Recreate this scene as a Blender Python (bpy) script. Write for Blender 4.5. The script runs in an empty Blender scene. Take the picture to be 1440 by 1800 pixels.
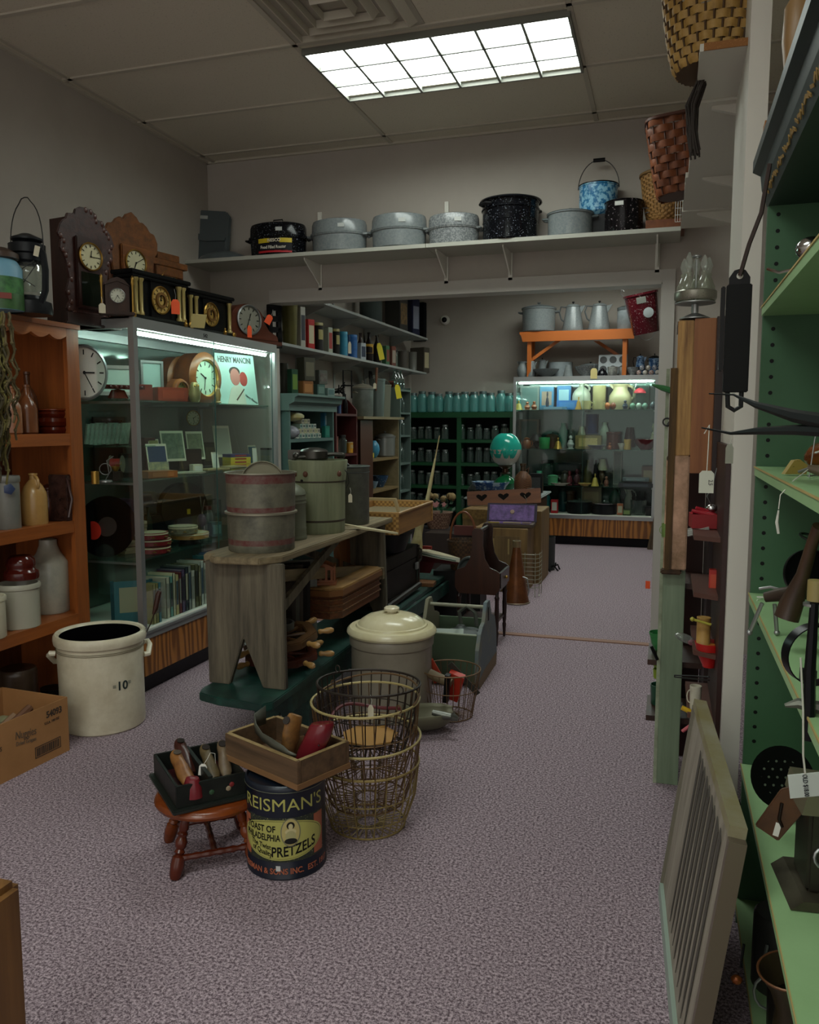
import bpy, bmesh, math, random
from math import sin, cos, pi, atan, radians, sqrt, tan
from mathutils import Vector, Matrix, Euler
RN = random.Random(11)
COL = bpy.context.scene.collection
SC = bpy.context.scene
# ------------------------------------------------------------------ camera
H = 1.31; FPX = 1440.0
TH = math.atan(155 / FPX); PHI = math.atan(455 / FPX * math.cos(TH))
cd = bpy.data.cameras.new('camera'); cam = bpy.data.objects.new('camera', cd); COL.objects.link(cam)
cd.sensor_fit = 'HORIZONTAL'; cd.sensor_width = 36; cd.lens = 36.0; cd.clip_start = 0.05; cd.clip_end = 60
cam.location = (0, 0, H); cam.rotation_euler = (pi / 2 - TH, 0, PHI)
SC.camera = cam
# ------------------------------------------------------------------ world, exposure, lamp strengths
w = bpy.data.worlds.new('world'); SC.world = w; w.use_nodes = True
w.node_tree.nodes['Background'].inputs[0].default_value = (1, .96, .9, 1)
w.node_tree.nodes['Background'].inputs[1].default_value = .32
SC.view_settings.view_transform = 'Standard'; SC.view_settings.look = 'None'
SC.view_settings.gamma = 1; SC.view_settings.exposure = 1.66
try: SC.view_settings.use_curve_mapping = False
except Exception: pass
TROFFER = 4.0      # front room ceiling lamps
TROFFER_BACK = 5.0 # back room ceiling lamps
TUBE = 9.0        # tubes inside the glass cases
# ------------------------------------------------------------------ geometry of the view (a picture point on a known plane)
RX, RY = cos(PHI), sin(PHI); HX, HY_ = -sin(PHI), cos(PHI); CT, ST = cos(TH), sin(TH)
def ray(px, py):
    u = (px - 720) / FPX; v = (900 - py) / FPX
    return Vector((RX * u + HX * CT + HX * ST * v, RY * u + HY_ * CT + HY_ * ST * v, -ST + CT * v))
def pt(px, py, x=None, y=None, z=None):
    d = ray(px, py)
    t = x / d.x if x is not None else (y / d.y if y is not None else (z - H) / d.z)
    return Vector((d.x * t, d.y * t, H + d.z * t))
def dep(p): return p[0] * HX * CT + p[1] * HY_ * CT - (p[2] - H) * ST
def pos(px, z, y=None, x=None):      # the point at height z on the plane y= or x= seen at column px
    u = (px - 720) / FPX; k = u * ST * (z - H)
    if y is not None:
        X = (u * HY_ * CT * y - k - RY * y) / (RX - u * HX * CT)
        return Vector((X, y, z))
    Y = (u * HX * CT * x - k - RX * x) / (RY - u * HY_ * CT)
    return Vector((x, Y, z))
def mpp(p): return dep(p) / FPX
# ------------------------------------------------------------------ materials
def rgb(h):
    v = [int(h[i:i + 2], 16) / 255 for i in (0, 2, 4)]
    return tuple([(c / 12.92 if c <= .04045 else ((c + .055) / 1.055) ** 2.4) for c in v] + [1])
MC = {}
def mat(col, r=.55, m=0, k=None, c2=None, sc=8, ax=2, amt=.5, bump=0, e=0, key=''):
    K = (col, r, m, k, c2, sc, ax, amt, bump, e)
    if K in MC: return MC[K]
    M_ = bpy.data.materials.new((k or 'plain') + '_' + col); MC[K] = M_
    M_.use_nodes = True; N = M_.node_tree.nodes; L = M_.node_tree.links
    B = N['Principled BSDF']; out = N['Material Output']
    B.inputs['Base Color'].default_value = rgb(col); B.inputs['Roughness'].default_value = r; B.inputs['Metallic'].default_value = m
    if max(int(col[i:i + 2], 16) for i in (0, 2, 4)) < 32: B.inputs['Specular IOR Level'].default_value = .22
    if e:
        B.inputs['Emission Color'].default_value = rgb(col); B.inputs['Emission Strength'].default_value = e
    if k == 'glass':      # thin clear or tinted glass: part see-through, part mirror, a little body colour
        t = N.new('ShaderNodeBsdfTransparent'); t.inputs[0].default_value = rgb(col)
        g = N.new('ShaderNodeBsdfGlossy'); g.inputs['Roughness'].default_value = r; g.inputs[0].default_value = (1, 1, 1, 1)
        lw = N.new('ShaderNodeLayerWeight'); lw.inputs[0].default_value = .25
        mp = N.new('ShaderNodeMapRange'); mp.inputs[3].default_value = .015; mp.inputs[4].default_value = sc if sc < 1 else .7
        L.new(lw.outputs['Facing'], mp.inputs[0])
        s = N.new('ShaderNodeMixShader'); L.new(mp.outputs[0], s.inputs[0]); L.new(t.outputs[0], s.inputs[1]); L.new(g.outputs[0], s.inputs[2])
        if amt > 0:
            s2 = N.new('ShaderNodeMixShader'); s2.inputs[0].default_value = amt
            L.new(s.outputs[0], s2.inputs[1]); L.new(B.outputs[0], s2.inputs[2]); s = s2
            B.inputs['Base Color'].default_value = rgb(c2 or col); B.inputs['Roughness'].default_value = .2
        L.new(s.outputs[0], out.inputs[0]); return M_
    if k:
        tc = N.new('ShaderNodeTexCoord'); mpg = N.new('ShaderNodeMapping'); L.new(tc.outputs['Object'], mpg.inputs[0])
        s3 = [sc, sc, sc]
        if k in ('wood', 'lam'): s3[ax] = sc * .07
        if k == 'lam': s3[ax] = sc * .16
        mpg.inputs['Scale'].default_value = s3
        oi = N.new('ShaderNodeObjectInfo'); L.new(oi.outputs['Random'], mpg.inputs['Location']) if k in ('wood', 'rust') else None
        ns = N.new('ShaderNodeTexNoise'); ns.inputs['Scale'].default_value = 1; ns.inputs['Detail'].default_value = 6 if k != 'carpet' else 4
        ns.inputs['Roughness'].default_value = .65 if k != 'carpet' else .85
        L.new(mpg.outputs[0], ns.inputs['Vector']); fac = ns.outputs['Fac']
        if k == 'lam':
            wv = N.new('ShaderNodeTexWave'); wv.inputs['Scale'].default_value = .32; wv.inputs['Distortion'].default_value = 13; wv.inputs['Detail'].default_value = 2
            wv.bands_direction = 'X' if ax == 2 else 'Z'; L.new(mpg.outputs[0], wv.inputs['Vector']); fac = wv.outputs['Fac']
            rp = (.25, .8)
        elif k == 'weave':
            ch = N.new('ShaderNodeTexChecker'); ch.inputs['Scale'].default_value = 1; L.new(mpg.outputs[0], ch.inputs['Vector']); fac = ch.outputs['Fac']; rp = (0, 1)
        else: rp = {'speck': (.60, .66), 'carpet': (.42, .62), 'wood': (.35, .68), 'rust': (.45, .6), 'mottle': (.3, .7), 'swirl': (.46, .54)}.get(k, (.3, .7))
        cr = N.new('ShaderNodeMapRange'); cr.inputs[1].default_value = rp[0]; cr.inputs[2].default_value = rp[1]; L.new(fac, cr.inputs[0])
        mx = N.new('ShaderNodeMix'); mx.data_type = 'RGBA'; L.new(cr.outputs[0], mx.inputs[0])
        a = rgb(col); b = rgb(c2 or col)
        b = tuple(a[i] + (b[i] - a[i]) * min(1, amt * 2) for i in range(4))
        mx.inputs[6].default_value = a; mx.inputs[7].default_value = b
        L.new(mx.outputs[2], B.inputs['Base Color'])
        if bump:
            bp = N.new('ShaderNodeBump'); bp.inputs['Strength'].default_value = bump; bp.inputs['Distance'].default_value = .004
            L.new(fac, bp.inputs['Height']); L.new(bp.outputs[0], B.inputs['Normal'])
    return M_
def clear(tint='ffffff', amt=0.0, c2=None, refl=.5): return mat(tint, .03, 0, 'glass', c2, refl, 2, amt)
# palette
W_WALL = mat('aca49a', .75, 0, 'mottle', 'a59d93', 3)
ALU = mat('a9acab', .35, .75); STEEL = mat('9a9c9b', .38, .8); DKST = mat('3a3a3a', .45, .7); CHROME = mat('d0d0d0', .15, 1)
BLACK = mat('0c0c0d', .45); BLKG = mat('08080a', .15); WHITE = mat('d8d6cc', .5); PAPER = mat('cfc8ae', .7); TAGY = mat('d9c987', .7)
ORANGE_TAG = mat('e8521c', .6); YELLOW_TAG = mat('e0d02a', .6); BRASS = mat('a5813c', .35, .8); GOLD = mat('c9a44c', .35, .6)
PINE = mat('9a5423', .42, 0, 'wood', '783f18', 26, 2, .5); PINEY = mat('9a5423', .42, 0, 'wood', '783f18', 26, 1, .5)
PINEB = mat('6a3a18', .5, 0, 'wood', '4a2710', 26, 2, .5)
LAM = mat('a0672c', .4, 0, 'lam', '6b3f18', 22, 2, .5)
GREYW = mat('6d6452', .8, 0, 'wood', '2f2a22', 22, 2, .6, .4); GREYWY = mat('86775a', .8, 0, 'wood', '5c4f3a', 30, 1, .6, .4)
DKWOOD = mat('3a1f12', .4, 0, 'wood', '22110a', 24, 2, .5); MIDWOOD = mat('6b3a1c', .4, 0, 'wood', '45220e', 24, 2, .5)
TANW = mat('a07a45', .6, 0, 'wood', '7b5a2e', 26, 0, .5)
OAK = mat('8b5423', .4, 0, 'wood', '623411', 28, 0, .5)
CREAM = mat('d6cfb8', .28, 0, 'mottle', 'bdb59c', 7, 2, .5); STONE = mat('b9b6a6', .3, 0, 'mottle', 'a39f8d', 6)
BROWNG = mat('4a1710', .14); BROWNJ = mat('6d4226', .3, 0, 'mottle', '4d2a18', 9)
GALV = mat('7f8782', .45, .45, 'mottle', '6a726c', 14, 2, .5); GALVD = mat('565c5a', .5, .5, 'mottle', '444a48', 12)
ENG = mat('828786', .22, 0, 'mottle', '6a7275', 70, 2, .5); ENM = mat('8b8e8e', .22, 0, 'swirl', '686c6e', 95, 2, .5)
ENL = mat('8f979a', .2, 0, 'mottle', '7d8588', 20)
ENK = mat('0d0e12', .14, 0, 'speck', '8a8f99', 130, 2, .5); ENB = mat('2a6f9e', .2, 0, 'swirl', '8cc0d8', 45, 2, .5)
ENR = mat('4a0f18', .2, 0, 'speck', '9a8a8a', 60, 2, .5)
TEAL = mat('4f6a64', .6, 0, 'mottle', '45605a', 6); GREYGRN = mat('5d716a', .6)
SHELFW = mat('a9a89d', .55); BONE = mat('c9c6ba', .5)
GREENB = mat('0d4826', .45); GREENC = mat('3a5f40', .5, 0, 'mottle', '33563a', 3); GREENS = mat('98bc88', .42, 0, 'mottle', '8db07c', 5)
DKGREEN = mat('10302a', .45, 0, 'rust', '1b443a', 14, 2, .5)
CLEAR = clear('f6fbf8'); PANE = clear('f8fdfb', .0, None, .30); GSHELF = clear('dcefe8', .05, '7fb5a6', .5)
JARC = clear('dce8e2', .10, '8aa39c', .75); JARA = clear('b4e6e2', .40, '7cc6c2', .8)
REDP = mat('a01a22', .4); BLUEP = mat('1e4a8a', .4); YELP = mat('d8b22a', .45)
# ------------------------------------------------------------------ mesh builder
def Tm(loc=(0, 0, 0), rot=(0, 0, 0), s=(1, 1, 1)):
    return Matrix.LocRotScale(Vector(loc), Euler(rot), Vector(s))
class M:
    def __init__(s, T=None): s.b = bmesh.new(); s.T = T or Matrix.Identity(4)
    def _v(s, p): return s.b.verts.new(s.T @ Vector(p))
    def box(s, x0, x1, y0, y1, z0, z1):
        v = [s._v((x, y, z)) for z in (z0, z1) for y in (y0, y1) for x in (x0, x1)]
        for f in ((0, 2, 3, 1), (4, 5, 7, 6), (0, 1, 5, 4), (2, 6, 7, 3), (0, 4, 6, 2), (1, 3, 7, 5)): s.b.faces.new([v[i] for i in f])
        return s
    def cb(s, c, d, rot=(0, 0, 0)):
        o = s.T; s.T = s.T @ Tm(c, rot); s.box(-d[0] / 2, d[0] / 2, -d[1] / 2, d[1] / 2, -d[2] / 2, d[2] / 2); s.T = o; return s
    def lathe(s, pr, n=24, c=(0, 0, 0), sx=1, sy=1, rot=None, a0=0, a1=2 * pi, r=1, h=1):
        o = s.T; s.T = s.T @ Tm(c, rot or (0, 0, 0)); full = abs(a1 - a0 - 2 * pi) < 1e-6; rings = []
        for (q, z) in pr:
            q *= r; z *= h
            if q < 1e-6: rings.append([s._v((0, 0, z))])
            else: rings.append([s._v((q * sx * cos(a0 + (a1 - a0) * i / n), q * sy * sin(a0 + (a1 - a0) * i / n), z)) for i in range(n if full else n + 1)])
        for A, B_ in zip(rings, rings[1:]):
            m_ = n if full else n
            for i in range(m_):
                j = (i + 1) % n if full else i + 1
                if len(A) == 1 and len(B_) == 1: continue
                if len(A) == 1: s.b.faces.new((A[0], B_[i], B_[j]))
                elif len(B_) == 1: s.b.faces.new((A[i], A[j], B_[0]))
                else: s.b.faces.new((A[i], A[j], B_[j], B_[i]))
        s.T = o; return s
    def tube(s, P, r, n=6, closed=False, caps=True):
        P = [Vector(p) for p in P]; k = len(P); rings = []; up = None
        for i, p in enumerate(P):
            if closed: t = P[(i + 1) % k] - P[i - 1]
            else: t = P[min(i + 1, k - 1)] - P[max(i - 1, 0)]
            t.normalize()
            if up is None:
                up = Vector((0, 0, 1)) if abs(t.z) < .9 else Vector((1, 0, 0))
            a = up - t * up.dot(t)
            if a.length < 1e-4: a = t.orthogonal()
            a.normalize(); up = a; b_ = t.cross(a); rr = r[i] if isinstance(r, (list, tuple)) else r
            rings.append([s._v(p + (a * cos(2 * pi * j / n) + b_ * sin(2 * pi * j / n)) * rr) for j in range(n)])
        for i in range(k if closed else k - 1):
            A, B_ = rings[i], rings[(i + 1) % k]
            for j in range(n): s.b.faces.new((A[j], A[(j + 1) % n], B_[(j + 1) % n], B_[j]))
        if caps and not closed: s.b.faces.new(rings[0]); s.b.faces.new(rings[-1][::-1])
        return s
    def ring(s, R_, r, z=0, n=32, c=(0, 0), sx=1, sy=1, m=6):
        return s.tube([(c[0] + R_ * sx * cos(2 * pi * i / n), c[1] + R_ * sy * sin(2 * pi * i / n), z) for i in range(n)], r, m, True)
    def prism(s, pts, a, b, ax='z'):
        f = {'z': lambda p, t: (p[0], p[1], t), 'y': lambda p, t: (p[0], t, p[1]), 'x': lambda p, t: (t, p[0], p[1])}[ax]
        A = [s._v(f(p, a)) for p in pts]; B_ = [s._v(f(p, b)) for p in pts]; n = len(pts)
        s.b.faces.new(A); s.b.faces.new(B_[::-1])
        for i in range(n): s.b.faces.new((A[i], B_[i], B_[(i + 1) % n], A[(i + 1) % n]))
        return s
    def ball(s, c, r, u=14, v=9, rot=None):
        r = (r, r, r) if not isinstance(r, (tuple, list)) else r
        pr = [(sin(pi * i / v), -cos(pi * i / v)) for i in range(v + 1)]
        o = s.T; s.T = s.T @ Tm(c, rot or (0, 0, 0), r); s.lathe([(max(q, 0) if 0 < i < v else 0, z) for i, (q, z) in enumerate(pr)], u); s.T = o; return s
    def quad(s, a, b_, c, d): s.b.faces.new([s._v(p) for p in (a, b_, c, d)]); return s
    def o(s, name, m, parent=None, loc=(0, 0, 0), rot=(0, 0, 0), sm=True, bev=0, label=None, kind=None, wd=0):
        if wd: bmesh.ops.remove_doubles(s.b, verts=s.b.verts, dist=1e-5)
        bmesh.ops.recalc_face_normals(s.b, faces=s.b.faces)
        if bev: bmesh.ops.bevel(s.b, geom=[e for e in s.b.edges if e.is_manifold and e.calc_face_angle(0) > .6], offset=bev, segments=2, affect='EDGES', clamp_overlap=True)
        me = bpy.data.meshes.new(name); s.b.to_mesh(me); s.b.free()
        if sm:
            for p in me.polygons: p.use_smooth = True
            try: me.set_sharp_from_angle(angle=radians(38))
            except Exception: pass
        me.materials.append(m); ob = bpy.data.objects.new(name, me); COL.objects.link(ob)
        if parent: ob.parent = parent
        ob.location = loc; ob.rotation_euler = rot
        if label: ob['label'] = label
        if kind: ob['kind'] = kind
        return ob
def tag(o, label, cat, group=None, kind=None):
    o['label'] = label; o['category'] = cat
    if group: o['group'] = group
    if kind: o['kind'] = kind
    return o
def thing(name, label, cat, loc=(0, 0, 0), rz=0, group=None, rot=None, s=None):
    o = bpy.data.objects.new(name, None); COL.objects.link(o); o.empty_display_size = .05
    o.location = loc; o.rotation_euler = rot or (0, 0, rz)
    if s: o.scale = s
    return tag(o, label, cat, group)
def struct(name, bm, m, sm=False):
    o = bm.o(name, m, sm=sm); o['kind'] = 'structure'; return o
def dup(root, loc, rz=None, label=None, s=None):
    r = root.copy(); COL.objects.link(r); r.location = loc
    if rz is not None: r.rotation_euler = (0, 0, rz)
    if s: r.scale = s
    if label: r['label'] = label
    for ch in list(root.children):
        c = ch.copy(); COL.objects.link(c); c.parent = r
        for g in ch.children:
            d = g.copy(); COL.objects.link(d); d.parent = c
    return r
def textmesh(body, size, extr=.0006, align='CENTER', bold=0):
    cu = bpy.data.curves.new('t', 'FONT'); cu.body = body; cu.size = size; cu.extrude = extr; cu.align_x = align; cu.resolution_u = 3; cu.offset = bold
    ob = bpy.data.objects.new('t', cu); COL.objects.link(ob)
    dg = bpy.context.evaluated_depsgraph_get(); me = bpy.data.meshes.new_from_object(ob.evaluated_get(dg))
    bpy.data.objects.remove(ob); bpy.data.curves.remove(cu); return me
def letter(body, size, m, parent, loc, rot, name='lettering', sx=1, bold=0, align='CENTER'):
    me = textmesh(body, size, align=align, bold=bold); me.materials.clear(); me.materials.append(m)
    o = bpy.data.objects.new(name, me); COL.objects.link(o); o.parent = parent; o.location = loc; o.rotation_euler = rot; o.scale = (sx, 1, 1); return o
def wraptext(body, size, R_, ang, z, m, parent, sx=1, bold=0, arc=0, tilt=0, name='lettering', off=.0012, slant=None):
    me = textmesh(body, size, .0002, bold=bold)
    bm = bmesh.new(); bm.from_mesh(me)
    for v in bm.verts:
        x, y = v.co.x * sx, v.co.y
        y2 = y + tilt * x + arc * x * x + (slant(x) if slant else 0)
        a = ang + x / R_
        rr = R_ + off + v.co.z
        v.co = Vector((rr * sin(a), -rr * cos(a), z + y2))
    bm.to_mesh(me); bm.free(); me.materials.clear(); me.materials.append(m)
    o = bpy.data.objects.new(name, me); COL.objects.link(o); o.parent = parent; return o
def wrapshape(pts, R_, ang, z, m, parent, off=.0006, name='label', nx=12):
    # convex outline (x right, y up) laid on a cylinder as a fan of slices
    bm = bmesh.new(); xs = sorted(set(p[0] for p in pts)); x0, x1 = xs[0], xs[-1]
    def span(x):
        ys = []
        for a, b in zip(pts, pts[1:] + pts[:1]):
            if min(a[0], b[0]) - 1e-9 <= x <= max(a[0], b[0]) + 1e-9:
                if abs(a[0] - b[0]) < 1e-9: ys += [a[1], b[1]]
                else: ys.append(a[1] + (b[1] - a[1]) * (x - a[0]) / (b[0] - a[0]))
        return min(ys), max(ys)
    cols = []
    n = max(nx, 2)
    for i in range(n + 1):
        x = x0 + (x1 - x0) * (.5 - .5 * cos(pi * i / n)); lo, hi = span(min(max(x, x0), x1)); a = ang + x / R_; rr = R_ + off
        cols.append([bm.verts.new((rr * sin(a), -rr * cos(a), z + q)) for q in (lo, hi)])
    for A, B_ in zip(cols, cols[1:]):
        try: bm.faces.new((A[0], B_[0], B_[1], A[1]))
        except Exception: pass
    me = bpy.data.meshes.new(name); bm.to_mesh(me); bm.free()
    for p in me.polygons: p.use_smooth = True
    me.materials.append(m); o = bpy.data.objects.new(name, me); COL.objects.link(o); o.parent = parent; return o
def ell(cx, cy, a, b, n=36): return [(cx + a * cos(2 * pi * i / n), cy + b * sin(2 * pi * i / n)) for i in range(n)]
# ------------------------------------------------------------------ profiles (radius 1, height 1)
PF = dict(
 crock=[(0, 0), (.93, 0), (.97, .02), (.97, .87), (1.04, .89), (1.05, .96), (1.01, 1), (.92, 1), (.89, .97), (.89, .1), (0, .06)],
 can=[(0, 0), (.98, 0), (1, .01), (1, .02), (.97, .03), (.97, .96), (1, .97), (1, 1), (.9, 1), (.88, .98), (0, .98)],
 tall=[(0, 0), (.97, 0), (1, .02), (1, .97), (1.02, .98), (1.02, 1), (.96, 1), (.94, .97), (.94, .05), (0, .04)],
 jar=[(0, 0), (.85, 0), (.97, .03), (1, .1), (1, .66), (.93, .76), (.72, .83), (.69, .92)],
 jug=[(0, 0), (.95, 0), (1, .03), (1, .52), (.93, .63), (.7, .75), (.42, .84), (.27, .88), (.27, .96), (.34, .97), (.34, 1), (.2, 1), (.18, .9)],
 bottle=[(0, 0), (.95, 0), (1, .03), (1, .5), (.9, .62), (.55, .74), (.36, .82), (.32, .94), (.4, .955), (.4, 1), (.24, 1), (.22, .9)],
 vase=[(0, 0), (.5, 0), (.55, .04), (.8, .25), (1, .5), (.95, .7), (.6, .86), (.5, .92), (.62, 1), (.55, 1), (.42, .9), (0, .8)],
 pitcher=[(0, 0), (.7, 0), (.75, .03), (1, .3), (.95, .55), (.62, .78), (.6, .88), (.78, 1), (.72, 1), (.54, .87), (0, .8)],
 bowl=[(0, 0), (.42, 0), (.45, .08), (.72, .4), (.93, .8), (1, 1), (.95, 1), (.86, .8), (.6, .35), (0, .15)],
 cup=[(0, 0), (.82, 0), (.9, .05), (1, 1), (.93, 1), (.84, .12), (0, .1)],
 pail=[(0, 0), (.76, 0), (.78, .03), (.97, .94), (1.03, .95), (1.03, 1), (.95, 1), (.74, .06), (0, .05)],
 coffee=[(0, 0), (1, 0), (1.02, .04), (.98, .12), (.66, .86), (.7, .88), (.68, .9), (.55, .95), (.2, .985), (0, .99)],
 lid=[(0, 0), (1.06, 0), (1.07, .2), (1, .3), (.75, .62), (.4, .85), (0, 1)],
 knob=[(0, 0), (.6, 0), (.5, .4), (1, .6), (.9, .9), (0, 1)],
 bell=[(0, 0), (1, 0), (.93, .1), (.68, .3), (.55, .55), (.35, .68), (0, .7)],
 shjug=[(0, 0), (.95, 0), (1, .02), (1, .68), (.97, .70), (.9, .72), (.62, .82), (.47, .92), (.46, .99), (.4, 1), (.3, .98)],
 lump=[(0, 0), (1, 0), (1.03, .1), (1, .3), (.82, .42), (.8, .5), (.86, .6), (.8, .85), (.6, 1), (0, .95)],
 globe=[(0, 0), (.4, 0), (.45, .02), (.86, .24), (1, .5), (.86, .76), (.45, .97), (.35, 1), (.33, 1)],
 urn=[(0, 0), (.6, 0), (.65, .04), (.3, .12), (.28, .2), (.8, .42), (1, .62), (.8, .8), (.4, .9), (.45, .97), (.3, 1), (0, 1)],
 ginger=[(0, 0), (.7, 0), (.8, .04), (1, .35), (.95, .6), (.6, .78), (.62, .84), (.7, .86), (.68, .9), (.3, .96), (0, 1)],
 shade=[(1, 0), (.98, 0), (.5, 1), (.47, 1), (.95, .02)],
 plate=[(0, 0), (.55, 0), (.6, .3), (1, .9), (1, 1), (.6, .6), (0, .5)],
 fig=[(0, 0), (.85, 0), (.9, .04), (.6, .08), (.75, .2), (.9, .35), (.6, .55), (.62, .6), (.3, .66), (.28, .7), (.45, .78), (.46, .88), (.3, .97), (0, 1)],
 stem=[(0, 0), (.8, 0), (.8, .04), (.2, .1), (.15, .4), (.5, .5), (.9, .75), (.8, 1), (.74, 1), (.4, .55), (0, .5)],
 demi=[(0, 0), (.8, 0), (1, .04), (1, .5), (.9, .6), (.55, .72), (.3, .78), (.28, .95), (.36, .96), (.36, 1), (.2, 1)],
 churn=[(0, 0), (.97, 0), (1, .02), (1, .9), (.98, .96), (.9, 1), (0, 1)])
def handle(side, r, h0, h1, out, th): # a loop handle in the xz plane
    return [(side * r, 0, h0)] + [(side * (r + out * sin(pi * t / 6)), 0, h0 + (h1 - h0) * (.5 - .5 * cos(pi * t / 6))) for t in range(1, 6)] + [(side * r, 0, h1)]
def item(kind, label, cat, w, h, loc, m, rz=0, group=None, m2=None, n=20, name=None, d=None):
    """one small ware of width w and height h standing at loc"""
    r = w / 2; nm = name or cat.replace(' ', '_')
    if kind in ('jar', 'jug', 'pot', 'pots', 'coffee', 'teapot', 'mug', 'pail', 'box', 'frame', 'book', 'canl', 'bell', 'lamp', 'stopper', 'pitcher', 'basket', 'face', 'tagbox', 'mill'):
        t = thing(nm, label, cat, loc, rz, group)
    else:
        o = M().lathe(PF[kind], n, r=r, h=h, sy=(d / w if d else 1)).o(nm, m, None, loc, (0, 0, rz)); return tag(o, label, cat, group)
    m2 = m2 or m
    if kind == 'jar':
        M().lathe(PF['jar'], n, r=r, h=h).o('glass_body', m, t)
        M().lathe([(0, 1), (.72, 1), (.75, .98), (.75, .88), (.7, .87)], n, r=r, h=h).o('lid', m2, t)
    elif kind == 'stopper':
        M().lathe(PF['bottle'], n, r=r, h=h * .85).o('body', m, t); M().ball((0, 0, h * .92), (r * .35, r * .35, h * .09)).o('stopper', m2, t)
    elif kind in ('jug', 'pitcher'):
        M().lathe(PF[kind], n, r=r, h=h).o('body', m, t)
        M().tube(handle(1, r * (.24 if kind == 'jug' else .62), h * .95, h * (.66 if kind == 'jug' else .35), r * (.62 if kind == 'jug' else .6), 0), r * .12, 8).o('handle', m2, t)
        if kind == 'pitcher': M().prism([(-r * .62, h * .8), (-r * 1.05, h * 1.02), (-r * .55, h)], -r * .16, r * .16, 'y').o('spout', m, t)
    elif kind in ('pot', 'pots'):
        sy = d / w if d else 1
        M().lathe([(0, 0), (.9, 0), (.98, .05), (1, .95), (1.05, .97), (1.05, 1), (.96, 1)], n, r=r, h=h * .78, sy=sy).o('body', m, t)
        L_ = M().lathe(PF['lid'], n, r=r * .99, h=h * .15, c=(0, 0, h * .78), sy=sy).o('lid', m2, t)
        M().lathe(PF['knob'], 12, r=r * .12, h=h * .09, c=(0, 0, h * .92)).o('knob', m2 if kind == 'pot' else BLACK, L_)
        for sg in (-1, 1):
            M().tube([(sg * r * .96, -r * .22, h * .66), (sg * r * 1.2, -r * .16, h * .68), (sg * r * 1.2, r * .16, h * .68), (sg * r * .96, r * .22, h * .66)], r * .055, 6).o('handle', m2, t)
    elif kind == 'coffee':
        M().lathe(PF['coffee'], n, r=r, h=h * .93).o('body', m, t); M().lathe(PF['knob'], 10, r=r * .13, h=h * .1, c=(0, 0, h * .9)).o('knob', BLACK, t)
        M().tube([(-r * .66, 0, h * .82), (-r * 1.15, 0, h * .84), (-r * 1.3, 0, h * .65), (-r * 1.1, 0, h * .42), (-r * .86, 0, h * .34)], r * .07, 6).o('handle', m2, t)
        M().prism([(r * .6, h * .5), (r * 1.15, h * .84), (r * 1.2, h * .86), (r * .6, h * .82)], -r * .14, r * .14, 'y').o('spout', m, t)
    elif kind == 'teapot':
        M().lathe(PF['ginger'], n, r=r * .8, h=h).o('body', m, t); M().tube(handle(1, r * .7, h * .7, h * .2, r * .35, 0), r * .07, 6).o('handle', m2, t)
        M().tube([(-r * .6, 0, h * .3), (-r * .9, 0, h * .45), (-r * 1.1, 0, h * .72)], [r * .16, r * .1, r * .06], 8).o('spout', m, t)
    elif kind == 'mug':
        M().lathe(PF['cup'], n, r=r, h=h).o('body', m, t); M().tube(handle(1, r * .92, h * .8, h * .25, r * .5, 0), r * .1, 6).o('handle', m2, t)
    elif kind == 'pail':
        M().lathe(PF['pail'], n, r=r, h=h).o('body', m, t)
        M().tube([(r * 1.02 * cos(a), 0, h * .93 + r * .9 * sin(a)) for a in [pi * i / 12 for i in range(13)]], .0025, 5).o('bail_handle', m2, t)
    elif kind == 'canl':
        M().lathe([(0, 0), (.97, 0), (1, .015), (.985, .03), (.985, .9)], n, r=r, h=h).o('body', m, t)
        M().lathe([(.985, .9), (1.02, .9), (1.02, .985), (.97, 1), (0, 1)], n, r=r, h=h).o('lid', m2, t)
        if m2 is not BLKG: M().lathe([(1, .42), (1.012, .46), (1.012, .72), (1, .76)], 10, r=r, h=h, a0=-2.15, a1=-.95).o('paper_label', m2, t)
    elif kind == 'bell':
        M().lathe(PF['bell'], n, r=r, h=h).o('body', m, t); M().lathe([(.12, .68), (.1, .8), (.16, .9), (.1, 1), (0, 1)], 12, r=r * 1.4, h=h).o('handle', m2, t)
    elif kind in ('box', 'tagbox'):
        dd = d or w * .7
        M().box(-r, r, -dd / 2, dd / 2, 0, h).o('body', m, t, sm=False, bev=min(w, h, dd) * .04)
        M().box(-r * .72, r * .72, -dd / 2 - .0015, -dd / 2, h * .2, h * .8).o('label', m2, t, sm=False)
    elif kind == 'book':
        dd = d or .15
        M().box(-r, r, -dd / 2, -dd / 2 + .003, 0, h).box(-r, -r + w * .08, -dd / 2, dd / 2, 0, h).box(r - w * .08, r, -dd / 2, dd / 2, 0, h).o('cover', m, t, sm=False)
        M().box(-r + w * .08, r - w * .08, -dd / 2 + .003, dd / 2 - .004, .003, h - .004).o('pages', PAPER, t, sm=False)
        M().box(-r * .6, r * .6, -dd / 2 - .0008, -dd / 2, h * .25, h * .85).o('title_strip', m2, t, sm=False)
    elif kind == 'frame':
        f = w * .1; dd = d or .02
        M().box(-r, r, -dd / 2, dd / 2, 0, f).box(-r, r, -dd / 2, dd / 2, h - f, h).box(-r, -r + f, -dd / 2, dd / 2, f, h - f).box(r - f, r, -dd / 2, dd / 2, f, h - f).o('frame', m, t, sm=False)
        M().box(-r + f, r - f, 0, dd / 3, f, h - f).o('picture', m2, t, sm=False)
    elif kind == 'lamp':
        M().lathe(PF['urn'], n, r=r * .5, h=h * .55).o('base', m, t); M().lathe(PF['shade'], n, r=r, h=h * .42, c=(0, 0, h * .55)).o('lamp_shade', m2, t)
    elif kind == 'basket':
        wire_bowl(t, r, r * .8, h, m)
    elif kind == 'mill':
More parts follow.
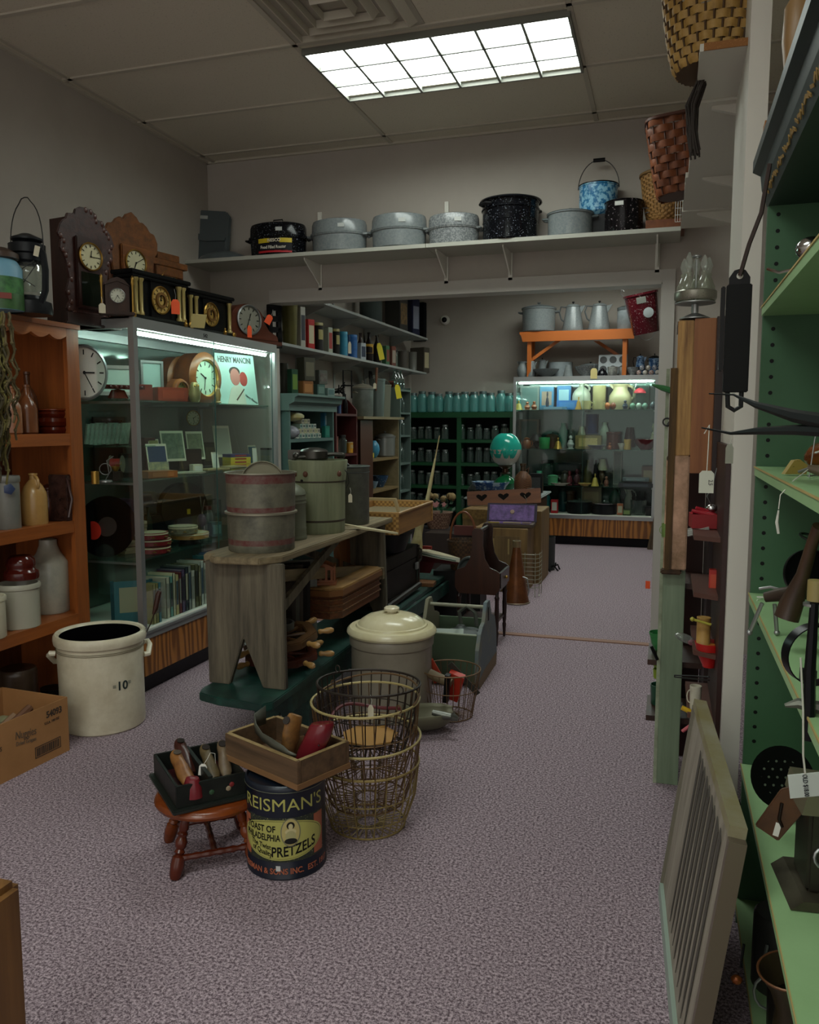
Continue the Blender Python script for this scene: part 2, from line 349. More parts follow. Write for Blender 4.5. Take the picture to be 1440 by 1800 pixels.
        M().box(-r, r, -r, r, 0, h * .5).o('box', m, t, bev=.003); M().lathe(PF['bowl'], 16, r=r * .8, h=h * .25, c=(0, 0, h * .5)).o('hopper', m2, t)
        M().tube([(0, 0, h * .7), (0, 0, h * .85), (r * 1.1, 0, h * .85), (r * 1.1, 0, h)], r * .07, 6).o('crank', m2, t)
    elif kind == 'face':
        clockface(t, r, 0, (0, 0, r))
    return t
def wire_bowl(t, R1, R0, h, m, nw=22, wr=.0018, zc=0):
    a = M(); a.ring(R1, wr * 1.8, h, 36); a.ring(R1 + (R0 - R1) * .4, wr * 1.2, h * .6, 36); a.ring(R0, wr * 1.5, .004, 32); a.o('rims', m, t)
    b = M()
    for i in range(nw):
        A = 2 * pi * i / nw; b.tube([(R1 * cos(A), R1 * sin(A), h), (R0 * cos(A), R0 * sin(A), .004), (R0 * .15 * cos(A), R0 * .15 * sin(A), .004)], wr, 4)
    b.o('wires', m, t)
def clockface(t, r, y, c, dial=None, hands=(60, 170), roman=False, bezel=None, glass=True):
    """dial facing -y at c"""
    x, yy, z = c; rot = (pi / 2, 0, 0)
    M(Tm(c, rot)).lathe([(0, 0), (1, 0), (1, .02), (0, .02)], 32, r=r, h=.1 * r).o('dial', dial or mat('cfc9a8', .5), t)
    M(Tm(c, rot)).lathe([(.98, 0), (1.08, 0), (1.1, .12), (1.02, .2), (.97, .1)], 32, r=r, h=r * .9).o('bezel', bezel or BRASS, t)
    k = M(Tm((x, yy - .0022 - .002 * r, z), rot))
    for i in range(12):
        a = pi / 6 * i; k.cb((.8 * r * sin(a), .8 * r * cos(a), 0), (r * .055, r * .2, .0012), (0, 0, -a))
    k.o('numerals', BLACK, t)
    k = M(Tm((x, yy - .0035 - .002 * r, z), rot))
    for a, l, ww in ((hands[0], .48, .06), (hands[1], .68, .045)):
        a = radians(a); k.cb((l * r * sin(a) / 2, l * r * cos(a) / 2, 0), (r * ww, r * l, .0012), (0, 0, -a))
    k.lathe([(0, -.001), (.07 * r, -.001), (.07 * r, .002), (0, .002)], 12)
    k.o('hands', BLACK, t)
ORD = ['leftmost', 'second', 'third', 'fourth', 'fifth', 'sixth', 'seventh', 'eighth', 'ninth', 'tenth', 'eleventh', 'twelfth', 'thirteenth', 'fourteenth', 'fifteenth', 'sixteenth', 'seventeenth', 'eighteenth', 'nineteenth', 'twentieth']
def nth(i): return 'leftmost' if i == 0 else ORD[i] + ' from left'
# ================================================================== the setting
CZ = 3.01; XL = -2.94; YB = 4.93; YE = 9.42; XR = .52
CARP = mat('4c3c45', .95, 0, 'carpet', 'c8b4bd', 130, 2, .5, .5)
struct('floor', M().box(-3.2, 2.6, -2.5, YE + .1, -.05, 0), CARP)
CEIL = mat('d2cab8', .9, 0, 'speck', 'a39b89', 110, 2, .35, .25)
struct('ceiling', M().box(-3.2, 2.6, -2.5, YE + .1, CZ, CZ + .05), CEIL)
g = M()
for i in range(-9, 1):
    y = 4.78 + .61 * i; g.box(XL, 1.4, y - .012, y + .012, CZ - .008, CZ)
for i in range(8): y = 5.3 + .61 * i; g.box(XL, 1.4, y - .012, y + .012, CZ - .008, CZ)
for x in (-2.88, -1.66, -.44, .78): g.box(x - .012, x + .012, -2, YB, CZ - .008, CZ)
for x in (-2.88, -1.66, -.44, .78): g.box(x - .012, x + .012, YB + .12, YE, CZ - .008, CZ)
g.box(XL, XL + .02, -2, YB, CZ - .012, CZ).box(XL, XR, YB - .02, YB, CZ - .012, CZ)
struct('trim_1', g, mat('bdb6a6', .6))
struct('wall_left', M().box(XL - .1, XL, -2.5, YE, 0, CZ), W_WALL)
b = M().box(XL, -2.5, YB, YB + .12, 0, CZ).box(-2.5, -.055, YB, YB + .12, 2.1, CZ).box(-.055, 1.5, YB, YB + .12, 0, CZ)
struct('wall_middle', b, W_WALL)
struct('wall_back', M().box(XL, 1.5, YE, YE + .1, 0, CZ), W_WALL)
struct('wall_right', M().box(XR, XR + .1, .2, YB, 0, CZ), W_WALL)
struct('wall_far_right', M().box(1.4, 1.5, YB, YE, 0, CZ), W_WALL)
struct('trim_2', M().box(-2.5, .013, YB - .015, YB, 2.1, 2.17).box(-.055, .013, YB - .015, YB, 0, 2.1).box(-.062, -.055, YB - .015, YB + .12, 0, 2.1).box(-2.5, -.055, YB - .015, YB + .12, 2.09, 2.1), mat('b3aea6', .5))
struct('trim_3', M().box(-2.5, -.06, YB + .02, YB + .075, 0, .006), mat('8a6350', .6))
# ceiling lamps
def troffer(x0, y0, e, label):
    t = thing('ceiling_light', label, 'ceiling light', (x0, y0, CZ - .016)); wd, dp = 1.21, .58
    M().box(0, wd, 0, .012, -.012, .016).box(0, wd, dp - .012, dp, -.012, .016).box(0, .012, .012, dp - .012, -.012, .016).box(wd - .012, wd, .012, dp - .012, -.012, .016).o('frame', mat('77786f', .4), t, sm=False)
    M().box(.012, wd - .012, .012, dp - .012, .010, .014).o('lamp_panel', mat('f2fbf4', .6, 0, None, None, 8, 2, .5, 0, e), t, sm=False)
    l = M()
    for i in range(1, 6): l.box(i * wd / 6 - .006, i * wd / 6 + .006, .012, dp - .012, -.012, .010)
    for j in range(1, 3): l.box(.012, wd - .012, j * dp / 3 - .006, j * dp / 3 + .006, -.012, .010)
    l.o('louver', mat('8d918a', .5), t, sm=False)
troffer(-1.65, 3.61, TROFFER, 'lit rectangular ceiling light with a three by six louver grid')
troffer(-1.65, .55, TROFFER * 1.25, 'lit ceiling light over the aisle behind the camera, out of the frame')
troffer(-1.65, -1.9, TROFFER * 1.9, 'farthest ceiling light behind the camera, out of the frame')
troffer(-1.35, 6.0, TROFFER_BACK, 'lit ceiling light just past the doorway, hidden by the header')
troffer(-1.35, 7.9, TROFFER_BACK, 'lit ceiling light above the far display case, hidden by the header')
t = thing('ceiling_vent', 'square louvered air diffuser in the ceiling beside the light', 'ceiling vent', (-1.345, 3.245, CZ))
for k in range(4):
    q = .29 - .07 * k; M().lathe([(1, .0), (.97, -.0), (.86, -.035), (.84, -.035), (.86, .0)], 4, rot=(0, 0, pi / 4), r=q * 1.414, h=1, c=(0, 0, .002 - k * .004)).o('louver_ring', mat('c8c1b0', .5), t, sm=False)
M().box(-.3, .3, -.3, .3, -.004, .0).o('back_plate', mat('a59e90', .6), t, sm=False)
# long shelf over the doorway and its brackets
SZ = 2.335
t = thing('wall_shelf', 'long white wall shelf above the doorway holding roasters and pots', 'shelf', (0, 0, 0))
M().box(-2.94, -1.36, 4.63, 4.93, SZ - .022, SZ).o('board', SHELFW, t, sm=False); M().box(-1.357, .03, 4.63, 4.93, SZ - .022, SZ).o('board', SHELFW, t, sm=False)
for px in (563, 785, 898, 1157):
    p = pos(px, SZ, y=4.92)
    a = M().prism([(4.92, SZ - .022), (4.68, SZ - .022), (4.68, SZ - .035), (4.90, SZ - .15), (4.92, SZ - .15)], p.x - .004, p.x + .004, 'x').box(p.x - .012, p.x + .012, 4.915, 4.928, SZ - .18, SZ + .30)
    for k in range(12): a.box(p.x - .003, p.x + .003, 4.9135, 4.915, SZ - .15 + k * .035, SZ - .135 + k * .035)
    a.o('bracket', WHITE, t, sm=False)
# right-hand high shelf
t = thing('high_shelf', 'white high shelf of butted boards along the right wall', 'shelf', (0, 0, 0))
for y0, y1, z in ((2.5, 2.86, 2.345), (2.865, 3.7, 2.338), (3.705, 4.26, 2.345), (4.265, 4.62, 2.34)): M().box(.05 - (y0 - 2.5) * .012, .232 + (y0 - 2.5) * .06, y0, y1, z - .02, z).o('board', BONE, t, sm=False)
M().box(.06, .23, 2.496, 2.5, 2.325, 2.345).o('raw_edge', mat('8a5a2c', .8, 0, 'speck', 'c08a50', 300), t, sm=False)
for y in (2.9, 3.7, 4.3): M().prism([(.26, 2.32), (.10, 2.32), (.10, 2.31), (.26, 2.26)], y, y + .02, 'y').o('bracket', BONE, t, sm=False)
# slotted white post beside the green cabinet
struct('trim_4', M().box(.172, .222, 2.42, 2.9, 0, CZ - .001), mat('d2cdc2', .5))
# camera dome
t = thing('dome_camera', 'small white dome security camera on the far wall', 'security camera', pt(783, 563, y=9.42), rot=(pi / 2, 0, 0))
M().lathe([(0, 0), (1, 0), (1, .5), (.8, .9), (.5, .95), (0, .9)], 24, r=.055, h=.05).o('housing', WHITE, t); M().ball((0, 0, .045), (.032, .032, .03)).o('lens_dome', BLKG, t)
# ================================================================== pine shelf unit on the left wall
XF = -2.56; PY1 = 3.12; PY0 = 2.1
PZ = [.448, .874, 1.265, 1.748]
t = thing('pine_bookcase', 'orange pine open shelf unit with a scalloped top rail', 'shelf unit', (0, 0, 0))
M().box(XL + .01, XF, PY1 - .025, PY1, 0, PZ[3]).o('side_panel', PINE, t, sm=False)
M().box(XF - .001, XF + .02, PY1 - .075, PY1 + .002, 0, PZ[3]).o('stile', PINE, t, sm=False)
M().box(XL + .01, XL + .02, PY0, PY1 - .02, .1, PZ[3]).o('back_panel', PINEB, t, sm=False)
for z in PZ[:3]:
    M().box(XL + .02, XF, PY0, PY1 - .02, z - .03, z).box(XF - .02, XF + .018, PY0, PY1 - .075, z - .05, z + .002).o('shelf', PINEY, t, sm=False)
M().box(XL + .01, XF + .03, PY0, PY1 + .005, PZ[3] - .02, PZ[3]).o('top', PINEY, t, sm=False)
pts = [(PY0, PZ[3] - .02), (PY1 - .07, PZ[3] - .02)]; y = PY1 - .075; nn = 9
for i in range(nn * 6 + 1): pts.append((y - (y - PY0) * i / (nn * 6), PZ[3] - .055 - .018 * abs(sin(pi * i / 6))))
M().prism(pts, XF, XF + .02, 'x').o('scalloped_rail', mat('b06a38', .4, 0, 'wood', '92501f', 26, 1), t, sm=False)
def onx(px, wpx, hpx, z, x): p = pos(px, z, x=x); k = mpp(p); return p, wpx * k * .96, hpx * k
def L(kind, label, cat, px, w, h, z, x, m, **k):
    p, W, Hh = onx(px, w, h, z, x); return item(kind, label, cat, W, Hh, p, m, **k)
L('demi', 'tall brown salt-glazed stoneware bottle at the back of the top pine shelf', 'bottle', 52, 34, 108, 1.265, -2.72, BROWNJ)
L('demi', 'glossy ribbed brown stoneware bottle on the top pine shelf', 'bottle', 50, 35, 86, 1.265, -2.62, mat('7b4a2b', .22, 0, 'mottle', '5c341d', 9))
L('demi', 'squat tan-brown stoneware bottle with a white sticker at the net', 'bottle', 24, 32, 84, 1.265, -2.6, mat('8a5634', .3))
t = thing('glass_basket', 'pressed amber glass dish with scalloped bands on the top pine shelf', 'dish', pos(97, 1.265, x=-2.68), .3)
a = M()
for k in range(3): a.lathe([(.07 + .012 * (k % 2), 0), (.078 + .012 * (k % 2), .018), (.072 + .012 * (k % 2), .035)], 20, c=(0, 0, .036 * k))
a.lathe([(0, .004), (.075, .004)], 20); a.o('glass_body', mat('5a1d0c', .12), t); M().ring(.078, .004, .108, 24).o('rim', mat('7a3418', .2), t)
t = L('crock', 'grey salt-glazed crock with a blue flower on the middle pine shelf', 'crock', 16, 44, 93, .874, -2.62, mat('7c7c74', .3, 0, 'mottle', '6b6b66', 9))
M().lathe([(0, .004), (.018, 0), (.024, .003), (.0, .012)], 5, c=(.052, -.044, .17), rot=(pi / 2, 0, .9)).o('blue_flower', mat('2c3a5a', .4), t)
L('jug', 'small tan stoneware jug with a loop handle on the middle pine shelf', 'jug', 62, 46, 90, .874, -2.62, mat('b08a52', .25, 0, 'mottle', '9a7440', 8), rz=-.4)
L('ginger', 'dark brown glazed jar behind the tan jug', 'jar', 86, 42, 64, .874, -2.68, mat('4a2018', .15))
t = thing('napkin_press', 'dark glossy carved wooden box at the end of the middle pine shelf', 'box', pos(117, .874, x=-2.60), pi / 2)
M().box(-.05, .05, -.05, .05, 0, .21).o('body', mat('20130f', .12, 0, 'mottle', '4a3028', 22), t, bev=.004); M().tube([(-.05, -.055, .02), (-.03, -.06, .1), (-.05, -.055, .19)], .006).o('carved_rails', mat('3a2018', .2), t)
L('shjug', 'large white shouldered stoneware jug on the lowest pine shelf', 'jug', 90, 66, 128, .448, -2.70, mat('c6c1ad', .25, 0, 'mottle', '97978e', 5), rz=2)
t = L('crock', 'two-tone cream and grey crock on the lowest pine shelf', 'crock', 36, 72, 78, .448, -2.62, mat('a9a695', .25))
L('lump', 'lumpy glossy dark brown pottery lid sitting on the two-tone crock', 'pottery lid', 38, 60, 40, .448 + .205, -2.62, BROWNG)
p = pos(36, .448, x=-2.62)
L('crock', 'cream crock cut by the left picture edge on the lowest pine shelf', 'crock', -18, 60, 74, .448, -2.6, CREAM)
L('churn', 'big dark brown lidded stoneware jar on the floor under the pine shelf', 'jar', 36, 66, 96, 0, -2.7, mat('4c3d30', .3, 0, 'mottle', '37291e', 8))
L('ginger', 'small pale green stoneware jar on the floor behind the cardboard box', 'jar', 8, 48, 62, 0, -2.52, mat('8c8a6a', .25, 0, 'mottle', '77765a', 8))
L('can', 'low black tin standing on the floor under the pine shelf', 'tin', 92, 40, 34, 0, -2.7, mat('141312', .3))
# ------------------------------------------------------------------ on top of the pine unit
t = thing('milk_can', 'hand painted can with a farm landscape on the pine unit', 'can', pos(4, PZ[3], x=-2.5))
M().lathe([(0, 0), (.078, 0), (.08, .01), (.08, .16), (.062, .19), (.05, .2)], 28).o('body', mat('6f9fb5', .5), t)
M().lathe([(.081, .002), (.081, .06), (.0805, .062)], 28).o('painted_meadow', mat('3f6a35', .5, 0, 'mottle', '2a4a22', 25), t)
M().lathe([(.081, .062), (.0812, .1), (.0805, .125)], 28).o('painted_trees', mat('24472f', .5, 0, 'mottle', '4f8a4a', 25), t)
M().lathe([(.05, .195), (.07, .2), (.068, .22), (.03, .24), (0, .245)], 24).o('lid', mat('3f2c20', .5), t)
M().cb((.06, -.056, .05), (.06, .003, .022), (0, 0, .8)).o('painted_barn', mat('7a2a1c', .5), t)
t = thing('kerosene_lantern', 'black kerosene lantern with a raised wire bail on the pine unit', 'lantern', pos(53, PZ[3], x=-2.48), -.2)
k = mpp(t.location)
M().lathe([(0, 0), (.085, 0), (.088, .012), (.082, .05), (.05, .062), (.045, .075), (0, .075)], 28).o('fuel_tank', mat('17191b', .4), t)
M().lathe([(.045, .085), (.066, .13), (.06, .18), (.048, .205)], 24).o('glass_globe', clear('e8efe8', .05, None, .6), t)
M().lathe([(.048, .2), (.06, .21), (.06, .235), (.07, .24), (.07, .275), (.045, .285), (.06, .292), (.06, .3), (.02, .318), (0, .318)], 24).o('hood', mat('191b1e', .4), t)
for s in (-1, 1): M().tube([(s * .07, 0, .04), (s * .1, 0, .09), (s * .105, 0, .17), (s * .095, 0, .23), (s * .06, 0, .265)], .013, 8).o('air_tube', mat('1a1c1f', .4), t)
M().tube([(s_, 0, .155 + zz) for s_, zz in ((-.065, -.05), (0, 0), (.065, .05))], .002).tube([(.065, -.02, .105), (0, -.062, .155), (-.065, -.02, .205)], .002).tube([(-.065, -.02, .105), (0, -.064, .15), (.065, -.02, .205)], .002).o('wire_guard', DKST, t)
M().tube([(.1 * cos(a), 0, .25 + (.21 if sin(a) > .98 else .2) * sin(a) ** .8) for a in [pi * i / 16 for i in range(17)]], .0022).o('bail_handle', DKST, t)
M().cb((.085, -.02, .24), (.022, .002, .04), (.1, .3, .4)).o('price_tag', PAPER, t)
# ------------------------------------------------------------------ hanging net, nearer the camera
t = thing('fish_net', 'bundle of knotted olive fishing net hanging at the left picture edge', 'net', (0, 0, 0))
NT = [mat('4f4427', .9), mat('3b3420', .9), mat('5a5226', .9)]
for q in range(3):
    a = M()
    for i in range(22):
        x0 = -1.795 + .003 * (i % 5) + RN.uniform(-.05, .012); P = []; ph = RN.uniform(0, 6); y0 = 1.85 + RN.uniform(-.05, .06)
        top = 1.62; bot = 1.1 + RN.uniform(0, .16)
        if x0 > -1.80: bot += .1
        for j in range(26):
            z = top - (top - bot) * j / 25; P.append((x0 + .005 * sin(j * 1.1 + ph) + .012 * sin(pi * j / 25), y0 + .006 * cos(j * 1.4 + ph), z))
        a.tube(P, .0032, 5)
        for j in range(3, 26, 4): a.ball(P[j], .0055, 6, 4)
    a.o('net_strands', NT[q], t)
# ================================================================== left display case
CX0, CX1, CY0, CY1, CH = -2.935, -2.36, 3.275, 4.73, 1.80
def showcase(label, T, wx, dy, hz, shelves, doors, base=.28):
    """local: front at y=0 facing -y, width along x 0..wx, depth to y=dy"""
    t = thing('display_case', label, 'display case', T[0], T[1])
    M().box(.03, wx - .03, .05, dy - .01, 0, .1).o('toe_kick', BLKG, t, sm=False)
    M().box(0, wx, 0, dy, .1, base).o('base_panel', LAM, t, sm=False)
    M().box(-.004, wx + .004, -.006, dy, base, base + .04).box(-.004, wx + .004, -.012, -.006, base + .028, base + .04).o('bottom_rail', ALU, t, sm=False)
    for x in (0, wx - .03):
        for y in (0, dy - .03): M().box(x, x + .03, y, y + .03, base + .04, hz - .05).o('corner_post', ALU, t, sm=False)
    M().box(0, wx, 0, .035, hz - .05, hz).box(0, wx, dy - .03, dy, hz - .05, hz).box(0, .03, .035, dy - .03, hz - .05, hz).box(wx - .03, wx, .035, dy - .03, hz - .05, hz).box(.0, wx, .02, dy, hz - .006, hz).o('top_frame', ALU, t, sm=False)
    M().box(.01, wx - .01, .01, dy, base + .036, base + .046).o('floor_panel', WHITE, t, sm=False)
    for z in shelves: M().box(.03, wx - .03, .05, dy - .02, z - .008, z).o('glass_shelf', GSHELF, t, sm=False)
    a = M()
    for z in shelves:
        for x in (.035, wx - .04, wx / 2): a.box(x, x + .006, .06, dy - .02, z - .02, z - .008)
    a.o('shelf_brackets', STEEL, t, sm=False)
    n = doors; ov = .02
    for i in range(n):
        x0 = .03 + (wx - .06) * i / n - (ov if i else 0); x1 = .03 + (wx - .06) * (i + 1) / n
        g_ = M().box(x0, x1, .012 + .008 * (i % 2), .016 + .008 * (i % 2), base + .04, hz - .05).o('glass_door', PANE, t, sm=False)
        M().box(x1 - .003, x1, .0115 + .008 * (i % 2), .0165 + .008 * (i % 2), base + .04, hz - .05).o('glass_edge', mat('1d4a44', .3), g_, sm=False)
    for x in (.01, wx - .014): M().box(x, x + .004, .03, dy - .03, base + .04, hz - .05).o('glass_side', PANE, t, sm=False)
    M().tube([(.05, .055, hz - .064), (wx - .05, .055, hz - .064)], .0085, 8).o('lamp_tube', mat('e4fff6', .5, 0, None, None, 8, 2, .5, 0, TUBE * 1.4), t)
    M().box(.04, wx - .04, .036, .062, hz - .056, hz - .05).o('lamp_holder', WHITE, t, sm=False)
    return t
case = showcase('tall aluminium and glass display case with wood laminate base by the left wall', ((CX1, CY0, 0), pi / 2), CY1 - CY0, .57, CH, (1.425, 1.04, .655), 2)
M().box(.03, CY1 - CY0 - .03, .56, .565, .33, 1.75).o('back_glass', mat('58655f', .12, .6), case, sm=False)
letter('542', .028, BLACK, case, (.62, -.001, CH - .035), (pi / 2, 0, 0), 'number_lettering')
M().lathe([(0, 0), (1, 0), (1, .05), (0, .05)], 24, r=.045, h=.02, c=(0, 0, 0)).o('round_sticker', mat('b02a1a', .5), case, (-.003, .262, .80), (0, -pi / 2, 0))
# ================================================================== clocks on top of the left case
TOPZ = CH + .002
def outline_sym(h): return h + [(-x, z) for x, z in h[::-1]]
t = thing('gingerbread_clock', 'tall dark carved gingerbread clock beside the lantern', 'clock', pos(141, 1.752, x=-2.62), radians(80), s=(1.08, 1, 1.03))
DW = mat('371c14', .42, 0, 'wood', '1f0e0a', 24, 2, .5)
M().box(-.13, .13, -.08, .05, 0, .055).box(-.15, .15, -.1, .06, 0, .012).o('plinth', DW, t, sm=False, bev=.004)
M().box(-.095, .095, -.055, .05, .055, .46).o('case_body', DW, t, sm=False)
hw = [(.09, .055), (.12, .07), (.105, .1), (.12, .14), (.1, .2), (.11, .26), (.125, .3), (.14, .32), (.135, .36), (.15, .38), (.135, .42), (.12, .44), (.105, .45), (.095, .475), (.06, .48), (.055, .5), (.03, .515), (.0, .518)]
M().prism(outline_sym(hw), -.068, -.055, 'y').o('carved_front', mat('432018', .5, 0, 'mottle', '27110c', 40, 2, .5, .6), t, sm=False, bev=.003)
a = M()
for i in range(28):
    q = hw[i % len(hw)]; s = 1 if i < len(hw) else -1
    a.ball((s * q[0] * .88, -.068, q[1] * .98), (.009, .005, .013), 8, 5)
a.o('carved_beads', mat('4a261b', .4), t)
M().box(-.068, .068, -.084, -.068, .075, .385).o('door_frame', mat('2e1510', .35), t, sm=False, bev=.004)
M().box(-.05, .05, -.087, -.084, .09, .235).o('lower_glass', mat('141a12', .1), t, sm=False)
clockface(t, .056, 0, (0, -.086, .305), mat('c6bf98', .5), (10, 90)); M().lathe([(0, 0), (.06, 0)], 6, c=(0, -.0862, .15), rot=(pi / 2, 0, 0), r=.3).o('pendulum', BRASS, t)
t = thing('gingerbread_clock', 'light oak gingerbread clock with a fan-shaped crest behind the black mantel clock', 'clock', pos(222, TOPZ, x=-2.80), radians(80))
t.scale = (1.3, 1.1, 1.22); OKC = mat('804a18', .65, 0, 'mottle', '54300e', 40, 2, .5)
M().box(-.12, .12, -.05, .05, 0, .42).o('case_body', MIDWOOD, t, sm=False); M().box(-.14, .14, -.07, .06, 0, .04).o('plinth', MIDWOOD, t, sm=False, bev=.004)
hw = [(.1, .04), (.11, .1), (.1, .2), (.115, .3), (.12, .33), (.14, .36), (.142, .4), (.125, .435), (.1, .44), (.085, .46), (.06, .475), (.045, .47), (.03, .49), (.0, .505)]
M().prism(outline_sym(hw), -.062, -.05, 'y').o('carved_front', OKC, t, sm=False, bev=.003)
M().box(-.07, .07, -.078, -.062, .05, .36).o('door_frame', OAK, t, sm=False, bev=.004); clockface(t, .052, 0, (0, -.079, .29), mat('c6c19c', .5), (200, 60))
t = thing('kitchen_clock', 'small stepped oak clock behind the black mantel clocks', 'clock', pos(287, TOPZ, x=-2.82), radians(80), s=(1.2, 1.1, 1.16))
M().box(-.1, .1, -.05, .05, 0, .36).o('case_body', MIDWOOD, t, sm=False); M().box(-.12, .12, -.065, .06, .345, .375).box(-.075, .075, -.055, .05, .375, .41).box(-.09, .09, -.06, .05, .3, .345).o('cornice', OKC, t, sm=False, bev=.003)
clockface(t, .05, 0, (0, -.052, .28), mat('c6c19c', .5), (130, 300))
def mantel(label, px, x, wd, hh, facecol, cols):
    t = thing('mantel_clock', label, 'clock', pos(px, TOPZ, x=x), radians(84)); W = wd / 2; EB = mat('0e0f10', .25)
    M().box(-W, W, -.07, .06, 0, hh * .1).box(-W * .96, W * .96, -.064, .055, hh * .1, hh * .17).o('base', mat('141614', .4, 0, 'mottle', '262a26', 40), t, sm=False, bev=.004)
    M().box(-W * .86, W * .86, -.045, .05, hh * .17, hh * .86).o('case_body', EB, t, sm=False)
    M().box(-W * .95, W * .95, -.07, .055, hh * .86, hh * .92).box(-W, W, -.078, .06, hh * .92, hh).o('cornice', EB, t, sm=False, bev=.004)
    for s in cols:
        M().lathe([(0, 0), (.016, 0), (.016, .012), (.011, .02), (.011, hh * .62), (.016, hh * .66), (.016, hh * .69), (0, hh * .69)], 12).o('column', mat('9c8a52', .35, .3), t, (s * W, -.058, hh * .17))
    M().box(-W * .3, W * .3, -.056, -.045, hh * .17, hh * .86).o('face_panel', EB, t, sm=False)
    clockface(t, hh * .25, 0, (0, -.058, hh * .52), facecol, (0, 10)); M().lathe([(.4, 0), (.62, 0), (.62, .01), (.4, .01)], 24, r=hh * .25, c=(0, -.0595, hh * .52), rot=(pi / 2, 0, 0)).o('dial_centre', mat('6b4a1e', .4), t)
    for s in (-1, 1): M().ball((s * (W - .01), -.075, hh * .14), (.014, .01, .016), 8, 6).o('gilt_mount', BRASS, t)
    return t
mantel('first black mantel clock with paired columns and an orange tag', 268, -2.55, .45, .258, mat('b99a56', .4), (-.8, -.64, .64, .8))
mantel('second black mantel clock farther from the tall carved clock, half hidden by the first', 357, -2.58, .42, .25, mat('a08040', .4), (-.85, -.62, .85))
t = thing('alarm_clock', 'miniature dark wooden clock with brass post finials', 'clock', pos(206, TOPZ, x=-2.42), radians(45))
MW = mat('3d2418', .4, 0, 'wood', '28150d', 24)
M().box(-.075, .075, -.035, .03, 0, .016).o('base', MW, t, sm=False, bev=.003); M().prism([(-.052, .016), (.052, .016), (.052, .13), (.03, .15), (0, .158), (-.03, .15), (-.052, .13)], -.028, .025, 'y').o('case_body', MW, t, sm=False)
M().prism([(-.056, .13), (0, .15), (.056, .13), (.03, .158), (0, .168), (-.03, .158)], -.034, .028, 'y').o('pediment', MW, t, sm=False)
for s in (-1, 1): M().lathe([(0, 0), (.006, 0), (.0045, .1), (.006, .12), (.009, .13), (.006, .142), (.007, .15), (0, .165)], 10).o('post', BRASS, t, (s * .067, -.025, .016))
clockface(t, .031, 0, (0, -.03, .085), mat('cfd0bd', .5), (150, 210), bezel=STEEL)
t = thing('tambour_clock', 'brown tambour mantel clock with a silvery dial and orange tag', 'clock', pos(424, TOPZ, x=-2.53), radians(72), s=(1.3, 1.25, 1.2))
TB = mat('5a2a18', .35, 0, 'wood', '421c0e', 22, 0)
P = [(-.2, .02), (.2, .02), (.19, .05), (.14, .07), (.115, .1)] + [(.105 * cos(a), .11 + .085 * sin(a)) for a in [pi * i / 14 for i in range(15)]] + [(-.115, .1), (-.14, .07), (-.19, .05)]
M().prism(P, -.055, .055, 'y').o('case_body', TB, t, sm=False, bev=.003); M().box(-.215, .215, -.065, .06, 0, .02).o('base', TB, t, sm=False, bev=.003)
clockface(t, .07, 0, (0, -.057, .115), mat('9a9a8c', .3, .4), (20, 200), bezel=STEEL)
def hangtag(label, p, m, w=.022, h=.045, rz=.6, tilt=0, name='price_tag'):
    t = thing(name, label, 'price tag', p, rot=(0, tilt, rz))
    M().prism([(-w / 2, 0), (w / 2, 0), (w / 2, h * .8), (w * .25, h), (-w * .25, h), (-w / 2, h * .8)], -.0005, .0005, 'y').o('tag', m, t, sm=False)
    M().tube([(0, 0, h * .93), (.003, .002, h * 1.3), (-.002, .006, h * 1.7)], .0007, 4).o('string', WHITE, t); return t
p = pos(309, TOPZ + .075, x=-2.462); hangtag('orange price tag hanging on the first black mantel clock', p, ORANGE_TAG, .045, .075, .9)
p = pos(439, TOPZ + .02, x=-2.40); hangtag('orange price tag hanging on the brown tambour clock', p, ORANGE_TAG, .028, .07, .9)
p = pos(469, TOPZ + .135, x=-2.43); hangtag('orange price tag on top of the black reel rack', p, ORANGE_TAG, .042, .06, .9, .5)
p = pos(180, TOPZ - .01, x=-2.38); hangtag('white price tag hanging at the foot of the tall carved clock', p, PAPER, .028, .042, .7)
t = tag(M().cb((0, 0, 0), (.075, .002, .075), (.55, 0, .9)).o('sign_card', TAGY, None, pos(349, TOPZ + .035, x=-2.33), (0, .0, 0)), 'small yellow card propped at the case edge below the black clocks', 'card')
t = thing('film_rack', 'black metal slotted rack standing on the corner of the case', 'rack', pos(483, TOPZ, x=-2.47), radians(60))
a = M().box(-.05, .05, -.012, .012, 0, .03).box(-.05, -.02, -.012, .012, .03, .26).box(.02, .05, -.012, .012, .03, .26)
for z in (.03, .1, .17, .24): a.box(-.05, .05, -.012, .012, z, z + .035)
a.o('frame', BLACK, t, sm=False); M().lathe([(0, 0), (1, 0), (1, .08), (0, .08)], 28, r=.085, h=.1, c=(-.1, .03, .12), rot=(pi / 2, 0, 0)).o('reel', mat('3a3d3d', .2, .4), t)
for i, px in enumerate((327, 396)):
    p = pos(px, TOPZ, x=-2.36)
    tag(M().lathe(PF['fig'], 12, r=.012, h=.035).o('brass_figure', BRASS, None, p), 'tiny brass figure on the case edge, ' + ('by the yellow card' if i == 0 else 'under the tambour clock'), 'figurine')
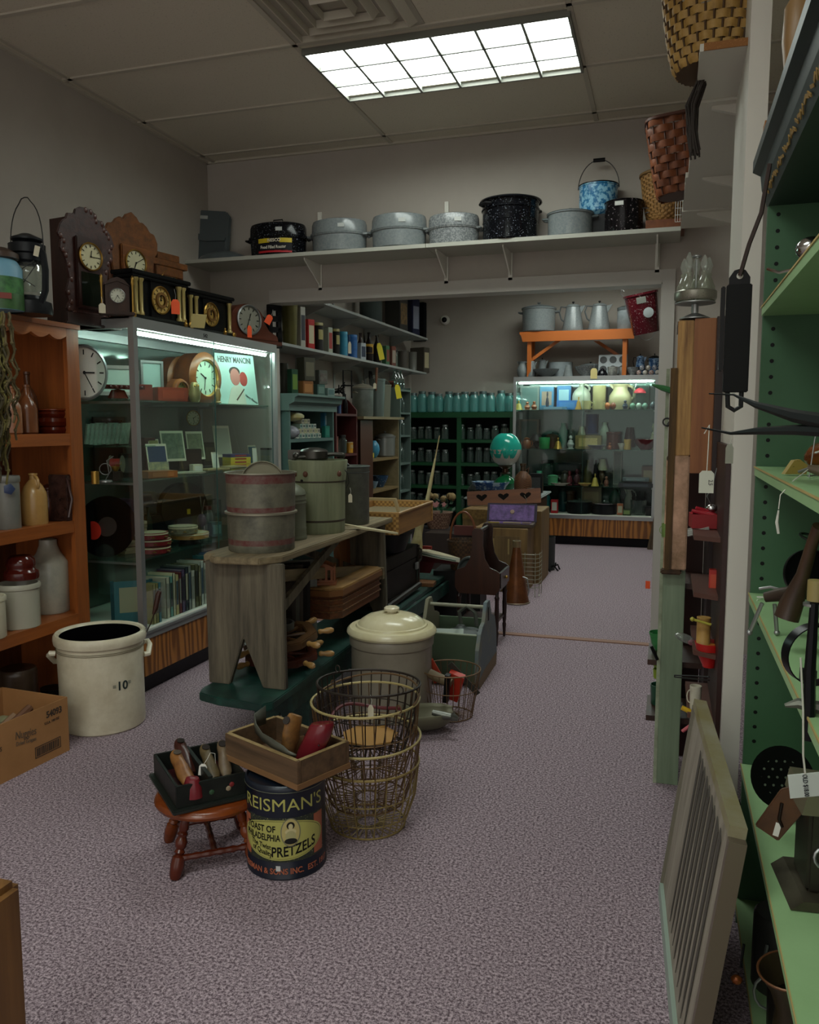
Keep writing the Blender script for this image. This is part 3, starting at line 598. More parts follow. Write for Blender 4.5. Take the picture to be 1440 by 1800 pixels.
# ================================================================== inside the left case
XC = -2.62
def F(kind, label, cat, px, w, h, z, x, m, **k):
    k.setdefault('rz', radians(62)); return L(kind, label, cat, px, w, h, z, x, m, **k)
GW = mat('8fb5a0', .4)
def wclock(label, px, z, x, r, dp, wood, dial, rz=84):
    t = thing('round_clock', label, 'clock', pos(px, z, x=x), radians(rz)); c = (0, -dp, r)
    M().lathe([(0, 0), (1, 0), (1.0, .5), (.93, 1), (0, 1)], 32, r=r, h=dp, c=(0, 0, r), rot=(pi / 2, 0, 0)).o('drum', wood, t)
    M().lathe([(.72, 0), (1.0, 0), (1.02, .3), (.9, .9), (.74, 1), (.72, .8)], 32, r=r, h=.025, c=(0, -dp, r), rot=(pi / 2, 0, 0)).o('wood_bezel', OAK, t)
    clockface(t, r * .7, 0, (0, -dp - .004, r), dial, (300, 190), bezel=GOLD); return t
wclock('large round oak school clock with a pale green dial on the top glass shelf', 336, 1.427, -2.66, .145, .10, MIDWOOD, mat('b8d8bc', .4))
wclock('round wooden clock behind the large school clock', 302, 1.427, -2.78, .135, .08, MIDWOOD, mat('a8b89c', .4), 84)
wclock('small round oak clock with a mottled dial beside the large one', 306, 1.427, -2.56, .062, .04, MIDWOOD, mat('a5a45c', .5, 0, 'mottle', '5c6a3c', 40))
t = thing('clock_dial', 'large bare white oval clock dial seen through the side glass', 'clock dial', pos(150, 1.43, x=-2.62), radians(40), s=(1, 1, 1.25)); clockface(t, .095, 0, (0, 0, .095), WHITE, (90, 150), bezel=STEEL)
F('frame', 'silver picture frame leaning on the top glass shelf', 'picture frame', 268, 44, 72, 1.427, -2.70, mat('8f938f', .3, .6), m2=mat('9ab5ab', .2))
t = F('frame', 'white framed picture with gold lettering behind the side glass', 'picture frame', 205, 66, 52, 1.46, -2.8, mat('9a948c', .4), m2=mat('b5c8ba', .4)); t.rotation_euler = (0, 0, radians(40))
t = thing('wooden_bracket', 'carved dark wooden shelf lying on the top glass shelf', 'wood carving', pos(208, 1.427, x=-2.62), radians(62))
a = M().box(-.13, .13, -.03, .03, .055, .075)
for i in range(9): a.ball((-.11 + .0275 * i, -.034, .065), .009, 8, 5)
a.o('moulding', mat('3a130f', .25), t); M().lathe([(0, 0), (.055, .01), (.035, .05), (0, .055)], 16, sy=.4).o('carved_shell', mat('4a1a12', .2), t)
F('box', 'reddish wooden box next to the carved shelf', 'box', 251, 30, 28, 1.427, -2.56, mat('5f2418', .35), m2=mat('6d2c1e', .35))
F('box', 'red-brown wooden box in front of the small oak clock', 'box', 300, 60, 24, 1.427, -2.50, mat('7a3020', .3), m2=mat('8a3c28', .3), d=.06)
t = thing('owl_figurine', 'brass owl figurine in front of the school clock', 'figurine', pos(343, 1.427, x=-2.46), 1)
M().lathe([(0, 0), (.02, 0), (.028, .015), (.032, .045), (.025, .075), (.026, .09), (.016, .105), (0, .108)], 16).o('body', mat('8c8455', .35, .5), t)
for s in (-1, 1): M().lathe([(0, .012), (.006, 0), (0, 0)], 6, c=(s * .015, 0, .1)).o('ear', mat('8c8455', .35, .5), t); M().ball((s * .01, -.022, .088), .006, 8, 6).o('eye', GOLD, t)
t = thing('record_album', 'pale record album sleeve with a man pictured, on the top glass shelf', 'record album', pos(421, 1.427, x=-2.52), radians(70)); t.rotation_euler = (radians(-8), 0, radians(70))
M().box(-.155, .155, 0, .006, 0, .31).o('sleeve', mat('a9cfc2', .4), t, sm=False)
letter('HENRY MANCINI', .05, mat('1c2828', .5), t, (0, -.0012, .258), (pi / 2, 0, 0), 'title_lettering', .68, .0008)
M().prism(ell(-.01, .17, .038, .052, 20), -.0016, 0, 'y').o('printed_face', mat('b5766a', .5), t, sm=False); M().prism(ell(-.01, .203, .042, .03, 20), -.0012, 0, 'y').o('printed_hair', mat('2a2422', .5), t, sm=False)
M().prism([(-.09, .0), (.06, .0), (.045, .1), (.0, .13), (-.05, .1)], -.001, 0, 'y').o('printed_coat', mat('bcc4b0', .5), t, sm=False); M().prism(ell(.055, .16, .032, .045, 16), -.0008, 0, 'y').o('printed_disc', mat('a8443a', .5), t, sm=False)
M().prism([(-.02, .03), (.05, .1), (.055, .095), (-.012, .024)], -.0018, 0, 'y').o('printed_flute', mat('4a3a30', .5), t, sm=False)
letter('Henry Mancini', .022, BLACK, t, (.1, -.0012, .03), (pi / 2, .5, 0), 'signature_lettering', .8)
# second shelf
def card(label, px, w, h, z, x, m, cat='postcard', rz=62, lean=-12, name=None):
    p, W, Hh = onx(px, w, h, z, x); t = thing(name or cat.replace(' ', '_'), label, cat, p, rot=(radians(lean), 0, radians(rz)))
    M().box(-W / 2, W / 2, 0, .003, 0, Hh).o('card', PAPER, t, sm=False); M().box(-W * .44, W * .44, -.0008, 0, Hh * .08, Hh * .92).o('printed_picture', m, t, sm=False); return t
card('large pale landscape photograph standing on the second glass shelf', 308, 46, 54, 1.10, -2.66, mat('7d8a72', .5, 0, 'mottle', '3f4a40', 30), 'photograph')
card('darker group photograph beside the landscape photograph', 347, 34, 50, 1.10, -2.66, mat('4f5546', .5, 0, 'mottle', '8a8c6a', 40), 'photograph')
card('white certificate with round seals right of the door edge', 395, 34, 56, 1.10, -2.68, mat('a9aa98', .5), 'certificate')
card('small pale card leaning beside the blue booklet', 272, 20, 22, 1.16, -2.66, mat('8d8850', .5), 'card')
t = card('blue and white souvenir booklet on the second glass shelf', 281, 40, 56, 1.042, -2.54, mat('1f3858', .4), 'booklet')
M().box(-.055, .055, -.0012, 0, .01, .07).o('map_print', mat('b9ae7a', .5, 0, 'mottle', '5a6a60', 40), t, sm=False)
F('box', 'dark leather box behind the postcards', 'box', 327, 48, 36, 1.042, -2.72, mat('2a1a16', .4), m2=mat('3a2620', .4))
F('box', 'little white pill box in front of the dark leather box', 'box', 345, 20, 14, 1.042, -2.5, PAPER, m2=WHITE)
t = F('box', 'pale wooden tray on the second glass shelf front', 'tray', 277, 58, 12, 1.042, -2.44, mat('8a5a30', .4), m2=mat('9a6a3c', .4), d=.12)
for i, (px, wd) in enumerate(((330, 60), (375, 60), (408, 50))):
    p = pos(px, 1.042 + .0 * i, x=-2.48 - .0 * i); t = tag(M().cb((0, 0, .006 + .004 * i), (.17, .09, .008), (0, 0, 1.1 + .2 * i)).o('pamphlet', mat(['a3a08a', '9c8a5c', 'a8946a'][i], .6), None, p), ['white pamphlet lying flat beside the wooden tray', 'tan pamphlet lying flat under the white certificate', 'tan pamphlet lying flat below the yellow books'][i], 'pamphlet')
for i, (c, nm) in enumerate((('c9a81e', 'lowest'), ('d6b82a', 'second lowest'), ('e0c832', 'third lowest'), ('3a3a6a', 'topmost'))):
    p = pos(416, 1.045 + .02 * i, x=-2.56); t = thing('booklet', nm + ' booklet of the yellow and purple stack', 'booklet', p, radians(60)); M().box(-.07, .07, -.05, .05, 0, .019).o('cover', mat(c, .4), t, sm=False); M().box(-.04, .04, -.0508, -.05, .005, .014).o('title_strip', mat('a03020', .5), t, sm=False)
card('teal magazine standing behind the stacked booklets', 447, 18, 34, 1.042, -2.62, mat('205a6a', .4), 'magazine'); card('white catalogue leaning in front of the teal magazine', 449, 9, 32, 1.042, -2.5, WHITE, 'catalogue', lean=-4)
card('white leaflet leaning by the door edge', 381, 14, 32, 1.042, -2.5, WHITE, 'leaflet')
F('canl', 'small glass jar with a black lid at the far end of the second shelf', 'jar', 469, 22, 30, 1.042, -2.5, JARC, m2=BLKG)
card('tan photograph standing at the far end of the top shelf', 474, 22, 42, 1.427, -2.6, mat('8a7a52', .5, 0, 'mottle', '5a5038', 30), 'photograph'); 
# things seen through the near side glass
t = thing('fishing_reel', 'old fishing reel with a red spool behind the side glass', 'fishing reel', pos(205, 1.075, x=-2.56), radians(20))
for s in (-1, 1): M().lathe([(0, 0), (1, 0), (1, .1), (0, .1)], 24, r=.042, h=.03, c=(s * .028, 0, .04), rot=(0, pi / 2, 0)).o('side_plate', mat('5c5a4a', .35, .4), t)
M().lathe([(0, -1), (.9, -1), (.9, 1), (0, 1)], 20, r=.03, h=.026, c=(0, 0, .04), rot=(0, pi / 2, 0)).o('spool', mat('7c1a16', .4), t)
F('box', 'dark tin lantern box behind the side glass', 'box', 222, 22, 42, 1.04, -2.62, mat('1c1e1e', .3), m2=mat('3a3c3a', .3))
t = thing('magnifier', 'bent wire magnifier stand on the second shelf by the side glass', 'magnifier', pos(186, 1.04, x=-2.5))
M().lathe([(0, 0), (.03, 0), (.028, .008), (0, .01)], 16).o('base', STEEL, t); M().ring(.026, .002, 0, 20).o('ring', STEEL, t, (0, 0, .06), (pi / 2, 0, .4)); M().tube([(0, 0, .01), (.02, 0, .04), (.01, 0, .1), (.04, .01, .12)], .0022).o('arm', STEEL, t)
F('mill', 'small brass and iron coffee grinder near the side glass', 'grinder', 204, 20, 34, 1.04, -2.5, mat('2c2620', .3), m2=BRASS)
F('can', 'brass spyglass tube end standing by the pine unit', 'spyglass', 168, 14, 22, 1.04, -2.46, BRASS)
F('frame', 'dark framed panel standing behind the fishing reel', 'picture frame', 195, 60, 100, 1.04, -2.86, mat('2c1c16', .4), m2=mat('3a1512', .3, 0, 'mottle', '20100c', 12))
for i in range(9):
    px = 160 + i * 7.5; p = pos(px, 1.225, x=-2.74); t = tag(M().cb((0, 0, .0), (.008, .11, .1 + .006 * (i % 3)), (0, .15, .25)).o('glass_slide', mat('7b8a80', .2, 0, 'mottle', 'a5b0a4', 30), None, (p.x, p.y, 1.26)), 'grey photograph print filed upright on the short glass ledge, ' + nth(i), 'photograph'); t['group'] = 'prints filed upright on the short ledge'
tag(M().box(-.2, .2, -.12, .12, -.006, 0).o('glass_ledge', GSHELF, None, (-2.72, 3.53, 1.20)), 'short extra glass ledge near the side glass holding filed prints', 'shelf')
# third shelf
t = thing('record', 'big black phonograph record standing at the near end of the case', 'record', pos(190, .656, x=-2.60), radians(62))
M().lathe([(0, 0), (1, 0), (1, .02), (0, .02)], 48, r=.15, h=.15, c=(0, 0, .155), rot=(pi / 2, 0, 0)).o('disc', BLKG, t); M().lathe([(0, 0), (1, 0), (1, .1), (0, .1)], 24, r=.048, h=.04, c=(0, -.0015, .155), rot=(pi / 2, 0, 0)).o('record_label', mat('3c2c2a', .4), t)
def tamb(label, px, z, x, r, h, m, lab=0):
    t = thing('tambourine', label, 'tambourine', pos(px, z, x=x)); M().lathe([(1, 0), (1, 1), (.94, 1), (.94, 0), (1, 0)], 32, r=r, h=h).o('frame', m, t)
    M().lathe([(0, .96), (.99, .96), (1.02, .8), (1.02, .7)], 32, r=r, h=h).o('drum_skin', mat('b8b090', .6), t)
    for i in range(7):
        a = 2 * pi * i / 7; M().lathe([(0, -.004), (.012, -.002), (0, .004)], 10).o('jingle', BRASS, t, (r * 1.0 * cos(a), r * 1.0 * sin(a), h * .35))
    return t
RED = mat('7a1f22', .4); zz = .657
tamb('lowest of three stacked red tambourines on the third shelf', 270, zz, -2.50, .085, .032, RED); tamb('middle one of three stacked red tambourines', 271, zz + .036, -2.505, .085, .032, RED); tamb('topmost of three stacked red tambourines', 268, zz + .072, -2.50, .078, .032, RED)
tamb('large natural wood hand drum with a bright skin on the third shelf', 333, zz + .03, -2.50, .105, .03, mat('a87c3e', .4)); tamb('patterned cream tambourine resting on the wooden hand drum', 322, zz + .064, -2.50, .078, .04, mat('8a8a6c', .5, 0, 'mottle', '3f3a2c', 60))
t = tag(M().lathe([(0, 0), (.06, 0), (.05, .02), (.05, .028), (0, .028)], 20).o('drum_stand', DKST, None, pos(333, zz, x=-2.5)), 'dark round block under the natural wood hand drum', 'stand')
t = thing('instrument_case', 'open black instrument case standing in the third compartment', 'instrument case', pos(318, zz, x=-2.74), radians(62))
M().lathe([(0, 0), (1, 0), (1, 1), (0, 1)], 32, r=.15, h=.06, c=(0, 0, .16), rot=(pi / 2, 0, 0)).o('round_body', mat('101216', .5), t); M().box(-.24, -.05, -.05, .0, .02, .14).o('neck_case', mat('101216', .5), t, bev=.01); M().cb((.02, -.064, .14), (.02, .003, .03)).o('yellow_sticker', YELP, t)
t = thing('ukulele_stand', 'crossed silver sticks and stand in the third compartment', 'stand', pos(345, zz, x=-2.56)); M().tube([(0, 0, 0), (.03, .05, .22)], .003).tube([(.05, .02, 0), (0, .05, .24)], .003).o('rods', CHROME, t); M().ball((.02, .03, .1), (.03, .02, .04), 10, 6).o('grip', mat('3a2a3a', .4), t)
F('box', 'folded purple cloth bundle behind the side glass on the third shelf', 'cloth', 205, 50, 24, .84, -2.78, mat('3d2c4a', .8), m2=mat('4f3c5c', .8))
F('box', 'dark box under the purple cloth behind the record', 'box', 205, 56, 60, .657, -2.78, mat('1a1818', .5), m2=mat('2a2826', .5), d=.1)
for i in range(9):
    p = pos(232, zz + .018 * i, x=-2.60 + .01 * (i % 2)); t = tag(M().box(-.06, .06, -.045, .045, 0, .015).o('sheet_music', mat(['8f8468', '7a6f55', 'a39a80'][i % 3], .7), None, p, (0, 0, 1.1 + .08 * sin(i * 2))), 'worn sheet music in the stack behind the corner post, ' + ('lowest' if i == 0 else ORD[i] + ' from the bottom'), 'sheet music'); t['group'] = 'stacked sheet music behind the corner post'
# books along the bottom of the case
BZ = .327; y = 3.52
cols = ['c5c0aa', '6a9a90', 'c9c3a4', 'b9a878', '6a2a2c', '5a4a6a', '26303a', '8a8c86', 'c3c0b2', '5c5a3c', '6d6848', 'bfc2b8', 'c6c4b4', '8a5c52', '2a3230', '3c463e', '3f8a96', '22405a', '2a64a0', '224a7a', '44282a', '7a2c28', '5a2a2a', '9a938a']
bn = ['white', 'sage green', 'cream', 'buff', 'maroon', 'violet grey', 'navy', 'grey', 'ivory', 'olive', 'khaki', 'pale grey', 'off-white', 'dusty pink', 'black-green', 'dark green', 'turquoise', 'dark blue', 'bright blue', 'mid blue', 'brown', 'brick red', 'wine red', 'stone grey']
for i, c in enumerate(cols):
    wd = RN.uniform(.018, .034); hh = RN.uniform(.2, .245) if i < 16 else RN.uniform(.215, .25)
    item('book', bn[i] + ' book in the row along the case floor, ' + nth(i) if i < 20 else bn[i] + ' book near the far end of the row on the case floor', 'book', wd, hh, (-2.47, y + wd / 2, BZ), mat(c, .5), rz=pi / 2, group='books along the case floor', m2=mat(['8a8a80', '2c2c2c', 'b0a890', '384a5a'][i % 4], .5), d=.15)
    y += wd + .003
t = item('book', 'large teal book with a worn paper label lying behind the glass by the crock', 'book', .20, .21, (-2.52, 3.41, BZ), mat('27606a', .45), rz=radians(40), m2=mat('8f8a72', .7), d=.03)
for i, c in enumerate(('a59a6c', '8a8452', '4a7a84')):
    item('book', ['buff', 'olive', 'teal'][i] + ' book standing between the large teal book and the corner post', 'book', .02, .2, (-2.415 - .0 * i, 3.335 + .022 * i + .07, BZ), mat(c, .5), rz=pi / 2, m2=mat('4a4a40', .5), d=.06)
# ------------------------------------------------------------------ more wares crowding the left case
for a_ in (('frame', 'silver framed mirror behind the wood-cased clocks', 'picture frame', 378, 40, 70, 1.427, -2.86, '9a9c98', 'a9c4ba'), ('frame', 'dark framed print at the back of the top shelf near the first frame', 'picture frame', 238, 40, 60, 1.427, -2.88, '2c2622', '8a9a90'), ('box', 'grey cardboard box at the back of the top shelf behind the red-brown boxes', 'box', 283, 44, 34, 1.427, -2.84, '77807a', '5a625c'),
    ('fig', 'gilt cherub figurine between the school clock and the album', 'figurine', 384, 12, 40, 1.427, -2.46, '8a7444', None), ('box', 'tan framed box at the far end of the top shelf behind the album', 'box', 462, 20, 60, 1.427, -2.78, '6d6a5c', '8a8672'),
    ('box', 'dark brown camera case at the back of the second shelf', 'case', 258, 26, 50, 1.042, -2.80, '2a1512', '3c201a'), ('box', 'maroon leather box standing behind the blue booklet', 'box', 262, 22, 62, 1.042, -2.70, '3f1614', '5a2420'), ('box', 'olive tin behind the group photograph', 'tin', 365, 24, 40, 1.042, -2.84, '4a4a38', '6d6a4c'), ('bottle', 'clear bottle at the back of the second shelf by the certificate', 'bottle', 420, 14, 60, 1.042, -2.82, JARC, None), ('box', 'grey green ledger box behind the booklets', 'box', 432, 30, 40, 1.042, -2.82, '4f5a54', '7a8078'), ('face', 'small pale barometer dial at the back of the second shelf', 'barometer', 340, 26, 26, 1.30, -2.88, WHITE, None),
    ('box', 'green fabric box at the back of the third shelf', 'box', 372, 30, 44, .657, -2.82, '2a3a34', '3f5048'), ('can', 'grey metal canister on the third shelf behind the hand drum', 'canister', 358, 22, 40, .657, -2.66, '5c615c', None), ('jar', 'glass shade on a red base on the third shelf', 'glass shade', 366, 20, 52, .657, -2.56, JARC, mat('4a1c1c', .4)), ('bottle', 'dark green bottle on the third shelf by the corner post', 'bottle', 262, 14, 60, .657, -2.76, '1c2a20', None), ('box', 'teal book bundle at the far end of the third shelf', 'box', 378, 22, 26, .657, -2.5, '1f4a4c', '4a7a78')):
    kd, lb, ct, px, w_, h_, z, x, c_, c2 = a_; m = c_ if not isinstance(c_, str) else mat(c_, .35); F(kd, lb.replace('glass shade', 'glass lamp'), ct.replace('glass shade', 'glass lamp'), px, w_, h_, z + .001, x, m, m2=(mat(c2, .4) if isinstance(c2, str) else c2))
# ================================================================== foreground on the carpet
t = thing('stoneware_crock', 'huge cream ten gallon stoneware crock with a black ten on its side', 'crock', (-2.335, 2.93, 0), radians(38))
M().lathe([(0, 0), (.93, 0), (.965, .015), (.975, .05), (.97, .5), (.985, .84), (.98, .875), (1.0, .885), (1.045, .9), (1.06, .94), (1.05, .98), (1.01, 1), (.95, .995), (.915, .975)], 56, r=.182, h=.415).o('body', mat('dcd5bd', .3, 0, 'mottle', 'beb499', 9, 2, .5), t)
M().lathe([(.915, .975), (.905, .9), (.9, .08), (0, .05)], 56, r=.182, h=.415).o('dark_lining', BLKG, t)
M().ring(.1815, .0012, .345, 56).ring(.1818, .0012, .352, 56).o('groove_line', mat('6f684f', .5), t)
M(Tm((0, 0, 0), (0, 0, radians(-8)))).tube([(-.178, -.045, .335), (-.196, -.05, .338), (-.205, -.035, .325), (-.2, -.0, .30), (-.196, .03, .28), (-.18, .035, .28)], .012, 8).o('ear_handle', mat('dcd5bd', .3), t)
M().tube([(.178, .045, .335), (.198, .05, .338), (.206, .03, .325), (.2, .0, .31), (.196, -.03, .30), (.178, -.035, .3)], .012, 8).o('ear_handle', mat('dcd5bd', .3), t)
wraptext('10', .052, .1785, radians(27), .19, mat('23302f', .5), t, bold=.0012); wraptext('≡', .028, .1785, radians(16), .198, mat('4f5a55', .5), t); wraptext('≡', .028, .1785, radians(38), .205, mat('4f5a55', .5), t)
wrapshape([(-.008, -.006), (.008, -.006), (.008, .006), (-.008, .006)], .1795, radians(18), .325, PAPER, t, name='price_sticker')
t = thing('toasting_fork', 'old fork with a dark wooden handle standing in the cream crock', 'fork', (-2.22, 3.02, .30))
M().tube([(.0, .0, 0), (.06, .03, .13), (.075, .035, .175)], .0028, 5).tube([(-.01, -.02, .02), (.04, .02, .11)], .0018, 5).tube([(.01, .02, .02), (.045, .03, .11)], .0018, 5).o('shaft', mat('3a2d22', .5, .5), t)
M().tube([(.072, .034, .172), (.082, .038, .2), (.094, .044, .26), (.1, .046, .275)], [.006, .011, .012, .009], 8).o('wooden_grip', mat('3c2218', .5), t)
# cardboard box
CB = mat('a8794a', .8, 0, 'mottle', '9a6d40', 6)
t = thing('cardboard_box', 'open brown cardboard carton with printed logos and a barcode', 'box', (-2.268, 2.628, 0), radians(-93.5))
# local x runs toward the camera along the printed face, local y=0 is that face (facing +x world)
M().box(0, .62, .0, .004, 0, .222).box(0, .004, -.34, 0, 0, .222).box(0, .62, -.34, -.336, 0, .222).box(.616, .62, -.34, 0, 0, .222).box(0, .62, -.34, 0, 0, .004).o('box_walls', CB, t, sm=False)
IK = mat('3b2f24', .8)
for (x, z, s_, txt) in ((.072, .172, .036, '54093'),): letter(txt, s_, IK, t, (x, .005, z), (pi / 2, 0, pi), 'printed_number', .9, .0008)
letter('U.S.A. 100 OZ', .014, IK, t, (.085, .005, .148), (pi / 2, 0, pi), 'printed_line', .9)
letter('Nuggies', .042, mat('5a4a3a', .8), t, (.215, .005, .135), (pi / 2, .12, pi), 'printed_logo', .75); letter('Dried Grapes', .022, mat('6a5846', .8), t, (.215, .005, .11), (pi / 2, .12, pi), 'printed_logo', .8)
letter('RAISINS', .024, IK, t, (.36, .005, .125), (pi / 2, .1, pi), 'printed_logo', .8)
a = M().box(.045, .175, .0042, .005, .032, .035).box(.045, .175, .0042, .005, .073, .076).box(.045, .048, .0042, .005, .032, .076).box(.172, .175, .0042, .005, .032, .076)
x = .054
while x < .166: w_ = RN.choice([.002, .0035, .005]); a.box(x, x + w_, .0042, .005, .038, .070); x += w_ + RN.choice([.002, .003])
a.o('barcode', IK, t, sm=False)
t = thing('wooden_mallet', 'brown wooden tool sticking out of the cardboard carton', 'tool', (-2.36, 2.45, .1)); M().tube([(0, -.12, .03), (0, .08, .1)], .016, 8).o('handle', mat('6a4630', .5), t); M().cb((0, -.12, .03), (.07, .06, .08)).o('head', mat('4f3426', .5), t)
tag(M().tube([(-2.44, 2.36, .09), (-2.40, 2.5, .17)], .022, 8).o('rolling_stick', mat('8a6c52', .6)), 'pale round stick lying in the cardboard carton', 'stick')
# footstool with a painted tray
t = thing('footstool', 'round maple footstool with four turned legs', 'stool', (-1.30, 2.10, 0), radians(18))
MP = mat('7a3a14', .25, 0, 'wood', '5a260c', 16, 0, .5); MPD = mat('4f1d0c', .25)
M().lathe([(0, 0), (.9, 0), (.98, .2), (1, .5), (.97, .85), (.93, 1), (0, 1)], 36, r=.162, h=.03, c=(0, 0, .172)).o('seat', MP, t)
lp = [(0, 0), (.012, 0), (.016, .01), (.0185, .04), (.016, .062), (.01, .068), (.014, .075), (.010, .083), (.014, .09), (.016, .105), (.011, .118), (.014, .125), (.010, .133), (.013, .14), (.011, .18), (0, .18)]
for i in range(4):
    A = pi / 2 * i + pi / 4 + .35; c0 = Vector((.165 * cos(A), .165 * sin(A), 0)); d = Vector((-.06 * cos(A), -.06 * sin(A), .18)).normalized()
    M(Matrix.Translation(c0) @ d.to_track_quat('Z', 'Y').to_matrix().to_4x4()).lathe([(q * 1.15, z) for q, z in lp], 14).o('leg', MP if i % 2 else MPD, t)
for s in (-1, 1):
    A1 = pi / 4 + .35; q = [Vector((.15 * cos(A1 + (pi / 2) * k), .15 * sin(A1 + (pi / 2) * k), .055)) for k in range(4)]
    P0, P1 = (q[0], q[1]) if s > 0 else (q[2], q[3]); pts = [P0.lerp(P1, i / 16) for i in range(17)]; M().tube(pts, [.007 + .004 * abs(sin(i * 1.2)) for i in range(17)], 8).o('stretcher', MPD, t)
M().tube([q[0].lerp(q[1], .5).lerp(q[2].lerp(q[3], .5), i / 12) for i in range(13)], [.007 + .004 * abs(sin(i * 1.2)) for i in range(13)], 8).o('stretcher', MPD, t)
def openbox(name, label, cat, c, rz, lx, ly, h, wall, m, inner=None, foot=0, mf=None, z=0):
    t = thing(name, label, cat, (c[0], c[1], z), rz); X, Y = lx / 2, ly / 2
    if foot: M().box(-X - foot, X + foot, -Y - foot, Y + foot, 0, .012).o('base_moulding', mf or m, t, sm=False, bev=.003)
    b0 = .012 if foot else 0
    M().box(-X, X, -Y, -Y + wall, b0, h).o('side', m, t, sm=False, bev=.0015); M().box(-X, X, Y - wall, Y, b0, h).o('side', m, t, sm=False, bev=.0015)
    M().box(-X, -X + wall, -Y + wall, Y - wall, b0, h).o('end', m, t, sm=False, bev=.0015); M().box(X - wall, X, -Y + wall, Y - wall, b0, h).o('end', m, t, sm=False, bev=.0015)
    M().box(-X + wall, X - wall, -Y + wall, Y - wall, b0, b0 + .008).o('bottom', inner or m, t, sm=False); return t
def last(label, loc, rot, m, s=1, m2=None, name='shoe_last', zs=1):
    t = thing(name, label, 'shoe last', loc, rot=rot, s=(1, 1, zs))
    m_ = M(); L_ = .2 * s
    secs = [(0, .02, .015, .012), (.02, .03, .022, .02), (.07, .034, .03, .022), (.11, .028, .034, .03), (.14, .024, .028, .042), (.17, .026, .026, .05), (.195, .02, .02, .05), (.2, .012, .012, .045)]
    rings = []
    for (yy, a, b_, cz) in secs: rings.append([m_._v((a * s * cos(2 * pi * i / 14), yy * s, cz * s + (b_ * s + (.02 * s if yy > .1 else 0)) * sin(2 * pi * i / 14) - .0 * s)) for i in range(14)])
    for A, B_ in zip(rings, rings[1:]):
        for i in range(14): m_.b.faces.new((A[i], A[(i + 1) % 14], B_[(i + 1) % 14], B_[i]))
    m_.b.faces.new(rings[0]); m_.b.faces.new(rings[-1]); m_.o('body', m, t)
    M().lathe([(0, 0), (.012, 0), (.012, .003), (0, .003)], 14, c=(0, .165 * s, .095 * s)).o('peg_hole', mat('1c120c', .6) if not m2 else m2, t); return t
BLKW = mat('121413', .45, 0, 'mottle', '20241f', 20)
TA = radians(-42.4)
t = openbox('painted_tray', 'black painted two-part wooden tray on the footstool', 'tray', (-1.336, 2.10), TA + pi / 2, .205, .275, .078, .009, BLKW, mat('3d0f12', .5), .014, mat('1c211d', .4), .2035)
M().box(-.006, .006, -.13, .13, .02, .085).o('divider', BLKW, t, sm=False)
for i, (x, c) in enumerate(((-.055, '7a2222'), (-.045, 'b09a40'), (.05, '9a8a70'), (.06, '7a2222'), (.0, '2a4a30'))): M().lathe([(0, 0), (.008, 0), (.006, .001), (0, .001)], 7, c=(x, -.1378, .04 + .01 * (i % 2)), rot=(pi / 2, 0, 0)).o('painted_flower', mat(c, .5), t)
a = TA
def inbox(lx, ly, c=(-1.336, 2.10), r_=TA + pi / 2): return (c[0] + lx * cos(r_) - ly * sin(r_), c[1] + lx * sin(r_) + ly * cos(r_))
xx = inbox(-.045, -.08); last('wooden shoe last with a red painted toe in the painted tray', (xx[0], xx[1], .245), (radians(12), 0, TA + pi / 2 + .1), mat('9a6a35', .4, 0, 'mottle', '6d4420', 20), .72, mat('3a2a1c', .5), zs=.7)
xx = inbox(-.05, -.118); tag(M().lathe([(0, 0), (.028, .0), (.026, .03), (.018, .055), (0, .06)], 14, sx=1.1, sy=.9).o('shoe_toe', mat('6c1a22', .3), None, (xx[0], xx[1], .235)), 'dark red leather toe piece at the front of the painted tray', 'shoe part')
xx = inbox(-.0, -.0); last('dark brown shoe last beside the tray divider', (xx[0] - .02, xx[1] - .01, .243), (radians(12), 0, TA + pi / 2), mat('3f1f18', .35), .75, zs=.65)
xx = inbox(.035, -.06); last('green-brown wooden shoe last in the right part of the painted tray', (xx[0], xx[1], .243), (radians(20), 0, TA + pi / 2 + .05), mat('6d5a38', .5, 0, 'mottle', '4a4028', 20), .62, zs=.7)
xx = inbox(.07, -.06); last('small scuffed shoe last with a peg hole at the right tray wall', (xx[0], xx[1], .243), (radians(28), 0, TA + pi / 2 - .12), mat('7d6a50', .5, 0, 'mottle', '5c4a36', 24), .58, zs=.75)
xx = inbox(-.0, -.05); t = thing('price_tag', 'white string tag on the divider of the painted tray', 'price tag', (xx[0], xx[1], .28), rot=(0, .15, .3)); M().prism([(-.012, -.02), (.012, -.02), (.012, .008), (.006, .016), (-.006, .016), (-.012, .008)], -.0006, .0006, 'y').o('tag', mat('e6e4dc', .6), t, sm=False); M().tube([(0, 0, .014), (.01, 0, .035), (.014, .01, .05), (.026, .02, .045), (.03, .03, .01)], .0009, 4).o('string', WHITE, t)
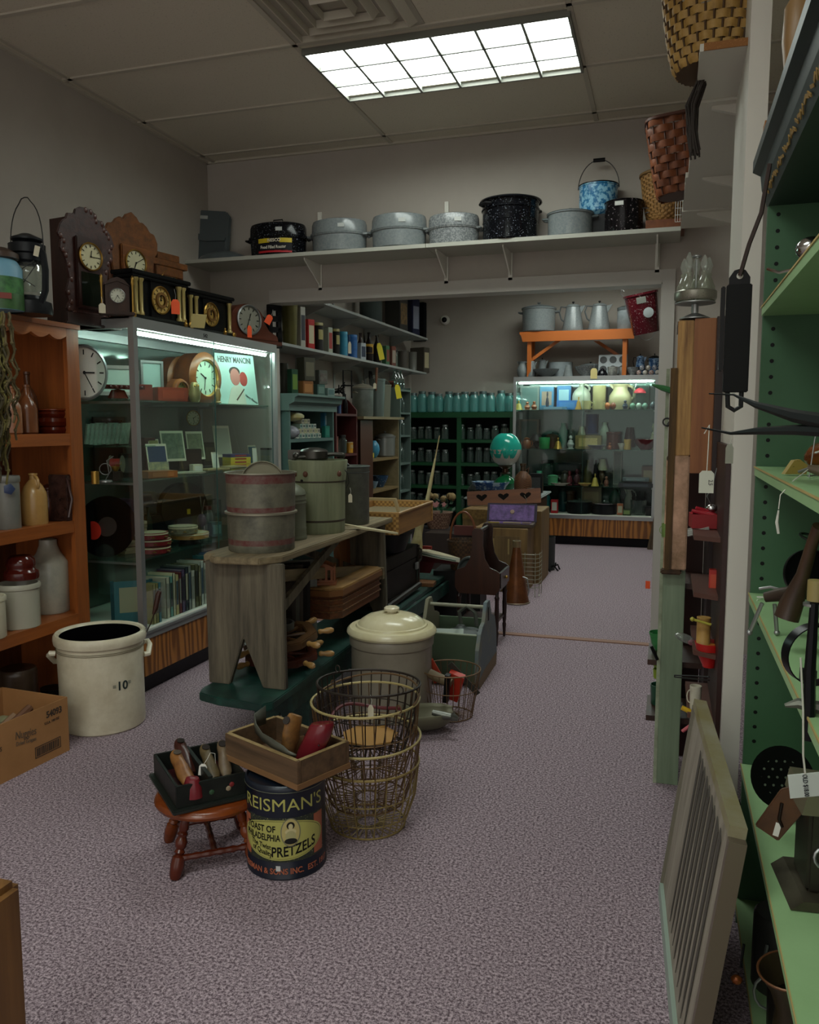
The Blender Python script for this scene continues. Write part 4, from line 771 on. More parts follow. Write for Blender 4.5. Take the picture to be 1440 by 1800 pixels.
# pretzel tin
TX, TY = -1.058, 2.132; t = thing('pretzel_tin', 'large dark blue pretzel tin with a yellow-green oval label', 'tin', (TX, TY, 0), math.atan2(1.058, 2.132) - .06)
NAVY = mat('0c1322', .3); YG = mat('a9a65a', .4); ORG = mat('a35a3c', .45); TR = .119
M().lathe([(0, 0), (.98, 0), (1, .01), (1, .02), (.985, .03), (.985, .925), (1, .93)], 56, r=TR, h=.283).o('body', NAVY, t)
M().lathe([(1.0, .93), (1.012, .935), (1.012, .965), (.985, .985), (.955, .995), (.94, .985), (.93, .965), (0, .96)], 56, r=TR, h=.283).o('lid', mat('141c28', .35, .2), t); M().ring(TR * 1.008, .0012, .264, 56).o('rim_line', mat('7b7f6a', .3, .5), t)
RT = TR * .986
wraptext("REISMAN'S", .053, RT, radians(-3), .2085, YG, t, 1.08, 0)
BO = radians(-6); wrapshape([(-.152, 0), (.152, 0), (.152, .132), (-.152, .132)], RT, BO, .056, mat('22291f', .5, 0, 'speck', '9a986a', 200), t, .0004, 'border', 26)
for s in (-1, 1): wrapshape([(s * .144, .006), (s * .144, .126), (s * .105, .126), (s * .105, .006)], RT, BO, .056, ORG, t, .0006, 'orange_panel')
wrapshape(ell(0, 0, .139, .061), RT, BO, .122, YG, t, .0009, 'oval_label', 34); wrapshape(ell(0, 0, .134, .0575), RT, BO, .122, BLACK, t, .0011, 'oval_line', 34); wrapshape(ell(0, 0, .1325, .0565), RT, BO, .122, YG, t, .0013, 'oval_label', 34)
wraptext('TOAST OF', .027, RT, radians(-37), .146, BLACK, t, .8, .0006, off=.0018); wraptext('PHILADELPHIA', .027, RT, radians(-35), .120, BLACK, t, .68, .0006, off=.0018)
wraptext('The Twist', .021, RT, radians(-36), .098, BLACK, t, .8, .0004, off=.0018, tilt=-.15); wraptext('of Quality', .021, RT, radians(-34), .079, BLACK, t, .8, .0004, off=.0018, tilt=-.2)
wraptext('PRETZELS', .042, RT, radians(14), .078, BLACK, t, .74, .0008, off=.0018, tilt=.16, arc=1.1)
wrapshape(ell(0, 0, .0285, .043), RT, radians(9), .146, mat('6f6f5c', .4), t, .0022, 'portrait_border', 18); wrapshape(ell(0, 0, .0255, .040), RT, radians(9), .146, mat('b3a468', .5), t, .0025, 'portrait_ground', 18)
for i, (cx, cz, a_, b_, c_, nm) in enumerate(((0, .020, .0115, .0115, '1c1a18', 'printed_hair'), (0, .017, .0065, .009, 'c2b888', 'printed_face'), (0, .002, .016, .009, 'c2b888', 'printed_shoulders'), (0, -.012, .015, .017, 'a5a070', 'printed_blouse'), (0, -.026, .018, .009, '1e1e1c', 'printed_basket'))):
    wrapshape(ell(cx, cz, a_, b_), RT, radians(9), .146, mat(c_, .5), t, .0027 + .0002 * i, nm, 12)
wraptext('REISMAN & SONS INC.  EST. 1917', .0245, RT, radians(0), .020, ORG, t, .86, .0005, off=.0014)
wrapshape([(-.0065, 0), (.0065, 0), (.0065, .016), (-.0065, .016)], RT, radians(-9), .03, mat('c4c6c4', .5), t, .0024, 'price_sticker')
# wooden box on the tin
BW = mat('6b5138', .7, 0, 'wood', '41301f', 22, 0, .6, .3); BA = radians(-23.5)
t = openbox('wooden_crate', 'weathered shallow wooden crate balanced on the pretzel tin', 'crate', (-1.076, 2.177), BA, .335, .205, .082, .014, BW, mat('5a4128', .7), .0, None, .2825)
M().box(-.17, .17, -.1065, -.1026, 0, .016).box(.1676, .171, -.1026, .1026, 0, .016).o('bottom_strip', mat('7d5a38', .7), t, sm=False)
M().box(-.16, .16, -.102, -.089, .0822, .0835).box(-.16, .16, .089, .102, .0822, .0835).box(-.167, -.154, -.09, .09, .0822, .0835).box(.154, .167, -.09, .09, .0822, .0835).o('pale_rim', mat('9a8358', .8, 0, 'mottle', '7d6740', 30), t, sm=False)
def inb(lx, ly, c=(-1.076, 2.177), r_=BA): return (c[0] + lx * cos(r_) - ly * sin(r_), c[1] + lx * sin(r_) + ly * cos(r_))
xx = inb(.03, -.03); last('upright wooden shoe last with a grey heel plate in the crate', (xx[0], xx[1], .30), (radians(62), radians(5), BA + .1), mat('a0713a', .45, 0, 'mottle', '5a3d22', 18), .72, mat('2a2420', .6))
xx = inb(.095, .0); t2 = thing('shoe_last', 'glossy dark red shoe form standing in the crate corner', 'shoe last', (xx[0], xx[1], .297), rot=(radians(-8), radians(12), BA + .3)); a = M(); rings = []
for (z, rx, ry, cx) in ((0, .03, .022, -.012), (.02, .037, .028, -.008), (.06, .04, .032, .0), (.10, .039, .034, .008), (.135, .036, .034, .012), (.142, .032, .030, .012), (.141, .018, .018, .012)): rings.append([a._v((cx + rx * cos(2 * pi * i / 18), ry * sin(2 * pi * i / 18), z + .35 * rx * cos(2 * pi * i / 18) * (z / .135))) for i in range(18)])
for A, B_ in zip(rings, rings[1:]):
    for i in range(18): a.b.faces.new((A[i], A[(i + 1) % 18], B_[(i + 1) % 18], B_[i]))
a.b.faces.new(rings[0]); a.b.faces.new(rings[-1]); a.o('body', mat('6a1c24', .2), t2); M().ball((.0, -.034, .03), .003, 8, 6).ball((.03, -.028, .085), .003, 8, 6).o('rivet', mat('2a0c10', .4), t2)
xx = inb(-.05, .02); last('tan shoe last lying at the bottom of the crate', (xx[0], xx[1], .30), (radians(5), 0, BA - 1.2), mat('8a6a48', .5), .6)
t = thing('metal_bracket', 'long curved grey metal blade lying across the crate rim', 'metal blade', (0, 0, 0))
a = M(); P = [(-.135, .03, .058), (-.13, -.02, .046), (-.09, -.045, .03), (-.03, -.07, .024), (.03, -.085, .028), (.09, -.088, .02), (.11, -.088, .012), (.135, -.08, .006)]
for (p0, p1) in zip(P, P[1:]):
    q0, q1 = inb(p0[0], p0[1]), inb(p1[0], p1[1]); a.quad((q0[0], q0[1], .366), (q1[0], q1[1], .366), (q1[0], q1[1], .366 + p1[2]), (q0[0], q0[1], .366 + p0[2]))
o_ = a.o('blade', mat('57584e', .45, .4), t, wd=1); md = o_.modifiers.new('s', 'SOLIDIFY'); md.thickness = .003
# nested wire egg baskets
BX, BY = -.905, 2.425
def eggbasket(label, z, Rt, Rb, h, m, mw, tilt=(0, 0), nw=30, loops=False, bail=False):
    t = thing('wire_basket', label, 'wire basket', (BX, BY, z), rot=(tilt[0], tilt[1], .4), group=None)
    a = M().ring(Rt, .0042, h, 44).o('rim', m, t)
    a = M(); a.ring(Rb + (Rt - Rb) * .62, .002, h * .55, 40).ring(Rb + (Rt - Rb) * .3, .002, h * .22, 40).ring(Rb, .003, .004, 36).ring(Rb * .3, .002, .004, 20).o('hoops', mw, t)
    b = M()
    for i in range(nw):
        A = 2 * pi * i / nw; b.tube([(Rt * cos(A), Rt * sin(A), h), ((Rb + (Rt - Rb) * .75) * cos(A), (Rb + (Rt - Rb) * .75) * sin(A), h * .5), (Rb * cos(A), Rb * sin(A), .006), (Rb * .3 * cos(A), Rb * .3 * sin(A), .004)], .0019, 4, caps=False)
    b.o('wires', mw, t)
    if loops:
        for A in (2.2, 5.3): M().ring(.012, .002, 0, 14).o('handle_loop', mw, t, (Rt * cos(A), Rt * sin(A), h + .012), (pi / 2, 0, A))
    if bail: M().tube([(Rt * cos(A), Rt * sin(A), h + .003 + .03 * abs(sin(A + .6))) for A in [-.6 + pi * i / 24 for i in range(25)]], .0036, 6).o('bail_handle', mw, t)
    return t
RW = mat('6a5136', .5, .4); YW = mat('94804e', .45, .4); DW2 = mat('2c231c', .5, .4); PW = mat('b0a06c', .45, .3)
eggbasket('lowest wire egg basket of the nested stack, standing on the carpet', 0, .168, .122, .215, YW, YW)
eggbasket('second wire egg basket from the bottom of the nested stack', .085, .176, .124, .215, PW, RW, (.03, -.02))
eggbasket('third wire egg basket of the stack with a pale taped rim', .195, .176, .126, .225, PW, RW, (.0, -.03), loops=True, bail=True)
eggbasket('topmost dark wire egg basket of the nested stack', .262, .168, .124, .21, DW2, DW2, (-.05, .02), loops=True)
tag(M().lathe([(0, 0), (1, 0), (1, 1), (0, 1)], 7, r=.085, h=.008, sx=1.1).o('cheese_board', mat('a87c3c', .5), None, (BX, BY + .02, .285), (.05, 0, .5)), 'light yellow wooden board lying inside the nested wire baskets', 'board')
xx = (BX + .055, BY - .12, .40); hangtag('white string tag hanging inside the topmost wire basket', xx, PAPER, .018, .045, .2)
tag(M().tube([(BX + .12 * cos(A), BY + .12 * sin(A), .36 + .01 * sin(3 * A)) for A in [.8 + 2.6 * i / 16 for i in range(17)]], .006, 6).o('red_hoop', mat('5a262a', .5)), 'dark red leather strap curled inside the upper wire baskets', 'strap')
# lidded crock
t = thing('lidded_crock', 'big grey-cream stoneware crock with a domed cream lid', 'crock', (-1.165, 3.44, 0))
M().lathe([(0, 0), (.93, 0), (.96, .015), (.965, .86), (1.0, .88), (1.01, .97), (.98, 1), (.9, 1), (.88, .95), (0, .95)], 48, r=.19, h=.37).o('body', mat('8f8777', .35, 0, 'mottle', '7d7566', 7), t)
M().lathe([(0, 0), (1.04, 0), (1.07, .1), (1.06, .22), (1.0, .34), (.86, .36), (.84, .44), (.8, .46), (.74, .62), (.6, .8), (.4, .92), (.2, .97), (0, .98)], 48, r=.19, h=.095, c=(0, 0, .371)).o('lid', mat('dcd4b4', .22, 0, 'mottle', 'c9bf94', 6), t)
M().lathe([(0, 0), (.6, 0), (.62, .3), (1, .4), (1, .8), (.8, 1), (0, 1)], 20, r=.035, h=.028, c=(0, 0, .462)).o('knob', mat('dcd4b4', .22), t)
# second wire basket with tools
t = thing('wire_basket', 'wire basket full of tools beside the lidded crock', 'wire basket', (-.90, 3.48, 0)); wire_bowl(t, .135, .10, .215, RW, 26, .0018)
tag(M().tube([(-.985, 3.43, .20), (-.88, 3.42, .165)], .022, 10).o('wooden_tool', mat('6c5c42', .6), None), 'tan wooden tool handle with a black end poking from the tool basket', 'tool')
tag(M().cb((0, 0, 0), (.07, .03, .14), (.3, .3, 0)).o('red_pliers', mat('b0301e', .4), None, (-.88, 3.47, .14)), 'red handled tool in the wire tool basket', 'tool')
tag(M().cb((0, 0, 0), (.022, .03, .13), (.1, .1, 0)).o('gripped_tool', BLACK, None, (-.895, 3.40, .15)), 'black grip of a tool standing in the wire tool basket', 'tool')
tag(M().cb((0, 0, 0), (.025, .008, .2), (.2, -.7, .2)).o('metal_file', mat('3f4038', .4, .5), None, (-.84, 3.49, .17)), 'flat grey metal blade leaning in the wire tool basket', 'tool')
tag(M().cb((0, 0, 0), (.05, .01, .14), (.5, -.4, .2)).o('orange_sheet', mat('b8452c', .5), None, (-.985, 3.50, .19)), 'orange printed sheet curling out of the wire tool basket', 'packet')
# scoop
t = thing('metal_scoop', 'large grey metal scoop lying by the foot of the lidded crock', 'scoop', (-.91, 3.27, .012), rot=(.0, .0, .5))
a = M(); n = 14; rings = []
for i in range(9):
    x = -.13 + .21 * i / 8; r = .085 * (1 if i < 5 else sqrt(max(0.02, 1 - ((i - 4) / 4.2) ** 2))); rings.append([(x, r * cos(A), .085 + r * sin(A)) for A in [pi + pi * j / n for j in range(n + 1)]])
for A, B_ in zip(rings, rings[1:]):
    for j in range(n): a.quad(A[j], A[j + 1], B_[j + 1], B_[j])
for j in range(1, n): a.b.faces.new([a._v(p) for p in (rings[0][0], rings[0][j], rings[0][j + 1])])
o_ = a.o('bowl', mat('6d6b56', .45, .3), t, wd=1); o_.modifiers.new('s', 'SOLIDIFY').thickness = .002
M(Tm((.02, -.07, .09), (0, 0, -.45))).tube([(-.05, 0, 0), (.0, 0, -.01), (.03, 0, -.012), (.035, 0, -.012), (.06, 0, -.02)], [.012, .016, .013, .019, .009], 12).o('grip', mat('6d6f68', .35, .7), t)
# corner of a pine chair in the near left corner
t = thing('chair_arm', 'pale wooden post end cut off by the lower left picture edge', 'chair', (-1.150, 1.16, 0))
M().box(-.11, .0, -.12, .035, .0, .445).o('post', mat('7a5428', .5, 0, 'wood', '5c3c1a', 18, 2), t, bev=.014)
# ================================================================== the two benches down the middle
GZ = .3
t = thing('green_bench', 'long low dark green painted bench running back into the room', 'bench', (0, 0, 0))
M().prism([(-1.66, 2.63), (-1.68, 2.68), (-1.68, 5.44), (-1.40, 5.44), (-1.345, 2.62), (-1.37, 2.585), (-1.56, 2.6)], GZ - .032, GZ, 'z').o('seat_board', DKGREEN, t, sm=False, bev=.004)
for y in (2.98, 4.0, 5.3): M().prism([(-1.63, GZ - .032), (-1.37, GZ - .032), (-1.37, 0), (-1.44, 0), (-1.5, .12), (-1.56, 0), (-1.61, 0)], y, y + .03, 'y').o('leg', DKGREEN, t, sm=False)
M().box(-1.385, -1.365, 2.82, 5.29, GZ - .11, GZ - .033).o('apron', DKGREEN, t, sm=False)
WZ = .81
t = thing('wash_bench', 'tall weathered grey plank bench standing on the green bench', 'bench', (0, 0, 0))
pts = [(-1.715, 2.80), (-1.70, 2.75), (-1.665, 2.77), (-1.655, 2.72), (-1.62, 2.695), (-1.44, 2.71), (-1.385, 2.79), (-1.385, 3.4), (-1.395, 4.14), (-1.69, 4.17), (-1.715, 3.5)]
M().prism(pts, WZ - .026, WZ, 'z').o('top_board', GREYWY, t, sm=False, bev=.004)
lg = [(-1.695, WZ - .026), (-1.365, WZ - .026), (-1.36, GZ), (-1.455, GZ), (-1.535, GZ + .19), (-1.60, GZ), (-1.69, GZ)]
M().prism(lg, 2.75, 2.776, 'y').o('leg', GREYW, t, sm=False, bev=.003)
M().prism([(-1.69, WZ - .026), (-1.405, WZ - .026), (-1.39, GZ), (-1.46, GZ), (-1.535, GZ + .17), (-1.6, GZ), (-1.68, GZ)], 4.02, 4.046, 'y').o('leg', GREYW, t, sm=False, bev=.003)
M().prism([(2.776, .50), (2.776, .55), (3.5, WZ - .026), (3.6, WZ - .026)], -1.47, -1.45, 'x').o('brace', GREYW, t, sm=False); M().prism([(4.02, .52), (4.02, .565), (3.3, WZ - .026), (3.2, WZ - .026)], -1.60, -1.58, 'x').o('brace', GREYW, t, sm=False)
M().prism([(2.776, .70), (2.776, .75), (4.02, .565), (4.02, .515)], -1.50, -1.48, 'x').o('rail', GREYWY, t, sm=False); M().box(-1.68, -1.40, 3.99, 4.02, .50, .56).o('batten', GREYWY, t, sm=False)
def TP(px, z, x): return pos(px, z, x=x)
# wares on the bench
t = thing('well_bucket', 'cylindrical grey metal drum with faded red bands on the weathered bench', 'drum', (-1.545, 2.935, WZ))
DR = mat('7d7a68', .5, .25, 'mottle', '4c4b42', 12, 2, .6); DRR = mat('5c1f20', .6, .0, 'mottle', '6b5a50', 40, 2, .45)
r = .139; M().lathe([(0, 0), (.93, 0), (.945, .01), (.945, .09)], 44, r=r, h=.31).lathe([(.95, .16), (.965, .47), (1.0, .48)], 44, r=r, h=.31).lathe([(.975, .57), (.985, .87)], 44, r=r, h=.31).o('body', DR, t)
M().lathe([(.945, .09), (.95, .16)], 44, r=r, h=.31).o('red_band', DRR, t); M().lathe([(.965, .505), (.975, .57)], 44, r=r, h=.31).o('red_band', DRR, t); M().lathe([(.985, .87), (.99, .985)], 44, r=r, h=.31).o('red_band', DRR, t)
M().lathe([(.965, .47), (1.035, .478), (1.035, .5), (.965, .508)], 44, r=r, h=.31).lathe([(.985, .98), (1.03, .985), (1.03, 1), (.97, 1), (.95, .96), (.93, .04), (0, .04)], 44, r=r, h=.31).o('rolled_hoop', mat('8b8674', .4, .4), t)
t = thing('tin_disc', 'round tin lid standing upright inside the banded metal drum', 'lid', (-1.555, 2.97, WZ + .262), rot=(radians(82), 0, radians(28)))
M().lathe([(0, 0), (.98, 0), (1, .3), (1, 1), (.96, 1), (.95, .3), (0, .25)], 40, r=.088, h=.02).o('disc', mat('7d7861', .5, .2), t)
t = thing('milk_pail', 'small domed grey-green can behind the banded drum', 'can', (-1.575, 3.23, WZ)); GC = mat('6c705f', .45, .2)
M().lathe([(0, 0), (1, 0), (1.02, .03), (1, .06), (.98, .08), (1.0, .12), (.97, .15), (1, .19), (.97, .22), (.97, .62), (1.0, .65), (.97, .68), (1, .71), (.97, .74), (.96, .78), (1, .8), (.9, .88), (.6, .96), (.3, 1), (0, 1)], 36, r=.085, h=.245).o('body', GC, t); M().lathe(PF['knob'], 12, r=.014, h=.02, c=(0, 0, .243)).o('knob', GC, t)
t = thing('ice_cream_bucket', 'grey-green staved ice cream bucket with a rusty hoop', 'bucket', (-1.545, 3.50, WZ)); IC = mat('858a6c', .6, 0, 'wood', '6b7055', 26, 2, .5)
r = .13; M().lathe([(0, 0), (.93, 0), (.945, .03), (.95, .17)], 36, r=r, h=.335).o('body', IC, t); M().lathe([(.955, .17), (.965, .70)], 36, r=r, h=.335).o('staves', IC, t); M().lathe([(.985, .72), (1.06, .99), (1.05, 1), (.99, 1), (.88, .1), (0, .1)], 36, r=r, h=.335).o('upper_staves', IC, t)
M().lathe([(.96, .70), (.99, .705), (.99, .72), (.975, .725)], 36, r=r, h=.335).o('rust_line', mat('3b3226', .6, .3), t); M().lathe([(.95, .16), (.965, .165), (.965, .185), (.95, .19)], 36, r=r, h=.335).o('rust_line', mat('3b3226', .6, .3), t)
for A in (-2.05, -1.6, -.35): M().ball((r * 1.01 * cos(A), r * 1.01 * sin(A), .275), (.012, .012, .014), 10, 6).o('rusty_bolt', mat('5a3524', .6), t)
M().lathe([(0, 0), (.006, 0), (.006, .004), (0, .004)], 10, c=(r * 1.0 * cos(-1.75), r * 1.0 * sin(-1.75), .245), rot=(pi / 2, 0, 0)).o('drain_hole', BLACK, t)
M().tube([(r * 1.03, 0, .29), (r * 1.15, .0, .27), (r * 1.18, 0, .23), (r * 1.1, -.01, .205)], .0018, 5).o('bail_handle', DKST, t)
t = thing('crank_gearbox', 'dark metal crank mechanism sitting on the ice cream bucket', 'crank', (-1.56, 3.49, WZ + .336), rot=(0, 0, .3)); CM = mat('4c4a45', .35, .8)
M().lathe([(0, 0), (.55, 0), (.6, .1), (.6, .7), (.5, .85), (.2, 1), (0, 1)], 24, r=.11, h=.055).o('gear_housing', CM, t); M().box(-.12, -.03, -.015, .015, .0, .045).o('frame_bar', CM, t, bev=.004)
M().ball((-.075, -.045, .018), (.018, .018, .018), 10, 6).tube([(-.02, -.05, .015), (-.075, -.05, .01), (-.10, -.045, -.01)], .009, 8).o('crank_arm', CM, t); M().tube([(.04, -.0, .02), (.09, -.01, .025), (.13, .0, .02)], [.012, .009, .013], 8).ball((.13, .01, .018), (.016, .016, .014), 10, 6).o('crank_socket', CM, t)
t = thing('metal_bin', 'plain galvanised metal bin at the far end of the weathered bench', 'bin', (-1.525, 3.83, WZ)); M().lathe(PF['tall'], 36, r=.104, h=.29).o('body', mat('565b52', .5, .4, 'mottle', '6c7066', 22, 2, .6), t); M().ring(.107, .004, .288, 40).ring(.1055, .0025, .26, 40).o('rim', GALVD, t)
for i, (dx, dy, dz) in enumerate(((-.03, -.05, .01), (.02, -.04, .015), (-.05, -.01, .02))): tag(M().ball((0, 0, 0), (.03, .02, .014), 9, 5, (0, .3, i)).o('metal_part', mat('33332f', .4, .6), None, (-1.55 + dx, 3.83 + dy, WZ + .285 + dz)), ['dark metal part poking out of the galvanised bin, nearest the bucket', 'dark metal part in the middle of the galvanised bin mouth', 'dark metal part at the back of the galvanised bin mouth'][i], 'metal part')
t = hangtag('white tag hanging between the ice cream bucket and the galvanised bin', (-1.405, 3.55, WZ + .135), PAPER, .018, .04, .2)
p0 = Vector((-1.40, 3.50, WZ)); tag(M().prism([(-.14, 0), (.0, -.02), (.16, .03), (.155, .045), (.0, .03)], -.004, .004, 'z').o('wood_sliver', mat('b0a684', .7), None, (-1.36, 3.62, WZ + .006), (0, .18, .25)), 'thin pale wooden slat jutting off the weathered bench', 'slat')
# picnic basket and small orange crate under the bench
PB = mat('6d4420', .6, 0, 'weave', '4f2f14', 55, 2, .5, .4)
t = thing('picnic_basket', 'woven picnic basket with a flat wooden lid under the weathered bench', 'basket', (-1.53, 3.66, 0)); 
P = [(-.14, -.31), (.10, -.31), (.145, -.26), (.145, .26), (.11, .31), (-.14, .31)]
M().prism([(x * .96, y * .96) for x, y in P], GZ + .128, GZ + .26, 'z').o('body', mat('6d3c18', .6, 0, 'wood', '45220c', 40, 1, .5, .5), t, sm=False); M().prism([(x * 1.03, y * 1.03) for x, y in P], GZ + .235, GZ + .262, 'z').o('rim_band', mat('6b431f', .5), t, sm=False)
M().prism(P, GZ + .263, GZ + .272, 'z').o('lid', mat('a07a44', .6, 0, 'wood', '6f4f26', 30, 1, .5), t, sm=False)
for z in (.16, .19, .215): M().prism([(x * 1.0, y * 1.0) for x, y in P], GZ + z, GZ + z + .004, 'z').o('woven_band', PB, t, sm=False)
t = thing('berry_crate', 'small orange openwork wooden basket on the picnic basket', 'basket', (-1.53, 3.46, GZ + .273), .35, s=(1.2, 1.2, 1.15)); OR = mat('8a4a16', .45)
M().box(-.07, .07, -.05, .05, 0, .01).o('base', OR, t, sm=False)
for s in (-1, 1):
    a = M(); a.prism([(-.062, .01), (.062, .01), (.062, .02), (-.062, .02)], s * .042 - .003, s * .042 + .003, 'y').prism([(-.062, .06), (.062, .06), (.062, .07), (.03, .085), (0, .088), (-.03, .085), (-.062, .07)], s * .042 - .003, s * .042 + .003, 'y')
    for i in range(6): x = -.06 + .0215 * i; a.box(x, x + .01, s * .042 - .003, s * .042 + .003, .02, .06)
    a.o('slatted_side', OR, t, sm=False)
    a = M().box(s * .062 - .003, s * .062 + .003, -.04, .04, .01, .02).box(s * .062 - .003, s * .062 + .003, -.04, .04, .06, .075)
    for i in range(4): y = -.038 + .021 * i; a.box(s * .062 - .003, s * .062 + .003, y, y + .01, .02, .06)
    a.o('slatted_end', OR, t, sm=False)
tag(M().cb((0, 0, 0), (.02, .001, .015)).o('price_sticker', WHITE, None, (-1.555, 3.40, GZ + .35), (0, 0, .35)), 'small white price sticker on the orange openwork basket', 'sticker')
# things stacked behind the picnic basket
for i, (px, hh, c) in enumerate(((505, .42, '7a451c'), (520, .40, '8a5a2a'), (508, .44, '1c1c1c'))):
    pass
tag(M().cb((0, 0, 0), (.03, .2, .46), (.12, 0, .1)).o('wooden_board', mat('8a5527', .45, 0, 'wood', '6a3c18', 20, 2), None, (-1.60, 3.93, .555)), 'orange-brown board leaning under the weathered bench', 'board')
for i in range(4):
    t = thing('picture_frame', 'dark framed picture filed under the weathered bench, ' + ['nearest the front leg', 'second from the front leg', 'third from the front leg', 'next to the orange-brown board'][i], 'picture frame', (-1.60 - .0 * i, 3.12 + .075 * i, GZ), rot=(.08, 0, .6))
    M().box(-.10, .10, 0, .012, 0, .02).box(-.10, .10, 0, .012, .38, .4).box(-.10, -.085, 0, .012, .02, .38).box(.085, .10, 0, .012, .02, .38).o('frame', mat(['2a2420', '3c342c', '1d1b19', '7d8078'][i], .4), t, sm=False); M().box(-.085, .085, .003, .009, .02, .38).o('picture', mat(['201c18', '5a5c54', '141412', '8f928a'][i], .2), t, sm=False)
# ship wheels
def wheel(label, c, R_, rot, m, nspk=8):
    t = thing('ship_wheel', label, 'ship wheel', c, rot=rot); M().lathe([(.72, -.5), (1, -.5), (1, .5), (.72, .5), (.72, -.5)], 8 if nspk == 8 else 10, r=R_, h=.032).o('rim', m, t, sm=False, bev=.004)
    M().lathe([(0, -.5), (.2, -.5), (.2, .5), (0, .5)], 20, r=R_, h=.045).o('hub', m, t)
    for i in range(nspk):
        A = 2 * pi * i / nspk + .2; d = Vector((cos(A), sin(A), 0)); M().tube([d * R_ * .2, d * R_ * .75], .008, 8).o('spoke', m, t)
        M().tube([d * R_ * k for k in (1.0, 1.04, 1.12, 1.24, 1.34, 1.4)], [.008, .012, .009, .014, .013, .006], 10).o('handle', mat('a07a45', .35) if R_ > .12 else m, t)
    return t
SWM = mat('5f4222', .4, 0, 'wood', '43290f', 16, 0)
wheel('wooden ship wheel with pale turned handles, topmost of the two on the green bench', (-1.525, 3.03, GZ + .125), .165, (radians(7), radians(-4), .25), SWM)
wheel('reddish wooden ship wheel lying under the other wheel on the green bench', (-1.525, 3.05, GZ + .046), .160, (radians(3), 0, .1), mat('5a2712', .35, 0, 'wood', '3c1509', 16, 0))
tag(M().lathe([(0, 0), (.6, .02), (1, .3), (1, 1), (.9, 1), (.85, .3), (0, .15)], 24, r=.07, h=.04).o('iron_bowl', mat('4a4a46', .5, .3), None, (-1.53, 3.03, GZ + .148)), 'grey iron dish lying inside the upper ship wheel', 'dish')
# trunk, basin, woven tray
t = thing('trunk', 'black painted wooden trunk with metal latches on the green bench', 'trunk', (0, 0, 0)); TK = mat('17130f', .5, 0, 'mottle', '241d16', 14)
M().box(-1.72, -1.45, 4.09, 4.78, .325, .50).o('body', TK, t, sm=False, bev=.004); M().box(-1.725, -1.445, 4.085, 4.785, .502, .576).o('lid', TK, t, sm=False, bev=.004)
M().box(-1.445, -1.437, 4.085, 4.105, .33, .57).box(-1.445, -1.437, 4.765, 4.785, .33, .57).box(-1.445, -1.44, 4.085, 4.785, .32, .335).o('edge_strip', mat('2b241c', .4, .3), t, sm=False)
M().tube([(-1.445, 4.76, .56), (-1.43, 4.79, .54), (-1.43, 4.79, .48), (-1.44, 4.76, .46)], .007, 6).o('handle', mat('4a4640', .4, .6), t); M().box(-1.44, -1.43, 4.70, 4.74, .43, .47).o('latch', STEEL, t, sm=False)
tag(M().tube([(-1.42, 4.12, .32), (-1.42, 4.72, .335)], .017, 8).o('wooden_roller', mat('1f1914', .5), None), 'dark round rod lying on the green bench against the trunk', 'rod')
t = tag(M().lathe([(0, 0), (.7, 0), (.75, .03), (.98, .9), (1.06, .94), (1.06, 1), (.96, .97), (.72, .1), (0, .08)], 36, r=.2, h=.13, sy=1.2, sx=.9).o('basin', mat('1c1d1c', .4, .2), None, (-1.57, 4.45, .577)), 'dark oval metal basin on top of the black trunk', 'basin')
WV = mat('b08444', .6, 0, 'weave', '835c2a', 70, 2, .5, .5)
t = thing('woven_tray', 'square split-wood tray with a flat bail handle on the basin', 'tray', (-1.585, 4.55, .708), .02)
for s in (-1, 1): M().box(-.2, .2, s * .36 - .008, s * .36 + .008, 0, .115).o('side', WV, t, sm=False); M().box(s * .19 - .006, s * .19 + .006, -.352, .352, 0, .115).o('side', mat('9c6e34', .55, 0, 'wood', '7d5526', 30, 1), t, sm=False)
M().box(-.19, .19, -.35, .35, 0, .01).o('bottom', WV, t, sm=False); M().tube([(-.198, -.36, .117), (.198, -.36, .117), (.198, .36, .117), (-.198, .36, .117)], .008, 6, True).o('rim', mat('9a7440', .5), t)
M().box(-.185, .185, -.35, .35, .07, .08).o('woven_lid', mat('8a7a5c', .6, 0, 'weave', '6f6044', 60), t, sm=False)
M().prism([(-.13, .05), (-.115, .05), (-.075, .165), (.1, .165), (.135, .05), (.15, .05), (.11, .178), (-.085, .178)], -.0 - .14, -.11, 'y').o('bail_handle', mat('a08a62', .6), t, sm=False)
# sailboat
t = thing('model_sailboat', 'old wooden model sailboat hull with a tall pale leaning mast', 'model boat', (-1.44, 5.1, 0)); a = M(); rings = []
for i in range(11):
    u = i / 10; x = -.22 + .40 * u; wv = .055 * sin(pi * min(1, .12 + u * .9)) ** .7 if u < 1 else .004; zt = .515 - .07 * u; rings.append([(x, wv, zt), (x, wv * .9, zt - .028), (x, .004, zt - .085 + .05 * u * u), (x, -.004, zt - .085 + .05 * u * u), (x, -wv * .9, zt - .028), (x, -wv, zt)])
up = M(); lo = M(); dk = M()
for A, B_ in zip(rings, rings[1:]):
    for (m_, ii) in ((up, (0, 4)), (lo, (1, 2, 3))):
        for j in ii: m_.quad(A[j], A[j + 1], B_[j + 1], B_[j])
    dk.quad(A[0], A[5], B_[5], B_[0])
up.quad(rings[0][0], rings[0][1], rings[0][4], rings[0][5]); lo.b.faces.new([lo._v(p) for p in rings[0][1:5]])
up.o('hull_side', mat('c4c6b2', .5), t, wd=1); lo.o('hull_bottom', mat('55161a', .4), t, wd=1); dk.o('deck', mat('b3ab8c', .6, 0, 'mottle', '9a9070', 20), t)
M().prism([(-.12, .44), (.02, .43), (-.02, .335), (-.10, .335)], -.004, .004, 'y').o('keel', mat('55161a', .4), t, sm=False)
